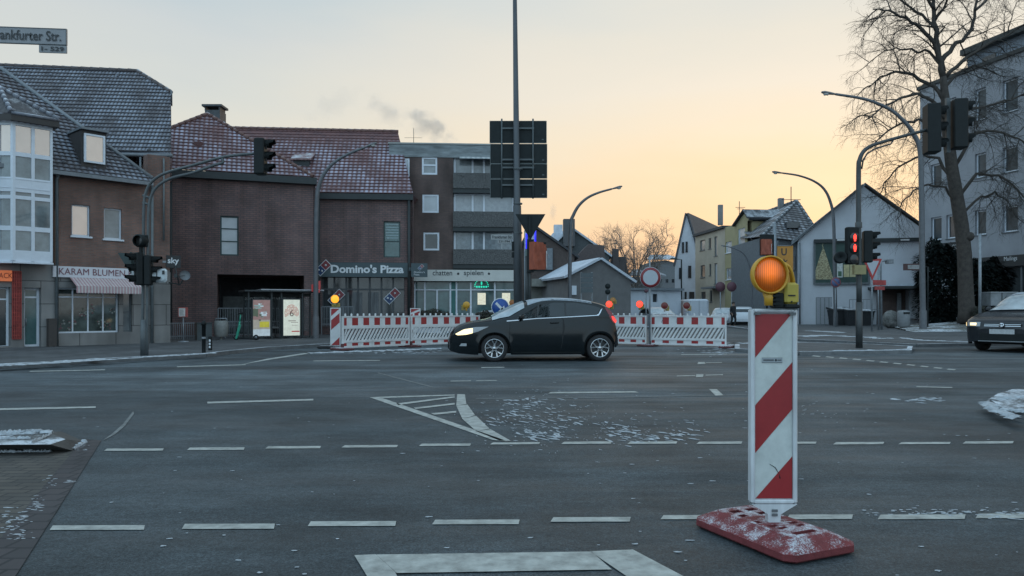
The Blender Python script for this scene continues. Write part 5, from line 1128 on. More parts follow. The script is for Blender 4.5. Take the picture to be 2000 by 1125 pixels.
k = MB(); k.obox(c + Vector((0, .05, .33)), Vector((1, 0, 0)), Vector((0, 1, 0)), Z, .05, .05, .03); k.obox(c + Vector((0, .05, -.33)), Vector((1, 0, 0)), Vector((0, 1, 0)), Z, .05, .05, .03); k.build('bracket', mat('bracket_rust', (.1, .04, .035), .7), t)
t = thing('direction_sign', 'round blue sign with a white arrow partly hidden by the hatchback roof', 'traffic sign', at0(978, 27)); c = P(977, 600, 27)
k = MB(); post(k, 978, 27.06, 0, 1.3, .03); k.build('post', galv, t); k = MB(); disc(k, c, .33, Vector((0, -1, 0))); k.mat(1)
k.lathe(c + Vector((0, -.002, 0)), (0, -1, 0), [(.33, 0), (.33, .003), (.305, .003)], 32); a = Vector((1, 0, -1)).normalized(); b_ = Vector((1, 0, 1)).normalized()
k.obox(c + Vector((0, -.004, 0)) - a * .02, a, Vector((0, 1, 0)), b_, .2, .003, .045); k.prism([c + Vector((0, -.003, 0)) + a * .24, c + Vector((0, -.003, 0)) + a * .06 + b_ * .15, c + Vector((0, -.003, 0)) + a * .06 - b_ * .15], (0, -.004, 0)); k.build('sign_face', [mat('sign_blue', (.015, .07, .28), .4), white_paint], t)
t = thing('yield_sign', 'red rimmed yield triangle on a post before the white gabled house', 'traffic sign', at0(1707, 40)); k = MB(); post(k, 1703, 40, .1, H + (606 - 500) * 40 / F, .045); k.build('post', galv, t)
def tri(k, c, r, w_, rt, fc, inv=True, m=(0, 1)):
    s_ = -1 if inv else 1; pts = [c + Z * s_ * r * 1.0, c + rt * r * .87 - Z * s_ * r * .5, c - rt * r * .87 - Z * s_ * r * .5]
    k.mat(m[0]).prism(pts, fc * -.03); q_ = [c + (p - c) * w_ + fc * .002 for p in pts]; k.mat(m[1]).prism(q_, fc * .004)
rt, fc = UV2(R(20)); c = P(1704, 519, 39.9); k = MB(); tri(k, c, .78, .68, rt, fc); k.build('sign_face', [mat('sign_red_bright', (.38, .03, .03), .4), mat('sign_white_dim', (.4, .43, .47), .4)], t)
k = MB(); c = P(1716, 552, 40.2); k.box(c, (1.0, .05, .28), R(20)); k.box(c + Vector((.05, 0, -.3)), (.7, .05, .2), R(20)); k.build('finger_board', mat('finger_red', (.3, .04, .04), .5, var=.5, scale=3), t)
t = thing('no_parking_sign', 'small round blue no parking sign with red bar beside grey bins', 'traffic sign', at0(1632, 50)); c = P(1632.5, 551.5, 49.9)
k = MB(); post(k, 1632, 50, .1, 3.2, .045); k.build('post', galv, t); k = MB(); disc(k, c, .34, Vector((0, -1, 0))); k.mat(1).lathe(c + Vector((0, -.002, 0)), (0, -1, 0), [(.34, 0), (.34, .004), (.27, .004)], 24); a = Vector((1, 0, -1)).normalized(); b_ = Vector((1, 0, 1)).normalized(); k.obox(c + Vector((0, -.005, 0)), a, Vector((0, 1, 0)), b_, .3, .003, .04)
k.build('sign_face', [mat('sign_blue_dim', (.1, .14, .28), .5), mat('sign_red_dim', (.26, .08, .09), .5)], t)
for px, py, d, lab in ((1407, 560, 60, 'small dark round sign seen from behind, left one of the pair by the beige house'), (1429, 560, 60, 'small dark round sign seen from behind, right one of the pair by the yellow house'), (1262, 568, 45, 'tiny round sign behind the post of the big no entry sign')):
    t = thing('round_sign', lab, 'traffic sign', at0(px, d)); k = MB(); post(k, px, d, 0, H + (606 - py) * d / F, .04, 6); k.build('post', galv, t); k = MB(); disc(k, P(px, py, d - .06), .4 if d > 50 else .12, Vector((0, -1, 0)), seg=16); k.build('sign_face', mat('sign_maroon', (.1, .04, .055), .6), t)
t = thing('direction_board', 'grey four panel direction board seen from behind before the low grey house', 'traffic sign', at0(1145, 44)); k = MB()
for i in range(4): k.wpx(Wall(1130, 44, 1160, 44), 1134, 533 + i * 10, 1158, 541.5 + i * 10, 0, .04)
k.build('panel', mat('board_grey', (.1, .12, .13), .6), t); k = MB()
for px in (1135, 1156): post(k, px, 44.1, 0, 3.5, .05, 6)
k.build('post', galv, t)
t = thing('round_sign_pair', 'dark post carrying two round signs from behind right of the low grey house', 'traffic sign', at0(1187, 44)); k = MB(); post(k, 1187, 44, 0, 2.7, .04, 6); k.build('post', galv, t)
for py in (559, 570): k = MB(); disc(k, P(1187, py, 43.9), .16, Vector((0, -1, 0)), seg=16); k.build('sign_face', sign_back, t)
# ------------------------------------------------ tall central pole with four sign boards from behind
t = thing('sign_mast', 'very tall grey mast in the middle carrying four dark sign boards seen from behind', 'mast', at0(1013, 22)); d = 22.0
k = MB(); p0, p1, p2 = at0(1013.5, d), P(1010, 400, d), P(1003, -240, d); k.tube([p0, p0.lerp(p1, .99) , p1, p2], [.145, .12, .1, .04], 12); k.build('pole', mat('mast_grey', (.055, .062, .07), .5, var=.3, scale=2, stretch=(4, 4, .5)), t)
wk = Wall(950, d + .2, 1070, d + .2)
for i, (y0, y1, xl, xr) in enumerate(((237, 279, 957, 1067), (282, 319, 958, 1068), (321, 348, 958, 1068), (351, 386, 958, 1068))):
    u0, u1, z0, z1 = wk.rect(xl, y0, xr, y1); k = MB(); k.obox(wk.pt((u0 + u1) / 2, (z0 + z1) / 2, 0), wk.t, Z, wk.n, (u1 - u0) / 2, (z1 - z0) / 2, .02, .03); sb_ = k.build('sign_board', sign_back, t)
    k = MB(); e_ = .008
    for a in ((u0 - .008, u1 + .008, z1 - .002, z1 + .012), (u0 - .008, u1 + .008, z0 - .012, z0 + .002), (u0 - .012, u0 + .002, z0, z1), (u1 - .002, u1 + .012, z0, z1)): k.wbox(wk, *a, -.02, .024)
    k.build('rim', mat('board_rim', (.13, .15, .15), .5), sb_)
    k = MB()
    for zz in ((z0 + z1) / 2 + .1,) if i != 1 else (z0 + .1,): k.wbox(wk, wk.u(979), wk.u(1043), zz - .025, zz + .025, .03, .07)
    k.wbox(wk, u1 - .14, u1 - .08, z0 + .08, z0 + .11, .021, .024); k.build('rail', mat('bracket_steel', (.08, .095, .1), .5), sb_)
k = MB()
for px in (980, 1041): k.tube([wk.at(px, 232, .05), wk.at(px, 388, .05)], .025, 6)
k.build('brace', mat('bracket_steel', (.08, .095, .1), .5), t)
k = MB()
for py in (398, 455, 330): k.lathe(P(1011.5, py, d), Z, [(.135, -.02), (.14, 0), (.135, .02)], 12)
k.build('band_clamp', mat('bracket_steel', (.08, .095, .1), .5), t)
k = MB(); k.box(P(1003.5, 481, d - .02), (.12, .1, .28)); k.box(P(1003.5, 498, d - .02), (.12, .1, .16)); k.build('control_box', black_plastic, t)
w = Wall(950, 22, 1010, 22); t = thing('street_name_sign', 'small street name plate with house numbers fixed to the tall mast', 'street sign', w.at(1003, 470)); k = MB(); k.wpx(w, 959, 458, 1006, 468, -.01, .01); k.wpx(w, 972, 469, 998, 475, -.01, .01); k.wpx(w, 979, 476, 981, 486, -.02, .0)
f = k.build('plate', mat('plate_grey', (.3, .31, .31), .5), t); ink = mat('sign_ink', (.02, .022, .025), .5)
text('Frankfurter Str.', 'lettering', ink, f, w.at(961.5, 465.8, .012), w.t, Z, .09, .6, bold=.02); text('531-794', 'lettering', ink, f, w.at(974, 473.8, .012), w.t, Z, .065, .33, bold=.02)
# yield sign and wrapped signal on the signal post behind the mast
t = thing('signal_post', 'dark signal post behind the mast with an inverted triangle sign from behind', 'signal post', at0(1035, 21.5)); d = 21.5
k = MB(); post(k, 1034.5, d, 0, 4.0, .055, 10); k.tube([P(1029, 500, d), P(1029, 606, d) - Z * .3], .05, 8); k.build('pole', dark_metal, t)
k = MB(); c = P(1036, 435, d - .08); tri(k, c, .5, .8, Vector((1, 0, 0)), Vector((0, -1, 0)), True, (0, 0)); k.box(P(1034.5, 440, d - .12), (.05, .05, .6)); k.build('triangle_sign', sign_back, t)
k = MB(); k.box(P(1036, 500, d - .03), (.2, .22, .95)); k.box(P(1060, 528, d - .2), (.55, .04, .04)); k.box(P(1055, 475, d), (.35, .05, .05)); k.build('signal_bracket', black_plastic, t)
k = MB(); k.box(P(1029, 560, d + .1), (.1, .1, 2.2)); k.build('cable_duct', mat('duct_teal', (.16, .22, .21), .5), t)
ws_t = Wall(1043, 21.2, 1068, 21.6); sr_ = mat('wrap_orange', (.3, .07, .035), .65, var=.35, scale=4, stretch=(2, 2, .6))
def wrapped(label, w, x0, y0, x1, y1, dp):
    t = thing('wrapped_signal', label, 'traffic light', w.at((x0 + x1) / 2, y1)); u0, u1, z0, z1 = w.rect(x0, y0, x1, y1); rn = random.Random(int(x0)); k = MB(); rows = []
    n_, m_ = 8, 14
    for i in range(m_ + 1):
        zz = z0 + (z1 - z0) * i / m_; row = []
        for j in range(n_ + 1): row.append(w.pt(u0 + (u1 - u0) * j / n_ + (rn.uniform(-.02, .03) if j == n_ else 0), zz + rn.uniform(-.008, .008), rn.uniform(-.012, .012) + .02 * math.sin(j * 1.3 + i * .5)))
        rows.append(row)
    k.grid(rows); top = [p - w.n * dp for p in rows[-1]]; bot = [p - w.n * dp for p in rows[0]]
    k.grid([rows[-1], top]); k.grid([bot, rows[0]]); k.grid([[r[-1] for r in rows], [r[-1] - w.n * dp for r in rows]]); k.grid([[r[0] - w.n * dp for r in rows], [r[0] for r in rows]]); k.build('cover', sr_, t)
    k = MB(); k.wbox(w, u0 + .02, u1 - .02, z0 + .03, z1 - .03, -dp - .05, -.06); k.build('housing', black_plastic, t)
    k = MB(); k.tube([w.pt(u0 + (u1 - u0) * .92, z0 + .02 + (z1 - z0) * q_, .035 + .01 * (int(q_ * 20) % 2)) for q_ in [i / 12 for i in range(9)]], .014, 4); k.build('tape', mat('tape_white', (.5, .5, .5), .5), t)
wrapped('signal head wrapped in orange foil right beside the tall mast', ws_t, 1044, 473, 1067, 527, .25)
t = thing('lit_blue_sign', 'white box sign with glowing blue edges behind the tall mast', 'lit sign', at0(1040, 30)); w = Wall(1020, 30, 1050, 30); bl_ = mat('neon_blue', (.02, .02, .5), .4, emit=(.03, .03, .95), estr=1.0)
k = MB(); k.wpx(w, 1036, 448, 1044.5, 473, -.3, 0); k.wpx(w, 1025, 455, 1028, 490, -.3, 0); k.wpx(w, 1026, 474, 1044, 475, -.2, -.1); k.build('box', mat('box_white', (.5, .52, .54), .5), t); k = MB(); k.tube([P(1026, 606, 30.3) - Z * 1.2, P(1026, 450, 30.3)], .05, 6); k.build('post', galv, t)
for px, y0, y1 in ((1045.5, 449, 472), (1028.5, 456, 490)): k = MB(); k.tube([w.at(px, y0, .05), w.at(px, y1, .05)], .035, 6); k.build('neon_tube', bl_, t)
# orange banner with its post and second wrapped signal
t = thing('banner_sign', 'tall orange banner with dark letter U on a grey post before the slate roof', 'banner', at0(1513, 46)); w = Wall(1505, 46, 1550, 46)
k = MB(); k.wpx(w, 1518, 480, 1549, 562, -.06, .0); f = k.build('panel', mat('banner_orange', (.5, .22, .035), .6, var=.12, scale=1.2), t); k = MB(); post(k, 1513, 46, .1, H + (606 - 436) * 46 / F, .12); k.build('post', galv, t); 
text('U', 'lettering', ink, f, w.at(1526, 499, .005), w.t, Z, .45, .34, bold=.02)
k = MB()
for px, py in ((1531, 511), (1536, 528)):
    c = w.at(px, py, .005); k.face([c + w.t * a + Z * b_ for a, b_ in ((-.3, -.1), (-.05, .02), (0, .22), (.08, .04), (.25, .12), (.1, -.06), (.06, -.25), (-.02, -.06))])
k.build('bird_print', ink, f)
k = MB(); k.tube([P(1519, 470, 46), P(1519, 480, 46), P(1545, 480, 46)], .03, 6); k.build('bracket', galv, t)
wrapped('signal head wrapped in orange foil on the post of the orange banner', Wall(1488, 42, 1510, 42), 1489, 467, 1508, 497, .4)
k = MB(); w = Wall(1480, 42.3, 1520, 42.3); k.wpx(w, 1484, 458, 1512, 499, -.05, 0); post(k, 1498, 42.6, .1, 4.6, .06); t = tag(k.build('backing_board', black_plastic), 'black backing board on a post behind the small orange wrapped signal', 'signal board')
# ------------------------------------------------ traffic lights
def head(par, c, yaw, n=3, s=.3, lit=(), lens=None, dp=.24, name='signal_head', arc=.26):
    """n lenses stacked; the face looks along yaw"""
    rt, fc = UV2(yaw); c = Vector(c); hh = n * s / 2; k = MB()
    k.obox(c, rt, fc, Z, s * .5, dp / 2, hh, .025)
    h = k.build(name, black_plastic, par)
    for i in range(n):
        cc = c + Z * (hh - s * (i + .5)) + fc * dp / 2; k = MB(); rows = []
        for q_ in (0.0, .22):
            rows.append([cc + fc * q_ * (1 if abs(a) < 1.3 else .55) + (rt * math.sin(a) + Z * math.cos(a)) * s * .42 for a in [(-2.1 + 4.2 * j / 14) for j in range(15)]])
        k.grid(rows); k.grid([list(reversed(r)) for r in rows]); k.build('visor', black_plastic, h)
        k = MB(); k.lathe(cc + fc * .004, fc, [(s * .4, 0), (s * .3, .02), (0, .03)], 16); k.build('lens', (lens or red_lit) if i in lit else mat('lens_dark', (.03, .03, .03), .2), h)
    return h
t = thing('traffic_light', 'left traffic light with a double tube arm reaching over the pavement edge', 'traffic light', at0(281, 18.5)); d = 18.5; tube_m = mat('tube_grey', (.075, .085, .09), .5, var=.25)
k = MB(); base = at0(281, d)
for dx, top in ((-3, 0), (6, 11)):
    pts = [at0(281 + dx, d) + Z * .1, P(283 + dx, 500, d), P(284 + dx, 410 + top, d), P(287 + dx, 380 + top, d), P(296 + dx, 359 + top, d), P(312 + dx, 345 + top, d), P(335 + dx, 335 + top, d)]
    pts += [P(380, 322, d), P(440, 306, d), P(500, 300, d)] if dx < 0 else [P(375, 338, d), P(420, 322, d), P(435, 318, d), P(434, 310, d)]
    pts = smooth_path(pts, 4); k.tube(pts, .038, 8)
k.tube([base + Z * .1, base + Z * 1.0], [.085, .08], 10)
for py in (381, 395): k.tube([P(279, py, d), P(293, py + 6, d)], .03, 6)
k.build('pole', tube_m, t)
head(t, P(509, 306, d), R(90), 3, .3, dp=.26); head(t, P(290, 528, d - .05), R(100), 3, .25, dp=.17); head(t, P(271, 525, d - .1), R(-50), 3, .27, dp=.16)
k = MB(); rt, fc = UV2(R(-10)); c = P(275, 470, d - .1); k.lathe(c, fc, [(.15, -.1), (.15, .12), (.12, .13)], 20); k.box(c + Vector((0, .08, 0)), (.3, .12, .3), 0, .02); k.box(c - Z * .22, (.06, .06, .25)); rd_ = k.build('round_signal', black_plastic, t); k = MB(); k.lathe(c, fc, [(.125, .02), (0, .03)], 16); k.build('lens', mat('lens_dark', (.03, .03, .03), .2), rd_)
k = MB(); tri(k, P(256, 508, d + .1), .36, .85, Vector((1, .2, 0)).normalized(), Vector((.2, -1, 0)).normalized(), True, (0, 0)); k.box(P(256, 508, d + .02), (.04, .04, .4)); k.build('triangle_sign', mat('sign_back_green', (.035, .055, .055), .6), t)
k = MB(); k.obox(P(311, 538, d), Vector((1, 0, 0)), Z, Vector((0, 1, 0)), .2, .17, .05, .06); k.obox(P(265, 538, d), Vector((1, 0, 0)), Z, Vector((0, 1, 0)), .1, .17, .05, .05); cb = k.build('white_sign', mat('small_sign_white', (.5, .54, .56), .5), t); k = MB(); k.box(P(319, 532, d - .06), (.06, .01, .1)); k.box(P(306, 534, d - .06), (.02, .01, .18)); k.build('pictogram', ink, cb)
t = thing('traffic_light', 'right traffic light with red pedestrian signal and a long curved arm', 'traffic light', at0(1678, 22.4)); d = 22.4
k = MB(); p = at0(1678, d); k.tube([p + Z * .1, P(1678, 590, d)], [.1, .095], 12); pp_ = smooth_path([P(1678, 590, d), P(1677, 440, d), P(1677, 330, d), P(1679, 312, d), P(1685, 298, d), P(1696, 288, d), P(1712, 281, d), P(1760, 267, d), P(1850, 243, d)], 4); k.tube(pp_, [.08 - .038 * i / len(pp_) for i in range(len(pp_))], 10)
k.tube([P(1683, 330, d), P(1686, 312, d), P(1694, 300, d), P(1708, 291, d), P(1740, 281, d), P(1745, 273, d)], .025, 6); k.tube([P(1678, 318, d), P(1690, 310, d)], .02, 6)
k.lathe(P(1677, 440, d), Z, [(.1, -.08), (.1, .08), (.08, .1)], 12); k.build('pole', mat('pole_dark', (.045, .05, .052), .5, var=.3), t)
hm = head(t, P(1820, 252, d), R(80), 3, .49, dp=.38); hm2 = head(t, P(1872, 243, d - .1), R(80), 3, .49, dp=.38)
k = MB(); k.box(P(1851, 245, d), (.12, .1, 1.65)); k.build('mounting_rail', mat('rail_grey', (.08, .09, .095), .5), t)
rt, fc = UV2(R(14)); h = MB(); c = P(1664, 480, d - .05); h.obox(c, rt, fc, Z, .2, .1, .56, .03); hh_ = h.build('pedestrian_signal', black_plastic, t)
for i, py in enumerate((465, 485)):
    k = MB(); cc = P(1664, py, d - .05) + fc * .11; k.lathe(cc, fc, [(.16, 0), (.16, .015), (0, .016)], 16); k.build('lens', mat('lens_dark', (.03, .03, .03), .2), hh_)
    k = MB(); k.mat(0).ball(cc + fc * .025 + Z * .085, .028, 8, 6); k.obox(cc + fc * .025 + Z * .012, rt, fc, Z, .05, .008, .055, .01); k.obox(cc + fc * .025 - Z * .068, rt, fc, Z, .032, .008, .04, .005); k.build('standing_figure', red_lit, hh_)
k = MB(); k.lathe(P(1664, 507, d - .05) + fc * .11, fc, [(.15, 0), (.12, .02), (0, .03)], 16); k.build('lens', mat('lens_dark', (.03, .03, .03), .2), hh_)
k = MB(); k.lathe(P(1641, 503, d), (-.3, -1, 0), [(.18, -.12), (.18, .15), (.15, .16), (0, .05)], 16); k.build('round_signal', black_plastic, t)
head(t, P(1694, 482, d + .1), R(75), 3, .32, dp=.26)
k = MB(); k.box(P(1678, 527, d - .1), (.35, .16, .28)); k.build('push_button_box', mat('button_yellow', (.26, .22, .1), .5), t)
# ------------------------------------------------ street lamps
def lamp(label, base, pts, r, headlen, dirx, d):
    t = thing('street_lamp', label, 'street lamp', base, 0, 'curved street lamps around the crossing'); k = MB(); path = smooth_path([base + Z * .05] + [P(x, y, d) for x, y in pts])
    n = len(path); k.tube(path, [r * (1.35 if i == 0 else 1.3 - .75 * i / n) for i in range(n)], 10); k.lathe(base, Z, [(r * 1.6, 0), (r * 1.55, .9), (r * 1.35, 1.0)], 10); k.build('pole', mat('lamp_pole', (.1, .105, .115), .45, var=.2), t)
    e = path[-1]; dv = (path[-1] - path[-2]).normalized(); up = Z; k = MB(); c = e + dv * headlen * .45; si = dv.cross(Z).normalized(); upv = si.cross(dv)
    rows = []
    for f_, w_, h_ in ((-.5, .05, .05), (-.35, .09, .07), (0, .14, .1), (.3, .15, .11), (.5, .1, .06), (.53, .02, .02)):
        rows.append([c + dv * headlen * f_ + si * w_ * headlen * math.cos(a) + upv * h_ * headlen * math.sin(a) for a in [2 * math.pi * q_ / 12 for q_ in range(12)]])
    k.grid(rows, close=True, capa=True, capb=True); k.build('lamp_head', mat('lamp_head_grey', (.14, .14, .145), .5), t)
    k = MB(); k.ball(c + dv * headlen * .18 - upv * headlen * .1, headlen * .2, 10, 6, (1, .7, .5)); k.build('diffuser', mat('lamp_glass', (.4, .4, .38), .2), t)
lamp('curved street lamp before the brick hall by the bus shelter', at0(617, 30), [(617, 480), (619, 390), (624, 360), (634, 338), (652, 318), (680, 301), (712, 288)], .085, .55, 1, 30)
lamp('curved street lamp rising behind the hatchback towards the right', at0(1113, 40), [(1113, 520), (1115, 440), (1120, 420), (1131, 401), (1148, 386), (1170, 376), (1195, 369)], .09, .6, 1, 40)
lamp('curved street lamp leaning left before the white gabled house', at0(1632, 52) + Z * .1, [(1630, 520), (1628, 430), (1622, 395), (1610, 370), (1590, 354), (1560, 343), (1528, 338)], .1, .75, -1, 52)
lamp('tall curved street lamp beside the big bare tree, its head over the sky', at0(1803, 40) + Z * .25, [(1801, 500), (1799, 340), (1796, 290), (1785, 262), (1765, 236), (1735, 212), (1690, 194), (1632, 184)], .12, .8, -1, 40)
lamp('small curved street lamp before the yellow house', at0(1470, 60), [(1467, 540), (1460, 508), (1448, 492), (1430, 484), (1420, 481.5)], .06, .5, -1, 60)
t = thing('angled_lamp', 'thin lamp post with a right angled arm before the white gable', 'street lamp', at0(1331, 70)); k = MB(); k.tube([at0(1331, 70), P(1331, 507, 70), P(1319, 506, 70)], .07, 6); k.box(P(1316, 505.5, 70), (.6, .25, .15)); k.build('pole', dark_metal, t)
# ------------------------------------------------ street name sign at top left
w = Wall(0, 7.2, 130, 7.262); t = thing('street_name_sign', 'large street name plate hanging at the upper left with house numbers below', 'street sign', at0(-140, 7.0))
def skew(px, py, off=0): return w.at(px, py, off)
u1, u0 = w.u(130), w.u(-75); zA = w.z(65, 54.0); zB_ = w.z(65, 86); zC = w.z(103, 103)
k = MB(); k.wbox(w, u0, u1, zB_, zA, -.02, .0); f = k.build('plate', mat('plate_silver', (.24, .245, .26), .45, var=.08), t)
k = MB()
for a in ((u0, u1, zA - .006, zA), (u0, u1, zB_, zB_ + .006), (u1 - .006, u1, zB_ + .006, zA - .006)): k.wbox(w, *a, .0, .004)
k.build('rim', mat('plate_rim', (.1, .11, .115), .5), f)
ua = w.u(120); text('Frankfurter Str.', 'lettering', ink, f, w.pt(w.u(-17), w.z(60, 79.0), .004), w.t, Z, w.z(60, 59.5) - w.z(60, 79.0), ua - w.u(-17), bold=.012)
k = MB(); k.wbox(w, w.u(76), u1, zC, zB_ - .006, -.015, .0); f2 = k.build('number_plate', mat('plate_silver_dim', (.22, .225, .235), .45, var=.08), t)
text('1- 529', 'lettering', ink, f2, w.pt(w.u(81.5), w.z(103, 100), .004), w.t, Z, w.z(103, 91.5) - w.z(103, 100), w.u(125.5) - w.u(81.5), bold=.02)
k = MB(); q0 = w.pt(u0, zA, -.05); k.tube([Vector((q0.x - .3, q0.y - .1, 0)), Vector((q0.x - .3, q0.y - .1, zA + .5))], .05, 10); k.tube([Vector((q0.x - .3, q0.y - .1, zA - .1)), w.pt(u0 + .3, zA - .1, -.04)], .025, 8); k.build('post', galv, t)
# ------------------------------------------------ bus stop
ws_ = Wall(480, 29.2, 628, 30.6); t = thing('bus_shelter', 'glazed bus shelter with thin pale roof before the brick hall', 'bus shelter', ws_.pt(0, .1))
z1 = ws_.z(550, 570); k = MB(); k.wbox(ws_, ws_.u(476), ws_.u(630), z1, z1 + .06, -1.5, .25); k.mat(1).wbox(ws_, ws_.u(508), ws_.u(630), z1 + .061, z1 + .1, -1.5, .25); k.build('roof', [dark_metal, mat('roof_pale', (.4, .4, .42), .6, frost=.4)], t)
k = MB()
for px in (484, 529, 548, 589, 618):
    for o in (0, -1.3): k.wbox(ws_, ws_.u(px), ws_.u(px + 3), .1, z1, o - .03, o + .03)
k.wbox(ws_, ws_.u(484), ws_.u(620), z1 - .16, z1 - .02, -1.33, -1.27); k.build('frame', dark_metal, t)
k = MB(); k.wbox(ws_, ws_.u(488), ws_.u(617), .35, z1 - .2, -1.31, -1.28); k.build('rear_glass', mat('glass_clear', (.2, .23, .24), .05, alpha=.25), t)
k = MB(); k.wbox(ws_, ws_.u(532), ws_.u(550), .5, .56, -1.1, -.6); k.build('bench', mat('bench_grey', (.3, .3, .3), .6), t)
def poster(label, x0, y0, x1, y1, kind):
    t = thing('poster_case', label, 'poster', ws_.at((x0 + x1) / 2, y1, .1)); k = MB(); k.wpx(ws_, x0 - 2, y0 - 2, x1 + 2, y1 + 1.5, .04, .16); k.wbox(ws_, ws_.u((x0 + x1) / 2 - 4), ws_.u((x0 + x1) / 2 + 4), .1, ws_.z((x0 + x1) / 2, y1), .07, .13); k.build('case', dark_metal, t)
    u0, u1, z0, z1 = ws_.rect(x0, y0, x1, y1); W_, H_ = u1 - u0, z1 - z0; k = MB()
    R_ = lambda m, a, b_, c, e_, o=0: k.mat(m).wbox(ws_, u0 + a * W_, u0 + b_ * W_, z0 + c * H_, z0 + e_ * H_, .16 + .001, .164 + o)
    em = lambda n, c, s_: mat('poster_' + n, c, .4, emit=c, estr=s_, var=.25, scale=5)
    if kind == 0:
        R_(0, 0, 1, .0, .19); R_(1, 0, 1, .19, .45); R_(2, 0, 1, .45, 1.0); R_(3, .38, .95, .24, .4, .002); R_(4, .0, .3, .55, .75, .002); R_(0, .45, .8, .55, .67, .002); R_(5, .05, .6, .82, .86, .002); R_(5, .05, .5, .76, .79, .002)
        rn = random.Random(1)
        for i in range(22): R_(rn.choice((0, 2, 4, 5)), *(lambda a, c: (a, a + rn.uniform(.05, .2), c, c + rn.uniform(.01, .05)))(rn.uniform(0, .8), rn.uniform(.42, .93)), .003)
        k.build('print', [em('white', (.55, .6, .62), .3), em('beige', (.5, .42, .34), .2), em('rose', (.35, .2, .18), .25), em('yellow', (.6, .5, .05), .25), em('moss', (.12, .14, .09), .2), em('mint', (.3, .42, .38), .2)], t)
    else:
        R_(0, 0, 1, 0, 1); c = ws_.pt(u0 + .5 * W_, z0 + .62 * H_, .168)
        for ri in range(1, 8):
            r = .062 * ri * W_; k.mat(1); n_ = 20
            for j in range(n_):
                if (j + ri * 3) % 7 == 0: continue
                a, b_ = math.pi * (-.15 + 1.3 * j / n_), math.pi * (-.15 + 1.3 * (j + .95) / n_); pp = lambda an, rr: c + ws_.t * rr * math.cos(an) * .95 + Z * rr * math.sin(an) * 1.2; k.face([pp(a, r - .012), pp(b_, r - .012), pp(b_, r + .012), pp(a, r + .012)])
        R_(2, .5, .98, .1, .13, .002); R_(3, .3, .75, .4, .42, .002); R_(3, .45, .9, .36, .375, .002); R_(3, .5, .85, .28, .29, .002)
        p_ = k.build('print', [em('cream', (.62, .62, .52), .5), em('coral', (.55, .25, .2), .3), em('scarlet', (.5, .05, .05), .3), em('umber', (.3, .22, .18), .2)], t)
        text('6', 'lettering', mat('poster_ink', (.2, .12, .1), .5), p_, c - Z * .12 + ws_.n * .004, ws_.t, Z, .26, .15, align='CENTER')
poster('lit advert poster in rose and white at the left of the bus shelter', 493, 586, 526, 656, 0); poster('lit cream poster with red rings and the digit six in the bus shelter', 552, 585.5, 584, 655, 1)
t = thing('stop_flag', 'red bus stop flag with a white emblem above the shelter roof end', 'bus stop sign', ws_.at(617, 572)); c = ws_.at(617.5, 560, .4); k = MB(); k.prism([c + ws_.t * a * .19 + Z * b_ * .22 for a, b_ in ((-.9, -.9), (.75, -1.1), (.95, .1), (.9, 1.15), (-.2, .75), (-1.0, .3))], ws_.n * -.06)
f = k.build('flag', mat('flag_red', (.36, .05, .05), .4, emit=(.4, .04, .04), estr=.25), t); k = MB(); 
sp_ = [c + ws_.n * .004 + ws_.t * (r_ * math.cos(a)) + Z * (.05 + r_ * math.sin(a)) for r_, a in [((.11 if i % 2 == 0 else .045), .4 + i * math.pi / 4) for i in range(8)]]; k.face(sp_); k.tube([c + ws_.n * .006 + ws_.t * (-.12 + .03 * i) + Z * (-.14 + .02 * math.sin(i * 1.1)) for i in range(9)], .014, 5); k.build('emblem', white_paint, f)
k = MB(); k.tube([ws_.at(617, 574, .38), ws_.at(619, 606, .38), Vector((ws_.at(619, 606, .38).x, ws_.at(619, 606, .38).y, .1))], .03, 6); k.build('post', dark_metal, t)
w = Wall(340, 26.6, 375, 26.8); t = thing('timetable_post', 'bus timetable case with red edges on a thin post by the railing', 'timetable', w.pt(w.u(357), .1)); k = MB(); k.wpx(w, 348, 600, 367, 619, -.05, .05); f = k.build('case', mat('case_red', (.3, .06, .05), .5), t); k = MB(); k.wpx(w, 349.5, 602, 362, 618, .05, .055); f2 = k.build('timetable', mat('paper', (.5, .48, .46), .6, var=.15, scale=8), f)
k = MB()
for i in range(6): k.wpx(w, 351, 605 + i * 2, 358 + (i % 3), 605.8 + i * 2, .055, .057)
k.build('print', mat('print_grey', (.2, .2, .2), .7), f2); k = MB(); p = w.pt(w.u(358), .1, 0); k.tube([p, p + Z * 1.0], .025, 6); k.lathe(p, Z, [(.2, 0), (.18, .03), (0, .04)], 10); k.build('post', galv, t)
def railing(label, w, x0, x1, y0, zb=.15, n=14, dw=.0):
    t = thing('railing', label, 'railing', w.pt(w.u(x0), .1)); u0, u1 = w.u(x0), w.u(x1); zt = w.z((x0 + x1) / 2, y0); k = MB()
    m_ = mat('railing_grey', (.17, .185, .2), .5)
    for zz in (zt, zb + .1): k = MB(); k.wbox(w, u0, u1, zz - .02, zz + .02, -.02, .02); k.build('rail', m_, t)
    k = MB()
    for i in range(n + 1): uu = u0 + (u1 - u0) * i / n; r_ = .022 if i % 7 == 0 else .011; k.wbox(w, uu - r_, uu + r_, zb if r_ < .02 else .02, zt - .021, -r_, r_)
    k.build('bars', mat('railing_grey', (.17, .185, .2), .5), t); return t
railing('grey pavement railing behind the timetable post', Wall(330, 28.0, 480, 29.8), 330, 386, 631, n=14); railing('grey pavement railing behind the scooter and shelter', Wall(330, 29.4, 640, 31.6), 440, 546, 628, n=28)
railing('dark railing in the passage opening of the hall', Wall(424, 31.6, 520, 32.4), 426, 545, 602, zb=.5, n=26); railing('dark railing below the pizza shop window', Wall(628, 34.3, 800, 34.7), 628, 690, 599, zb=.5, n=20)
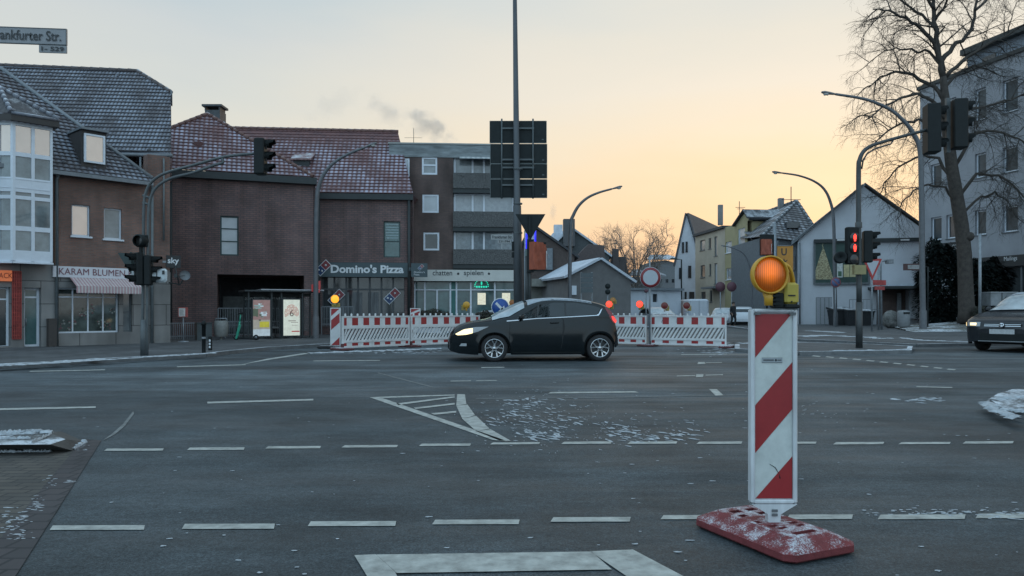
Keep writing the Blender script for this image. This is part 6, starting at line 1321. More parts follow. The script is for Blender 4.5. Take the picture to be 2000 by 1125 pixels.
t = thing('cable_cabinet', 'dark grey utility cabinet between railing and round bin', 'cabinet', P(400, 606, 28.2)); w = Wall(386, 28, 416, 28.3); k = MB(); k.wbox(w, w.u(385), w.u(414), .1, w.z(400, 632), -.4, 0); k.build('body', mat('cabinet_grey', (.055, .07, .075), .6), t); k = MB(); k.wbox(w, w.u(384), w.u(415), w.z(400, 632), w.z(400, 631) + .02, -.43, .03); k.wbox(w, w.u(399), w.u(400), .15, 1, .0, .008); k.build('lid', mat('cabinet_dark', (.04, .05, .055), .6), t)
t = thing('litter_bin', 'light grey round litter bin beside the green scooter', 'litter bin', at0(432, 28.6)); p = at0(432, 28.6) + Z * .1; k = MB(); k.lathe(p, Z, [(.2, .12), (.25, .2), (.27, .5), (.25, .72), (.2, .74)], 18); k.lathe(p, Z, [(.05, 0), (.05, .2)], 8); k.build('body', mat('bin_concrete', (.22, .22, .21), .8, var=.2), t); k = MB(); k.tube([p + Vector((-.24, 0, .7)), p + Vector((-.2, 0, .82)), p + Vector((.2, 0, .82)), p + Vector((.24, 0, .7))], .025, 6); k.build('handle', galv, t)
def bollard(label, px, d, z1=.85): t = thing('bollard', label, 'bollard', at0(px, d) + Z * .1); k = MB(); k.lathe(at0(px, d) + Z * .1, Z, [(.05, 0), (.05, z1 - .1), (.065, z1 - .1), (.065, z1 - .05), (.04, z1), (0, z1 + .01)], 12); k.build('post', black_plastic, t); k = MB(); k.lathe(at0(px, d) + Z * .1, Z, [(.052, z1 * .45), (.054, z1 * .48), (.052, z1 * .51)], 12); k.build('ring', galv, t)
bollard('black bollard on the kerb before the utility cabinet', 398, 19.7)
t = thing('hydrant_marker', 'small dark bollard with white figures near the kerb', 'bollard', at0(410, 21)); k = MB(); k.box(at0(410.5, 21) + Z * .3, (.1, .06, .4), 0, .01); k.build('post', black_plastic, t); k = MB()
for i in range(3): k.box(at0(410.5, 21) + Vector((0, -.032, .2 + i * .09)), (.05, .004, .06))
k.build('figures', white_paint, t)
# green hire scooter
t = thing('kick_scooter', 'green and black hire scooter parked between bin and shelter', 'scooter', at0(475, 28.4)); y = 28.4; k = MB(); sgm = mat('scooter_green', (.03, .3, .2), .4); a_ = at0(466, y); c_ = at0(500, y); zz = .1
k.tube([P(468, 628, y), P(466, 610 + 40, y)], .035, 8); k.tube([P(470, 614, y), P(468, 630, y)], .025, 8); k.obox(P(465, 648, y), Vector((.25, 0, 1)).normalized(), Vector((0, 1, 0)), Vector((1, 0, -.25)).normalized(), .3, .05, .05, .03); k.build('stem', sgm, t)
k = MB(); k.obox(P(485, 661, y), Vector((1, 0, -.05)).normalized(), Vector((0, 1, 0)), Z, .38, .08, .03, .02); k.build('deck', black_plastic, t); k = MB(); k.tube([P(471, 613, y) - Vector((.05, .2, 0)), P(471, 613, y), P(471, 613, y) + Vector((.0, .2, 0))], .018, 6); k.tube([P(466, 612, y), P(475, 611, y)], .014, 6); k.build('handlebar', black_plastic, t)
for px in (461, 500): k = MB(); q_ = at0(px, y) + Z * .2; k.lathe(q_, (0, 1, 0), [(.05, -.02), (.1, -.025), (.105, 0), (.1, .025), (.05, .02)], 16); wq_ = k.build('wheel', rubber, t); k = MB(); k.lathe(q_, (0, 1, 0), [(.0, -.03), (.05, -.022), (.05, .022), (0, .03)], 10); k.build('hub', galv, wq_)
# sky sign, satellite dish, wall lamps by the corner
w = Wall(318, 25.6, 352, 25.9); t = thing('hanging_shop_sign', 'black square sign reading sky on the brick corner', 'shop sign', w.at(318, 512)); k = MB(); k.wpx(w, 325, 499, 353, 523, -.1, 0); f = k.build('panel', sgb, t); k = MB(); k.wbox(w, w.u(318), w.u(326), w.z(320, 513), w.z(320, 509), -.07, -.03); k.build('bracket', galv, t)
text('sky', 'lettering', lw, f, w.at(327.5, 517.5, .004), w.t, Z, .26, w.u(349.5) - w.u(327.5), bold=.02)
t = thing('satellite_dish', 'dark satellite dish on a wall arm below the sky sign', 'satellite dish', w.at(330, 555)); c = P(361, 538, 25.8); k = MB(); k.lathe(c, (.55, -.8, .25), [(0, -.05), (.1, -.04), (.17, 0), (.18, .02)], 18); k.build('dish', mat('dish_grey', (.13, .14, .15), .5), t); k = MB(); k.tube([P(330, 552, 25.9), P(352, 556, 25.8), P(360, 540, 25.85)], .025, 6); k.tube([P(332, 530, 25.9), P(342, 520, 25.8), P(350, 556, 25.8)], .02, 6); k.tube([c, c + Vector((-.15, -.25, -.05))], .01, 5); k.box(c + Vector((-.2, -.25, -.02)), (.1, .06, .12)); k.build('arm', dark_metal, t)
# things on the right pavement
def bin_(label, px, d, z0, m, w_=.5, h_=1.0):
    t = thing('wheeled_bin', label, 'bin', at0(px, d) + Z * z0); p = at0(px, d) + Z * z0; k = MB(); k.grid([[p + Vector((w_ / 2 * s_ * a, w_ / 2 * s_ * b_, zz)) for a, b_ in ((-1, -1), (1, -1), (1, 1), (-1, 1))] for s_, zz in ((.8, .05), (1, h_ * .9))], close=True, smooth=False, capa=True, capb=True); k.build('body', m, t); k = MB(); k.obox(p + Z * (h_ * .95), Vector((1, 0, 0)), Vector((0, 1, .12)).normalized(), Z, w_ * .55, w_ * .56, h_ * .06, .03); k.build('lid', m, t)
bm_ = mat('bin_black', (.025, .028, .032), .6, frost=.15)
bin_('large dark waste container with domed lid beside the no parking post', 1640, 54, .1, bm_, 1.3, 1.3); bin_('dark bin left of the signal pole by the house', 1661, 53, .1, bm_, .7, 1.2); bin_('dark bin with snow on its lid behind the yield sign', 1690, 53, .1, mat('bin_snowy', (.03, .033, .036), .6, frost=.6), .9, 1.15)
t = thing('litter_bin', 'grey litter bin with a rounded hood by the dark brick recess', 'litter bin', at0(1765, 44) + Z * .1); p = at0(1765, 44) + Z * .1; k = MB(); k.lathe(p, Z, [(.3, .15), (.34, .2), (.36, 1.0), (.3, 1.12), (.0, 1.15)], 18); k.box(p + Z * .1, (.3, .3, .2)); k.build('body', mat('bin_grey', (.2, .21, .22), .6), t); k = MB(); k.box(p + Vector((0, -.33, .98)), (.35, .1, .1)); k.build('opening', black_plastic, t)
wf_ = Wall(1590, 55, 1720, 54); k_ = 0
for lab, x0, x1, y0 in (('tall grey mesh fence panel against the white gable wall', 1594, 1625, 581), ('grey tubular fence frame behind the signal pole', 1659, 1700, 585), ('short grey fence frame beside the yield sign post', 1702, 1722, 604)):
    railing(lab, wf_, x0, x1, y0, zb=.1, n=(26 if k_ == 0 else 6)); k_ += 1
k = MB(); rn = random.Random(2); rows = []
for i in range(9): rows.append([at0(1740, 47) + Vector((math.cos(a) * math.sin(math.pi * i / 8) * .55 * rn.uniform(.88, 1.1), math.sin(a) * math.sin(math.pi * i / 8) * .4, .65 - math.cos(math.pi * i / 8) * .6)) for a in [2 * math.pi * j / 14 for j in range(14)]])
k.grid(rows, close=True); tag(k.build('boulder', mat('boulder_stone', (.13, .13, .125), .9, var=.7, scale=4)), 'mottled round stone block beside the grey litter bin', 'boulder')
t = thing('height_barrier', 'pale post with a bent top rail right of the yield sign', 'post', at0(1722, 43) + Z * .1); k = MB(); k.tube([at0(1722, 43) + Z * .1, P(1720, 515, 43), P(1722, 510, 43), P(1735, 508, 43)], .06, 8); k.tube([at0(1716, 43) + Z * .1, P(1715, 515, 43)], .05, 8); k.box(P(1737, 511, 43), (.35, .3, .25), .3); k.build('pole', galv, t)
t = thing('arrow_sign', 'dark horizontal sign arm with pale print by the dark conifer', 'sign', at0(1800, 41)); w = Wall(1760, 41, 1800, 41); k = MB(); k.wpx(w, 1765, 515, 1800, 528, -.06, .0); f = k.build('panel', mat('arm_dark', (.07, .03, .03), .5), t); k = MB(); k.wpx(w, 1773, 517.5, 1797, 525.5, .0, .01); k.build('print', mat('arm_print', (.28, .28, .28), .6, var=.4, scale=6), f); k = MB(); k.tube([P(1800, 521, 41), P(1812, 521, 41), at0(1812, 41) + Z * .3], .04, 6); k.build('post', dark_metal, t)
t = thing('steel_post', 'thin grey post standing beside the tree trunk on the snowy bank', 'post', at0(1914, 38.6) + Z * .3); k = MB(); k.tube([at0(1914, 38.6) + Z * .3, P(1914, 458, 38.6)], .075, 8); k.lathe(P(1914, 458, 38.6), Z, [(.08, -.02), (.08, .03), (0, .05)], 8); k.build('pole', galv, t)
t = thing('planter_box', 'pair of pale stained concrete boxes above the low hedge', 'planter', at0(1960, 43.2) + Z * .8); w = Wall(1930, 43, 1990, 43); k = MB(); cm_ = mat('box_concrete', (.22, .23, .24), .85, var=.4, scale=1.4); k.wpx(w, 1935, 572, 1956, 597, -.8, 0); k.build('box', cm_, t); k = MB(); k.wpx(w, 1958, 572, 1987, 597, -.8, 0); k.build('box', cm_, t); k = MB(); k.wpx(w, 1934, 570, 1988, 572, -.85, .05); k.build('lid', mat('box_lid', (.3, .31, .32), .8, frost=.3), t)
# ================================================================== cars
def interp(tab, x):
    if x <= tab[0][0]: return tab[0][1]
    for (a, p), (b_, q_) in zip(tab, tab[1:]):
        if x <= b_:
            f_ = (x - a) / (b_ - a); return p + (q_ - p) * f_
    return tab[-1][1]
def smooth_tab(tab, n=120):                               # Catmull-Rom resample so the outline has no kinks
    xs = [p[0] for p in tab]; out_ = []
    for i in range(n + 1):
        x = xs[0] + (xs[-1] - xs[0]) * i / n; j = max(0, min(len(tab) - 2, sum(1 for v in xs[1:-1] if v <= x)))
        x0, y0 = tab[j]; x1, y1 = tab[j + 1]; h = x1 - x0; f_ = (x - x0) / h
        s_ = lambda a, b_: (tab[b_][1] - tab[a][1]) / (tab[b_][0] - tab[a][0])
        d = s_(j, j + 1); m0 = s_(j - 1, j + 1) if j > 0 else d; m1 = s_(j, j + 2) if j + 2 < len(tab) else d
        if d == 0: m0 = m1 = 0
        m0 = max(min(m0, 3 * abs(d)), -3 * abs(d)); m1 = max(min(m1, 3 * abs(d)), -3 * abs(d))
        out_.append((x, y0 * (1 + 2 * f_) * (1 - f_) ** 2 + h * m0 * f_ * (1 - f_) ** 2 + y1 * f_ * f_ * (3 - 2 * f_) + h * m1 * f_ * f_ * (f_ - 1)))
    return out_
HATCH = dict(L=3.95, top=[(0, .50), (.03, .60), (.10, .72), (.26, .83), (.55, .915), (.93, .985), (1.2, 1.13), (1.5, 1.28), (1.8, 1.395), (2.1, 1.45), (2.5, 1.465), (2.95, 1.44), (3.35, 1.375), (3.62, 1.29), (3.70, 1.22), (3.80, 1.03), (3.88, .84), (3.93, .62), (3.95, .5)],
    low=[(0, .30), (.06, .24), (.25, .19), (.6, .16), (3.2, .16), (3.7, .24), (3.95, .36)], wid=[(0, .42), (.02, .56), (.07, .68), (.18, .77), (.4, .835), (.8, .86), (3.0, .86), (3.5, .835), (3.75, .77), (3.88, .69), (3.95, .56)],
    ax=(1.05, 3.47), wr=.305, belt=[(.9, .93), (3.7, 1.06)], tum=.40)
class Body:
    def __init__(s, d): s.d = d; s.top = smooth_tab(d['top'], 160); s.wid = smooth_tab(d['wid'], 120)
    def zt(s, x): return interp(s.top, x)
    def w(s, x): return interp(s.wid, x)
    def zl(s, x):
        z = interp(s.d['low'], x)
        for a in s.d['ax']:
            r = s.d['wr'] + .055; dx = abs(x - a)
            if dx < r: z = max(z, s.d['wr'] + math.sqrt(r * r - dx * dx) * .97)
        return z
    def y(s, x, z):                                       # half width of the side at height z
        b_ = interp(s.d['belt'], x); w = s.w(x); y = w * (1 - .10 * max(0, (.5 - z) / .5) ** 2)
        k = (z - .66) / .3; y *= 1 - .035 * min(1, max(0, k)) ** 1.5
        for a in s.d['ax']:
            dd = math.hypot(x - a, z - s.d['wr']) - (s.d['wr'] + .055)
            if 0 <= dd < .12: y += .018 * (1 - dd / .12) ** 2
        if z > b_: y -= (z - b_) * s.d['tum'] * (1 + .3 * (z - b_))
        return max(y, .05)
    def corner(s, x):                                     # the roof edge drops far at the raked pillar, so the screen wraps round
        o = s.d.get('po', 0); return min(.11, max(.02, (s.zt(x) - s.zl(x)) * .3)) + interp([(.85 + o, 0), (1.1 + o, .12), (1.4 + o, .24), (1.8 + o, .17), (2.15 + o, .03), (2.4 + o, 0)], x)
    def section(s, x, n=16):
        zl, zt, r = s.zl(x), s.zt(x), s.corner(x); pts = []
        for i in range(n): z = zl + (zt - r - zl) * i / (n - 1); pts.append((s.y(x, z), z))
        y0 = pts[-1][0]; rr = min(r * 1.5, y0 * .6)
        for i in range(1, 7): a = math.pi / 2 * i / 6; pts.append((y0 - rr * (1 - math.cos(a)), zt - r + r * math.sin(a) * .9))
        yc, zc_ = pts[-1]
        for i in range(1, 5): f_ = i / 4; pts.append((yc * (1 - f_), zc_ + (zt - zc_) * (1 - (1 - f_) ** 2)))
        return pts
    def topz(s, x, y):
        p = s.section(x); q_ = p[15:]
        for (a, z0), (b_, z1) in zip(q_, q_[1:]):
            if b_ <= abs(y) <= a: return z0 + (z1 - z0) * (a - abs(y)) / max(1e-6, a - b_)
        return p[-1][1]
def car(name, label, cat, loc, rz, paint, spec=HATCH, sc=1.0, lit=True, detail=True, tint=None, group=None):
    bd = Body(spec); t = thing(name, label, cat, loc, rz, group); t.scale = (sc, sc, sc); L_ = spec['L']
    k = MB(); N = 150; xs = sorted(set([L_ * i / N for i in range(N + 1)] + [L_ * .004, L_ * .996] + [a + q_ * (spec['wr'] + .055) for a in spec['ax'] for q_ in (-.999, .999, -.97, .97)]))
    rows = []
    for x in xs:
        s_ = bd.section(x); rows.append([(x, -y, z) for y, z in s_] + [(x, y, z) for y, z in reversed(s_[:-1])])
    k.grid(rows, smooth=True)
    if spec is HATCH and detail:                          # the front quarter windows are real openings
        G2 = [(1.53, .99), (1.8, 1.115), (2.0, 1.205), (2.12, 1.262), (2.3, 1.30), (2.3, 1.045), (1.9, 1.025)]
        def inside(x, z):
            r_ = False
            for (a, p), (b_, q_) in zip(G2, G2[1:] + G2[:1]):
                if (p > z) != (q_ > z) and x < a + (b_ - a) * (z - p) / (q_ - p): r_ = not r_
            return r_
        keep = []
        for i_, f_ in enumerate(k.f):
            c_ = sum((k.v[v] for v in f_), Vector()) / len(f_)
            if not (abs(c_.y) > .4 and inside(c_.x, c_.z)): keep.append(i_)
        k.sm = {n_ for n_, i_ in enumerate(keep) if i_ in k.sm}; k.f = [k.f[i_] for i_ in keep]; k.m = [k.m[i_] for i_ in keep]; k.uv = {}
    k.face(rows[0][::-1]); k.face(rows[-1])
    body = k.build('body', paint, t, local=True)
    def side(poly, off, name, m, par, sides=(-1, 1), n=10, zonly=False):   # a side-view outline laid onto the flank
        k = MB()
        for s_ in sides:
            x0, x1 = min(p[0] for p in poly), max(p[0] for p in poly); cols = []
            m_ = max(4, int((x1 - x0) / .05))
            for i in range(m_ + 1):
                x = x0 + (x1 - x0) * (i + (1e-4 if i == 0 else -1e-4 if i == m_ else 0)) / m_; zs = []
                for j in range(len(poly)):
                    (a, b_), (c, d) = poly[j], poly[(j + 1) % len(poly)]
                    if (a - x) * (c - x) <= 0 and abs(a - c) > 1e-9: zs.append(b_ + (d - b_) * (x - a) / (c - a))
                if len(zs) < 2: continue
                lo, hi = min(zs), max(zs); cols.append([(x, s_ * (bd.y(x, lo + (hi - lo) * q_ / n) + off), lo + (hi - lo) * q_ / n) for q_ in range(n + 1)])
            if len(cols) > 1: k.grid(cols)
        return k.build(name, m, par, local=True)
    def top(x0, x1, f0, name, m, par, off=.004, n=14, inset=.0, ci=18):
        k = MB(); rows = []
        n = 30 if ci < 18 else n
        for i in range(n + 1):
            x = x0 + (x1 - x0) * i / n; ym = (bd.section(x)[ci][0] - inset); row = []
            for j in range(29): y = -ym + 2 * ym * j / 28; row.append((x, y, bd.topz(x, y) + off))
            rows.append(row)
        k.grid(rows); return k.build(name, m, par, local=True)
    gm = tint or mat('car_glass', (.012, .017, .02), .04, spec=.6, var=.3, scale=2)
    G_ = spec.get('glass', [(1.5, .965), (1.8, 1.105), (2.0, 1.215), (2.16, 1.29), (2.4, 1.345), (2.9, 1.345), (3.35, 1.27), (3.5, 1.22), (3.4, 1.08), (3.1, 1.055), (2.4, 1.03), (1.8, 1.005)])
    if spec is HATCH and detail:
        cg = mat('car_glass_clear', (.05, .07, .075), .04, spec=.6, alpha=.22); G3 = [(1.5, .965), (1.8, 1.105), (2.0, 1.215), (2.16, 1.29), (2.32, 1.32), (2.32, 1.03), (1.8, 1.005)]
        for s_ in (-1, 1): side(G3, .006, 'front_window', cg, t, sides=(s_,))
        G_ = [(2.32, 1.32), (2.4, 1.345)] + [p for p in G_ if p[0] > 2.4] + [(2.4, 1.03), (2.32, 1.028)]
        k = MB(); cl_ = mat('seat_cloth', (.02, .022, .026), .8)
        for y_ in (-.36, .36): k.obox((2.16, y_, .82), Vector((.25, 0, 1)).normalized(), Vector((0, 1, 0)), Vector((1, 0, -.25)).normalized(), .34, .23, .07, .06); k.obox((2.28, y_, 1.23), Vector((.25, 0, 1)).normalized(), Vector((0, 1, 0)), Vector((1, 0, -.25)).normalized(), .09, .13, .05, .04)
        k.build('seats', cl_, t, local=True); k = MB(); k.obox((1.42, 0, .80), Vector((1, 0, 0)), Vector((0, 1, 0)), Z, .16, .68, .14, .06); k.build('dashboard', cl_, t, local=True)
        k = MB(); k.tube([(1.66 + .05 * math.sin(q_), .36 + .18 * math.cos(q_), .93 + .17 * math.sin(q_)) for q_ in [2 * math.pi * i / 20 for i in range(21)]], .014, 6); k.build('steering_wheel', black_plastic, t, local=True)
    side(G_, .006, 'side_window', gm, t, sides=(1,)); gl_ = side(G_, .006, 'side_window', gm, t, sides=(-1,))
    top(*spec.get('ws', (1.0, 1.74)), 0, 'windscreen', mat('windscreen_sky_sheen', (.34, .39, .42), .12, spec=.9, var=.3, scale=3), t, inset=.05, ci=15, off=.022)  # pale windscreen colour stands in for the sky reflected in it
    top(*spec.get('rw', (3.66, 3.8)), 0, 'rear_window', gm, t, inset=.06)
    top(*spec.get('rf', (1.82, 3.3)), 0, 'roof_frost', mat('roof_frost_car', (.3, .34, .38), .5, var=.3, scale=6, spec=.4), t, inset=-.03) if detail else None
    if detail:
        side([(1.33, .935), (2.0, .99), (2.8, 1.03), (3.43, 1.065), (3.52, 1.22), (3.545, 1.22), (3.46, 1.05), (2.8, 1.01), (2.0, .97), (1.33, .915)], .010, 'chrome_trim', chrome, t)
        dk = mat('seam_dark', (.004, .004, .005), .6)
        side([(1.38, .3), (1.39, .3), (1.41, .92), (1.40, .92)], .0035, 'door_seam', dk, t); side([(2.56, .26), (2.57, .26), (2.66, .8), (2.62, 1.02), (2.61, 1.02), (2.65, .8)], .0035, 'door_seam', dk, t)
        side([(2.02, 1.04), (2.05, 1.04), (2.1, 1.36), (2.05, 1.36)], .009, 'window_pillar', mat('pillar_black', (.01, .011, .012), .35), gl_); side([(2.66, 1.05), (2.7, 1.05), (2.7, 1.36), (2.66, 1.36)], .009, 'window_pillar', mat('pillar_black', (.01, .011, .012), .35), gl_)
        side([(1.45, .2), (3.05, .2), (3.05, .225), (1.45, .225)], .012, 'sill_trim', black_plastic, t); side([(1.45, .70), (2.5, .775), (3.2, .83), (3.2, .837), (2.5, .785), (1.45, .71)], .004, 'swage_line', paint, t)
        side([(3.0, .84), (3.12, .84), (3.12, .94), (3.0, .94)], .003, 'fuel_flap', paint, t, sides=(-1,))
        k = MB()
        for s_ in (-1, 1):
            k.obox((2.42, s_ * (bd.y(2.42, .88) + .02), .885), Vector((1, 0, .04)), Vector((0, 1, 0)), Z, .1, .014, .016, .01)
        k.build('door_handle', paint, t, local=True)
        for s_ in (-1, 1):
            k = MB(); yb = bd.y(1.62, .97); k.obox((1.66, s_ * (yb + .09), 1.015), Vector((1, s_ * .25, 0)).normalized(), Vector((-s_ * .25, 1, 0)).normalized(), Z, .05, .1, .062, .04); k.obox((1.68, s_ * (yb + .01), .975), Vector((1, 0, 0)), Vector((0, 1, 0)), Z, .03, .05, .02, .01); k.build('wing_mirror', paint, t, local=True)
    # lamps
    hl = spec.get('hl', [(.16, .635), (.2, .60), (.42, .615), (.68, .69), (.92, .80), (.62, .79), (.36, .745)])
    for s_ in (-1, 1):
        h = side(hl, .007, 'headlight', mat('headlight_glass', (.3, .32, .34), .1, spec=.8), t, sides=(s_,))
        if lit:
            hx = [(max(p[0], .16), p[1]) for p in hl]; hx = [(.165, .63), (.22, .605), (.42, .62), (.56, .655), (.56, .765), (.36, .738)] if 'hl' not in spec else spec['hlb']
            side(hx, .012, 'bulb_glow', mat('headlight_lit', (.9, .75, .45), .3, emit=(1, .74, .36), estr=1.6, var=.25, scale=9), h, sides=(s_,))
        tl = spec.get('tl', [(3.60, 1.24), (3.68, 1.23), (3.9, .92), (3.88, .84), (3.76, .90)])
        tq = side(tl, .008, 'tail_light', mat('tail_red', (.2, .015, .02), .2, spec=.7), t, sides=(s_,))
        if lit: side([(3.75, 1.03), (3.80, 1.04), (3.89, .92), (3.87, .86), (3.79, .93)] if 'tl' not in spec else spec['tl'], .011, 'tail_glow', mat('tail_lit', (.5, .03, .03), .3, emit=(1, .06, .05), estr=1.3), tq, sides=(s_,))
    # front: grille, plate, fog lights (laid just ahead of the nose)
    def nose(y0, y1, z0, z1, off, name, m, par, n=8, end=0):
        k = MB(); rows = []
        def xs_(y, z):
            lo, hi = 0.0, .9
            for _ in range(24):
                md = (lo + hi) / 2
                if bd.y(md, z) > abs(y) and bd.zt(md) > z and bd.zl(md) < z: hi = md
                else: lo = md
            return hi
        for i in range(n + 1):
            z = z0 + (z1 - z0) * i / n; rows.append([(xs_(y0 + (y1 - y0) * j / 14, z) - off, y0 + (y1 - y0) * j / 14, z) for j in range(15)])
        k.grid(rows); return k.build(name, m, par, local=True)
    gr = nose(-.46, .46, .27, .44, .008, 'lower_grille', black_plastic, t); nose(-.4, .4, .60, .67, .008, 'upper_grille', black_plastic, t); nose(-.38, .38, .605, .62, .012, 'grille_bar', chrome, t); nose(-.38, .38, .645, .655, .012, 'grille_bar', chrome, t)
    nose(-.26, .26, .43, .54, .014, 'number_plate', mat('plate_white', (.45, .46, .47), .5, var=.2, scale=20), t); nose(-.5, .5, .245, .268, .016, 'bumper_lip', mat('lip_silver', (.4, .42, .44), .3), t)
    for s_ in (-1, 1): side([(.26, .36), (.42, .36), (.42, .42), (.30, .42)], .009, 'fog_light', mat('fog_glass', (.4, .42, .44), .15), t, sides=(s_,))
    k = MB(); k.lathe((-.005 if 'hl' not in spec else -.02, 0, .632), (-1, 0, .3), [(.0, .0), (.05, .0), (.055, .018), (.045, .024), (0, .025)], 16); em_ = k.build('emblem', chrome, t, local=True)
    if spec.get('mark'):
        for y0_, y1_ in ((.46, .77), (-.77, -.46)): q_ = nose(y0_, y1_, .60, .70, .012, 'headlight', mat('headlight_glass', (.3, .32, .34), .1, spec=.8), t); nose((y0_ + y1_) / 2 - .07, (y0_ + y1_) / 2 + .07, .622, .682, .02, 'bulb_glow', mat('headlight_lit', (.9, .75, .45), .3, emit=(1, .74, .36), estr=1.6, var=.25, scale=9), q_)
        k = MB(); cc = Vector((-.048, 0, .64)); 
        for pts in (((-.03, .03), (-.012, -.0), (0, .022), (.012, 0), (.03, .03)), ((-.038, .012), (-.018, -.036), (0, -.002), (.018, -.036), (.038, .012))): k.tube([cc + Vector((0, a, b_)) for a, b_ in pts], .005, 4)
        k.build('emblem_lines', black_plastic, em_, local=True)
    k = MB(); k.box((L_ / 2, 0, .24), (L_ - .9, 1.3, .12)); 
    for a in spec['ax']: k.box((a, 0, spec['wr'] + .15), (.72, 1.36, .5))
    k.build('underbody', rubber, t, local=True)
    # wheels
    wr = spec['wr']
    for a in spec['ax']:
        for s_ in (-1, 1):
            yc = s_ * (bd.w(a) - .105); ax_ = Vector((0, s_, 0)); c = Vector((a, yc, wr)); k = MB()
            k.lathe(c, ax_, [(wr * .62, -.09), (wr * .95, -.095), (wr, -.07), (wr, .06), (wr * .96, .085), (wr * .74, .092), (wr * .70, .085)], 36); wv = k.build('wheel', rubber, t, local=True)
            k = MB(); R0 = wr * .72; k.lathe(c, ax_, [(R0, .086), (R0 * .97, .095), (R0 * .9, .088), (R0 * .86, .05)], 36)
            for i in range(5):
                an = 2 * math.pi * i / 5 + .3; rd_ = Vector((math.cos(an), 0, math.sin(an))); tg = Vector((-math.sin(an), 0, math.cos(an)))
                k.prism([c + ax_ * .07 + rd_ * R0 * .12 + tg * R0 * .12, c + ax_ * .07 + rd_ * R0 * .12 - tg * R0 * .12, c + ax_ * .07 + rd_ * R0 * .5 - tg * R0 * .08, c + ax_ * .07 + rd_ * R0 * .5 + tg * R0 * .08], ax_ * .02)
                for q_ in (-1, 1): k.prism([c + ax_ * .072 + rd_ * R0 * .46 + tg * q_ * R0 * .0, c + ax_ * .072 + rd_ * R0 * .46 + tg * q_ * R0 * .12, c + ax_ * .08 + rd_ * R0 * .9 + tg * q_ * R0 * .36, c + ax_ * .08 + rd_ * R0 * .92 + tg * q_ * R0 * .2], ax_ * .016)
            k.lathe(c, ax_, [(R0 * .2, .07), (R0 * .18, .1), (0, .102)], 14); k.build('rim', mat('alloy', (.46, .48, .5), .18, metal=1, var=.1), wv, local=True)
            k = MB(); k.lathe(c, ax_, [(R0 * .9, .03), (0, .03)], 24); k.build('brake_disc', mat('brake_dark', (.03, .03, .032), .5), wv, local=True)
    return t
black_paint = mat('car_black', (.006, .009, .011), .1, spec=.4, coat=.0, var=.25, scale=3)
sc = .99 * (340 / F * 18.1) / 3.98
yaw = R(5)
fx = Vector(((872 - 1000) * 18.0 / F, 18.0 - .35, 0))
c_half = .86 * sc
car('hatchback', 'black three door hatchback with lit headlights crossing the junction', 'car', fx + Vector((0, c_half, 0)), R(4), black_paint, sc=sc)
GOLF = dict(HATCH); GOLF.update(po=.2, L=4.25, top=[(0, .56), (.02, .66), (.08, .74), (.25, .81), (.6, .88), (1.1, .96), (1.4, 1.1), (1.8, 1.3), (2.1, 1.4), (2.5, 1.45), (3.2, 1.44), (3.7, 1.38), (3.95, 1.28), (4.1, 1.0), (4.2, .8), (4.25, .56)], wid=[(0, .5), (.015, .64), (.06, .74), (.16, .82), (.36, .87), (.8, .89), (3.3, .89), (3.9, .84), (4.15, .75), (4.25, .6)],
    low=[(0, .26), (.06, .21), (.25, .18), (.6, .17), (3.4, .17), (4.0, .26), (4.25, .36)], ax=(.92, 3.52), wr=.315, ws=(1.15, 2.0), rf=(2.1, 3.6), rw=(3.96, 4.08), mark=True,
    hl=[(.10, .60), (.12, .70), (.4, .73), (.62, .76), (.58, .70), (.3, .60)], hlb=[(.11, .61), (.13, .69), (.34, .70), (.34, .63), (.2, .605)], tl=[(3.95, .9), (4.0, 1.0), (4.14, .98), (4.16, .86)], glass=[(1.7, .99), (2.0, 1.1), (2.2, 1.22), (2.4, 1.3), (2.6, 1.34), (3.2, 1.35), (3.7, 1.2), (3.6, 1.06)])
gx = at0(1957, 21.6)
car('hatchback', 'black hatchback arriving at the right edge with glaring headlights', 'car', gx, R(35), mat('car_anthracite', (.016, .019, .023), .2, spec=.45, coat=0, var=.2), GOLF, sc=1.27)
SUVS = dict(GOLF); SUVS.update(mark=False)
wp_ = mat('car_white', (.55, .58, .62), .35, coat=.5, var=.08)
car('estate_car', 'white car parked nose outward behind the walking person', 'car', at0(1409, 58), R(70), wp_, SUVS, lit=False, detail=False)
car('estate_car', 'white car with a dark rear window parked right of the walking person', 'car', at0(1446, 60), R(-106), wp_, SUVS, sc=1.05, lit=False, detail=False)
car('hatchback', 'silver grey car with snowy roof behind the left striped barriers', 'car', at0(862, 33), R(2), mat('car_silver', (.2, .21, .22), .35, coat=.5), SUVS, sc=.85, lit=False, detail=True)
car('estate_car', 'pale car with snowy windscreen behind the unlit red lamp', 'car', at0(1312, 48), R(100), mat('car_pale', (.3, .32, .35), .35, coat=.4), SUVS, lit=False, detail=False)
car('estate_car', 'small white car parked in the gap left of the white gable', 'car', at0(1300, 70), R(80), wp_, SUVS, lit=False, detail=False)
t = thing('van', 'white box van seen from behind the right barriers', 'van', at0(1365, 56)); w = Wall(1340, 55, 1390, 55); k = MB(); u0, u1, z0, z1 = w.rect(1346, 584, 1385, 630); k.obox(w.pt((u0 + u1) / 2, (z1 + .35) / 2, -2), w.t, w.n, Z, (u1 - u0) / 2, 2, (z1 - .35) / 2, .12); k.build('body', mat('van_white', (.45, .48, .53), .4, var=.06), t)
k = MB(); k.wbox(w, (u0 + u1) / 2 - .01, (u0 + u1) / 2 + .01, .45, z1 - .1, -.01, .01); k.wbox(w, u0 + .1, u1 - .1, .35, .5, 0, .05); k.build('rear_door_seam', grey_metal, t)
for s_ in (u0 + .25, u1 - .25): k = MB(); k.lathe(w.pt(s_, .33, -.6), w.t, [(.0, -.1), (.3, -.1), (.33, 0), (.3, .1), (0, .1)], 16); k.build('wheel', rubber, t)
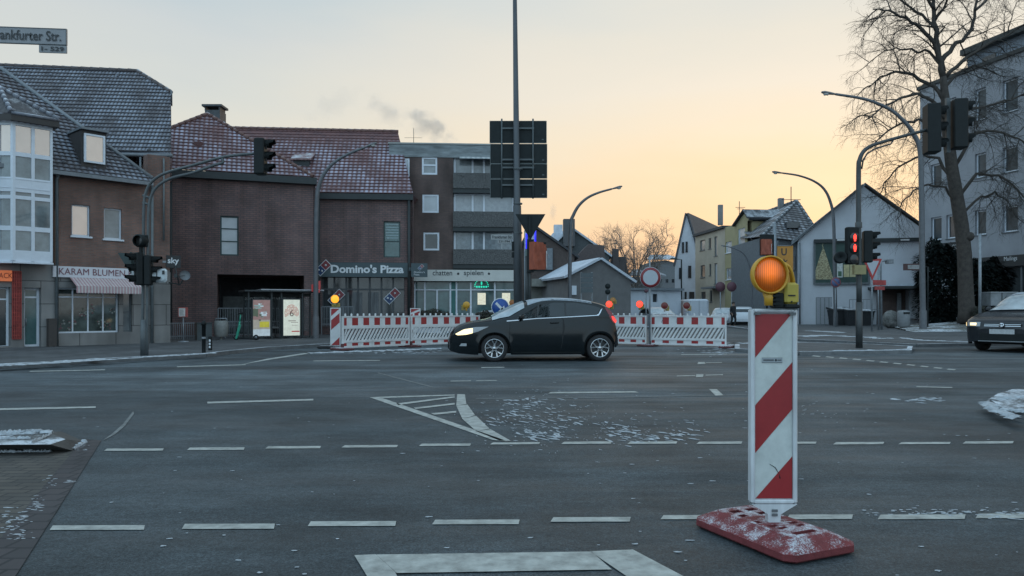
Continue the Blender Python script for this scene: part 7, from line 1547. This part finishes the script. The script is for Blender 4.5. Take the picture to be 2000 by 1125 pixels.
# ================================================================== pedestrian
def person(label, base, h, yaw, coat, trousers, skin):
    t = thing('person', label, 'person', base, yaw); s_ = h / 1.75
    J = dict(pel=(0, 0, .95), ch=(0, .0, 1.28), nk=(0, .0, 1.47), hd=(0, -.02, 1.62), hip_l=(.1, 0, .9), kn_l=(.11, -.12, .52), an_l=(.1, -.02, .1), to_l=(.1, -.18, .04), hip_r=(-.1, 0, .9), kn_r=(-.1, .02, .5), an_r=(-.1, .2, .12), to_r=(-.1, .06, .03),
        sh_l=(.2, 0, 1.4), el_l=(.25, .08, 1.13), ha_l=(.24, -.04, .9), sh_r=(-.2, 0, 1.4), el_r=(-.25, .06, 1.13), ha_r=(-.23, -.1, .92))
    def skinmesh(name, chains, m, par):
        vs, es, rs = [], [], []; idx = {}
        for ch in chains:
            pv = None
            for key, r in ch:
                if key not in idx: idx[key] = len(vs); vs.append(tuple(v * s_ for v in (J[key] if isinstance(key, str) else key))); rs.append(r * s_)
                if pv is not None: es.append((pv, idx[key]))
                pv = idx[key]
        me = bpy.data.meshes.new(name); me.from_pydata(vs, es, []); o = bpy.data.objects.new(name, me); COL.objects.link(o); me.materials.append(m); o.parent = par
        sk = o.modifiers.new('skin', 'SKIN'); sk.use_smooth_shade = True
        for i, v in enumerate(me.skin_vertices[0].data): v.radius = (rs[i], rs[i]); v.use_root = (i == 0)
        o.modifiers.new('sub', 'SUBSURF').levels = 2; o.modifiers['sub'].render_levels = 2; return o
    body = skinmesh('body', [[('pel', .12), ('ch', .14), ('nk', .06), ('hd', .1), ((0, -.02, 1.7), .075)], [('pel', .12), ('hip_l', .1), ('kn_l', .065), ('an_l', .04), ('to_l', .035)], [('pel', .12), ('hip_r', .1), ('kn_r', .065), ('an_r', .04), ('to_r', .035)],
        [('ch', .14), ('sh_l', .06), ('el_l', .045), ('ha_l', .032)], [('ch', .14), ('sh_r', .06), ('el_r', .045), ('ha_r', .032)]], skin, t)
    skinmesh('jacket', [[((0, 0, .86), .16), ((0, 0, 1.05), .15), ('ch', .165), ((0, 0, 1.45), .1)], [('ch', .165), ('sh_l', .085), ('el_l', .062), ((.24, -.02, .96), .05)], [('ch', .165), ('sh_r', .085), ('el_r', .06), ((-.235, -.07, .98), .05)]], coat, body)
    skinmesh('trousers', [[('pel', .14), ('hip_l', .11), ('kn_l', .08), ((.1, -.03, .14), .06)], [('pel', .14), ('hip_r', .11), ('kn_r', .08), ((-.1, .18, .16), .06)]], trousers, body)
    for k_, a in (('to_l', -.1), ('to_r', .14)): q_ = MB(); p = Vector(J[k_]) * s_; q_.ball(p + Vector((0, .05, .01)), .06 * s_, 10, 6, (.8, 2.0, .8)); q_.build('shoe', black_plastic, body, local=True)
    q_ = MB(); q_.ball(Vector((0, .0, 1.675)) * s_, .105 * s_, 12, 8, (.95, 1.08, .95)); q_.build('hair', mat('hair_dark', (.015, .012, .01), .7), body, local=True)
    q_ = MB()
    for x in (-.035, .035): q_.ball(Vector((x, -.118, 1.64)) * s_, .012 * s_, 6, 4)
    q_.build('eyes', black_plastic, body, local=True); q_ = MB(); q_.ball(Vector((0, -.128, 1.605)) * s_, .017 * s_, 6, 4, (.8, 1, 1.4)); q_.ball(Vector((0, -.115, 1.565)) * s_, .022 * s_, 6, 4, (1.3, .5, .4)); q_.build('face', skin, body, local=True)
    for sx in (-1, 1):
        hp = Vector((.24 * sx, -.05 if sx > 0 else -.11, .885)) * s_; q_ = MB(); q_.ball(hp, .04 * s_, 8, 6, (.55, 1, 1.1))
        for i in range(4): q_.tube([hp + Vector((0, -.03 + i * .02, -.03)) * s_, hp + Vector((-.005 * sx, -.03 + i * .019, -.075 + abs(i - 1.3) * .008)) * s_, hp + Vector((-.018 * sx, -.03 + i * .018, -.105 + abs(i - 1.3) * .01)) * s_], [.01 * s_, .009 * s_, .007 * s_], 6)
        q_.tube([hp + Vector((0, -.035, .01)) * s_, hp + Vector((-.005 * sx, -.06, -.02)) * s_, hp + Vector((-.01 * sx, -.065, -.05)) * s_], [.012 * s_, .01 * s_, .008 * s_], 6); q_.build('hand', skin, body, local=True)
    return t
person('person in dark jacket and dark trousers walking between parked white cars', at0(1432, 54), 1.85, R(35), mat('coat_dark', (.02, .022, .026), .8), mat('trousers_dark', (.018, .02, .024), .8), mat('skin', (.3, .19, .14), .6))
# ================================================================== bare trees and shrubs
bark = mat('bark', (.055, .046, .04), .9, var=.4, scale=5, bump=.5)
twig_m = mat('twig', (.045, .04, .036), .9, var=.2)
def twigpath(rn, p, d, ln, n, droop, wob):
    pts = [Vector(p)]; d = Vector(d).normalized()
    for i in range(n):
        d = (d + Vector((rn.gauss(0, wob), rn.gauss(0, wob), rn.gauss(0, wob) - droop * (i + 1) / n))).normalized(); pts.append(pts[-1] + d * ln / n)
    return pts
def along(pts, f_):
    x = f_ * (len(pts) - 1); i = min(int(x), len(pts) - 2); return pts[i].lerp(pts[i + 1], x - i), (pts[i + 1] - pts[i]).normalized()
def sprout(k, rn, parent, r0, level, cnt, ln, spread, droop, tmin=.2):
    for c in range(cnt):
        f_ = tmin + (1 - tmin) * (c + rn.random()) / cnt; p, d = along(parent, min(f_, .999)); rv = Vector((rn.gauss(0, 1), rn.gauss(0, 1), rn.gauss(0, .7))); rv = (rv - d * rv.dot(d)).normalized()
        dd = (d * (1 - spread * .55) + rv * spread).normalized(); l_ = ln * rn.uniform(.55, 1.2) * (1.15 - .45 * f_); n = 5 if level > 1 else 4
        pts = twigpath(rn, p, dd, l_, n, droop, .17); r = r0 * rn.uniform(.7, 1.1); seg = 5 if level > 2 else 3
        k.tube(pts, [r * (1 - .75 * i / n) for i in range(n + 1)], seg, cap=False)
        if level == 3: sprout(k, rn, pts, r * .42, 2, 9, ln * .5, .7, droop * 1.25, .2)
        elif level == 2: sprout(k, rn, pts, max(r * .5, .0055), 1, 5, ln * .55, .65, droop * 1.2, .2)
t = thing('bare_tree', 'tall bare tree with drooping twigs before the grey office block', 'tree', at0(1888, 43) + Z * .6); D = 43; rn = random.Random(21)
def TP(px, py, dy=0): return P(px, py, D + dy)
k = MB(); tr = [at0(1890, D) + Z * .55, TP(1888, 610), TP(1886, 560), TP(1884, 500), TP(1878, 440), TP(1868, 380), TP(1858, 320), TP(1850, 250), TP(1846, 190), TP(1842, 150)]
k.tube(tr, [.55, .44, .4, .38, .37, .35, .32, .29, .22, .18], 14); k.ball(TP(1893, 462, -.25), .28, 8, 6); k.build('trunk', bark, t)
limbs = [([(1842, 150), (1834, 110), (1827, 60), (1824, 10), (1822, -60), (1815, -140)], .19, 0), ([(1843, 140), (1825, 85), (1800, 55), (1770, 33), (1738, 22), (1705, 18)], .14, -1.0), ([(1838, 120), (1862, 92), (1885, 70), (1903, 35), (1912, -10), (1930, -70)], .15, .8), ([(1847, 150), (1880, 118), (1915, 95), (1955, 75), (2000, 50), (2050, 20)], .12, -1.5),
    ([(1850, 205), (1822, 170), (1785, 146), (1750, 142), (1722, 152), (1698, 170)], .13, 1.0), ([(1852, 240), (1820, 198), (1790, 185), (1755, 192), (1725, 208), (1690, 235)], .12, -2.2), ([(1854, 235), (1890, 215), (1930, 208), (1975, 195), (2030, 180)], .12, 1.6), ([(1858, 300), (1830, 255), (1795, 232), (1760, 240), (1725, 262), (1700, 290)], .11, -1.6),
    ([(1862, 330), (1900, 262), (1945, 255), (1990, 270), (2040, 300)], .11, -2), ([(1866, 360), (1832, 310), (1800, 305), (1765, 318), (1735, 345), (1715, 385)], .1, 1.8), ([(1870, 395), (1905, 340), (1950, 345), (1990, 370), (2020, 410)], .11, -1.2), ([(1870, 400), (1845, 365), (1812, 360), (1785, 372), (1765, 395), (1750, 430)], .08, -2.4),
    ([(1846, 170), (1875, 140), (1900, 128), (1930, 135), (1960, 150)], .09, 3.2), ([(1840, 130), (1815, 100), (1790, 100), (1760, 92), (1728, 100), (1690, 130)], .09, 2.8), ([(1828, 60), (1800, 30), (1765, 5), (1730, -20), (1700, -30)], .09, 1.5), ([(1826, 40), (1850, 0), (1880, -30), (1920, -50)], .08, -2), ([(1856, 290), (1870, 250), (1880, 225), (1900, 230), (1920, 260)], .07, -3), ([(1874, 420), (1915, 385), (1940, 378), (1968, 392), (1985, 425)], .08, 1.5), ([(1825, 20), (1800, -20), (1780, -60), (1760, -90)], .09, -1.2), ([(1905, 20), (1935, -10), (1970, -25), (2010, -30)], .08, 1)]
lmb = MB(); tw = MB()
for pl, r, dy in limbs:
    n = len(pl); pts = [TP(x, y, dy * (i / (n - 1)) ** 1.2) for i, (x, y) in enumerate(pl)]; fine = []
    for i in range(n - 1):
        for q_ in range(3): fine.append(pts[i].lerp(pts[i + 1], q_ / 3) + Vector((rn.gauss(0, .05), rn.gauss(0, .05), rn.gauss(0, .05))) * (1 if i + q_ else 0))
    fine.append(pts[-1]); m_ = len(fine); lmb.tube(fine, [r * (1 - .8 * i / m_) for i in range(m_)], 7)
    sprout(tw, rn, fine, r * .3, 3, 12 if n > 4 else 9, 2.5, .8, .16, .18)
    sprout(tw, rn, fine, .016, 2, 22, 1.3, .8, .3, .25)
lmb.build('limbs', bark, t); tw.build('crown', twig_m, t)
def small_tree(label, base, h, wd, seed, col, lean=.0, n=7):
    t = thing('bare_tree', label, 'tree', base); rn = random.Random(seed); k = MB(); b0 = Vector(base); top = b0 + Vector((lean, 0, h * .35)); k.tube([b0, b0.lerp(top, .6), top], [h * .026, h * .022, h * .018], 8); k.build('trunk', col, t); k = MB()
    for i in range(n):
        a = 2 * math.pi * i / n + rn.uniform(-.3, .3); d = Vector((math.cos(a) * wd, math.sin(a) * wd * .6, 1)).normalized(); pts = twigpath(rn, b0.lerp(top, rn.uniform(.6, 1)), d, h * .62, 6, -.12, .12); k.tube(pts, [h * .009 * (1 - .8 * j / 6) for j in range(7)], 5, cap=False)
        sprout(k, rn, pts, h * .0036, 3, 10, h * .22, .65, -.1, .1)
    k.build('crown', col, t)
far_twig = mat('far_twig', (.2, .165, .145), .9)  # twig colour lightened to stand in for distance haze
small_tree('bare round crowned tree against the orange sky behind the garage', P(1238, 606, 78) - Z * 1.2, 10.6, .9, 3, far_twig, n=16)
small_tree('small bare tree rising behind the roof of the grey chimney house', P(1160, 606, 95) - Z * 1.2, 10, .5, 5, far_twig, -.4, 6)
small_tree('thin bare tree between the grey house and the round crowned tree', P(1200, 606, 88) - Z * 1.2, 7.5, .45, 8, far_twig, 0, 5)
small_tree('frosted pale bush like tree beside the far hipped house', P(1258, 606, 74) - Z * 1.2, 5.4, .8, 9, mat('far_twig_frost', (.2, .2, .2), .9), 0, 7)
def leafy(label, name, cat, cen, sz, n, col, leaf, seed, conif=False, trunk=True):
    t = thing(name, label, cat, (cen[0], cen[1], cen[2])); rn = random.Random(seed); k = MB(); c = Vector(cen)
    for i in range(n):
        v = Vector((rn.gauss(0, 1), rn.gauss(0, 1), rn.gauss(0, 1))).normalized() * rn.uniform(.55, 1.0) ** .5; bumpy = 1 + .16 * math.sin(v.x * 7 + seed) * math.cos(v.z * 6)
        p = c + Vector((v.x * sz[0] * bumpy, v.y * sz[1] * bumpy, sz[2] * (1 + v.z * bumpy))); a = Vector((rn.gauss(0, 1), rn.gauss(0, 1), rn.gauss(0, .6))).normalized(); b_ = a.orthogonal().normalized()
        if conif: a = (Vector((v.x, v.y, -.25 + rn.gauss(0, .3)))).normalized(); b_ = a.cross(Z).normalized() if a.cross(Z).length > .01 else b_
        l_ = leaf * rn.uniform(.6, 1.4); k.mat(0 if rn.random() < .6 else 1).face([p - b_ * l_ * .35, p + a * l_, p + b_ * l_ * .35, p - a * l_ * .5])
    k.build('foliage', col, t)
    k = MB(); k.tube([c, c + Z * sz[2] * 1.3], [.12, .05], 6)
    for i in range(6): a = i * 1.05; k.tube([c + Z * sz[2] * .3, c + Vector((math.cos(a) * sz[0] * .7, math.sin(a) * sz[1] * .7, sz[2] * 1.1))], [.06, .02], 4)
    k.build('stem', bark, t); return t
conm = [mat('conifer_dark', (.01, .014, .014), 1, var=.4, spec=.05), mat('conifer_green', (.017, .022, .02), 1, var=.4, spec=.05)]
leafy('big dark conifer shrub between the lamp pole and the trunk', 'conifer', 'shrub', P(1836, 606, 45.5) - Z * 1.3, (1.62, 1.3, 2.8), 12000, conm, .2, 4, True)
leafy('dark conifer shrub behind the tree trunk at the shop front', 'conifer', 'shrub', P(1925, 606, 46.5) - Z * .9, (1.8, 1.0, 2.1), 8000, conm, .2, 5, True)
hm_ = [mat('hedge_brown', (.04, .036, .028), .95, var=.4), mat('hedge_green', (.035, .04, .028), .95, var=.4)]
t = thing('hedge', 'low clipped brownish hedge along the bank at right', 'hedge', P(1955, 612, 42)); rn = random.Random(6); k = MB()
for i in range(9000):
    p = Vector((26.3 + rn.random() * 6.4, 41.6 + rn.random() * .9, .5 + rn.random() * .95)); a = Vector((rn.gauss(0, 1), rn.gauss(0, 1), rn.gauss(0, 1))).normalized(); b_ = a.orthogonal(); l_ = rn.uniform(.04, .09); k.mat(rn.randint(0, 1)).face([p - b_ * l_ * .5, p + a * l_, p + b_ * l_ * .5])
k.build('foliage', hm_, t); k = MB()
for i in range(14): x = 26.5 + i * .45; k.tube([(x, 42, .4), (x + .05, 42, 1.2)], .03, 4)
k.build('stem', bark, t)
for lab, px, py0, d, sz, sd in (('dark clipped shrub behind the left striped barriers', 838, 606, 33, (.95, .5, .42), 12), ('dark low shrub right of the silver car behind the barriers', 945, 606, 32.5, (.55, .4, .38), 13)):
    leafy(lab, 'shrub', 'shrub', at0(px, d) + Z * .45, sz, 2600, hm_, .07, sd)
# ================================================================== chimney smoke, modelled as air
def smoke(label, c, sz, dens, seed, col=(.8, .83, .86), sc_=1.0):
    k = MB(); k.ball((0, 0, 0), 1, 16, 10); m = bpy.data.materials.new('smoke'); m.use_nodes = True; N = m.node_tree.nodes; L = m.node_tree.links
    for n in list(N):
        if n.type != 'OUTPUT_MATERIAL': N.remove(n)
    o_ = [n for n in N if n.type == 'OUTPUT_MATERIAL'][0]; v = N.new('ShaderNodeVolumePrincipled'); v.inputs['Color'].default_value = col + (1,); v.inputs['Anisotropy'].default_value = .2
    g = N.new('ShaderNodeTexCoord'); nz = N.new('ShaderNodeTexNoise'); nz.inputs['Scale'].default_value = 1.7 * sc_; nz.inputs['Detail'].default_value = 5; nz.inputs['Roughness'].default_value = .6
    mp = N.new('ShaderNodeMapping'); mp.inputs['Location'].default_value = (seed, seed * 2, 0); mp.inputs['Scale'].default_value = (sz[0] / sz[2], 1, 1); L.new(g.outputs['Object'], mp.inputs[0]); L.new(mp.outputs[0], nz.inputs['Vector'])
    ln = N.new('ShaderNodeVectorMath'); ln.operation = 'LENGTH'; L.new(g.outputs['Object'], ln.inputs[0]); fr_ = N.new('ShaderNodeMapRange'); fr_.inputs[1].default_value = 1.0; fr_.inputs[2].default_value = .1; fr_.inputs[3].default_value = -.2; fr_.inputs[4].default_value = .28; L.new(ln.outputs['Value'], fr_.inputs[0])
    ad = N.new('ShaderNodeMath'); ad.operation = 'ADD'; L.new(nz.outputs['Fac'], ad.inputs[0]); L.new(fr_.outputs[0], ad.inputs[1]); mr = N.new('ShaderNodeMapRange'); mr.inputs[1].default_value = .5; mr.inputs[2].default_value = .78; mr.inputs[3].default_value = 0; mr.inputs[4].default_value = dens; L.new(ad.outputs[0], mr.inputs[0]); L.new(mr.outputs[0], v.inputs['Density']); L.new(v.outputs[0], o_.inputs['Volume'])
    b_ = k.build('smoke', m); b_.location = c; b_.scale = sz; b_['kind'] = 'stuff'; b_['label'] = label; return b_
s1 = smoke('grey chimney smoke drifting up beyond the apartment block', P(836, 246, 60), (4.0, 1.6, 1.7), .6, 3.1); s1.rotation_euler = (0, R(30), 0)
s2 = smoke('thin grey smoke drifting left of the main plume', P(752, 218, 62), (3.0, 1.4, 1.5), .34, 7.7); s2.rotation_euler = (0, R(35), 0)
s3 = smoke('faint smoke wisp above the brick hall roof', P(650, 205, 64), (4.2, 1.6, 2.0), .12, 1.7); s3.rotation_euler = (0, R(-25), 0)
s4 = smoke('faint vertical smoke wisp above the grey chimney house', P(1080, 415, 80), (.7, .7, 2.0), .5, 5.2); s5 = smoke('faint exhaust mist low behind the black hatchback', Vector((4.0, 18.8, .28)), (.8, .5, .3), .35, 2.2)
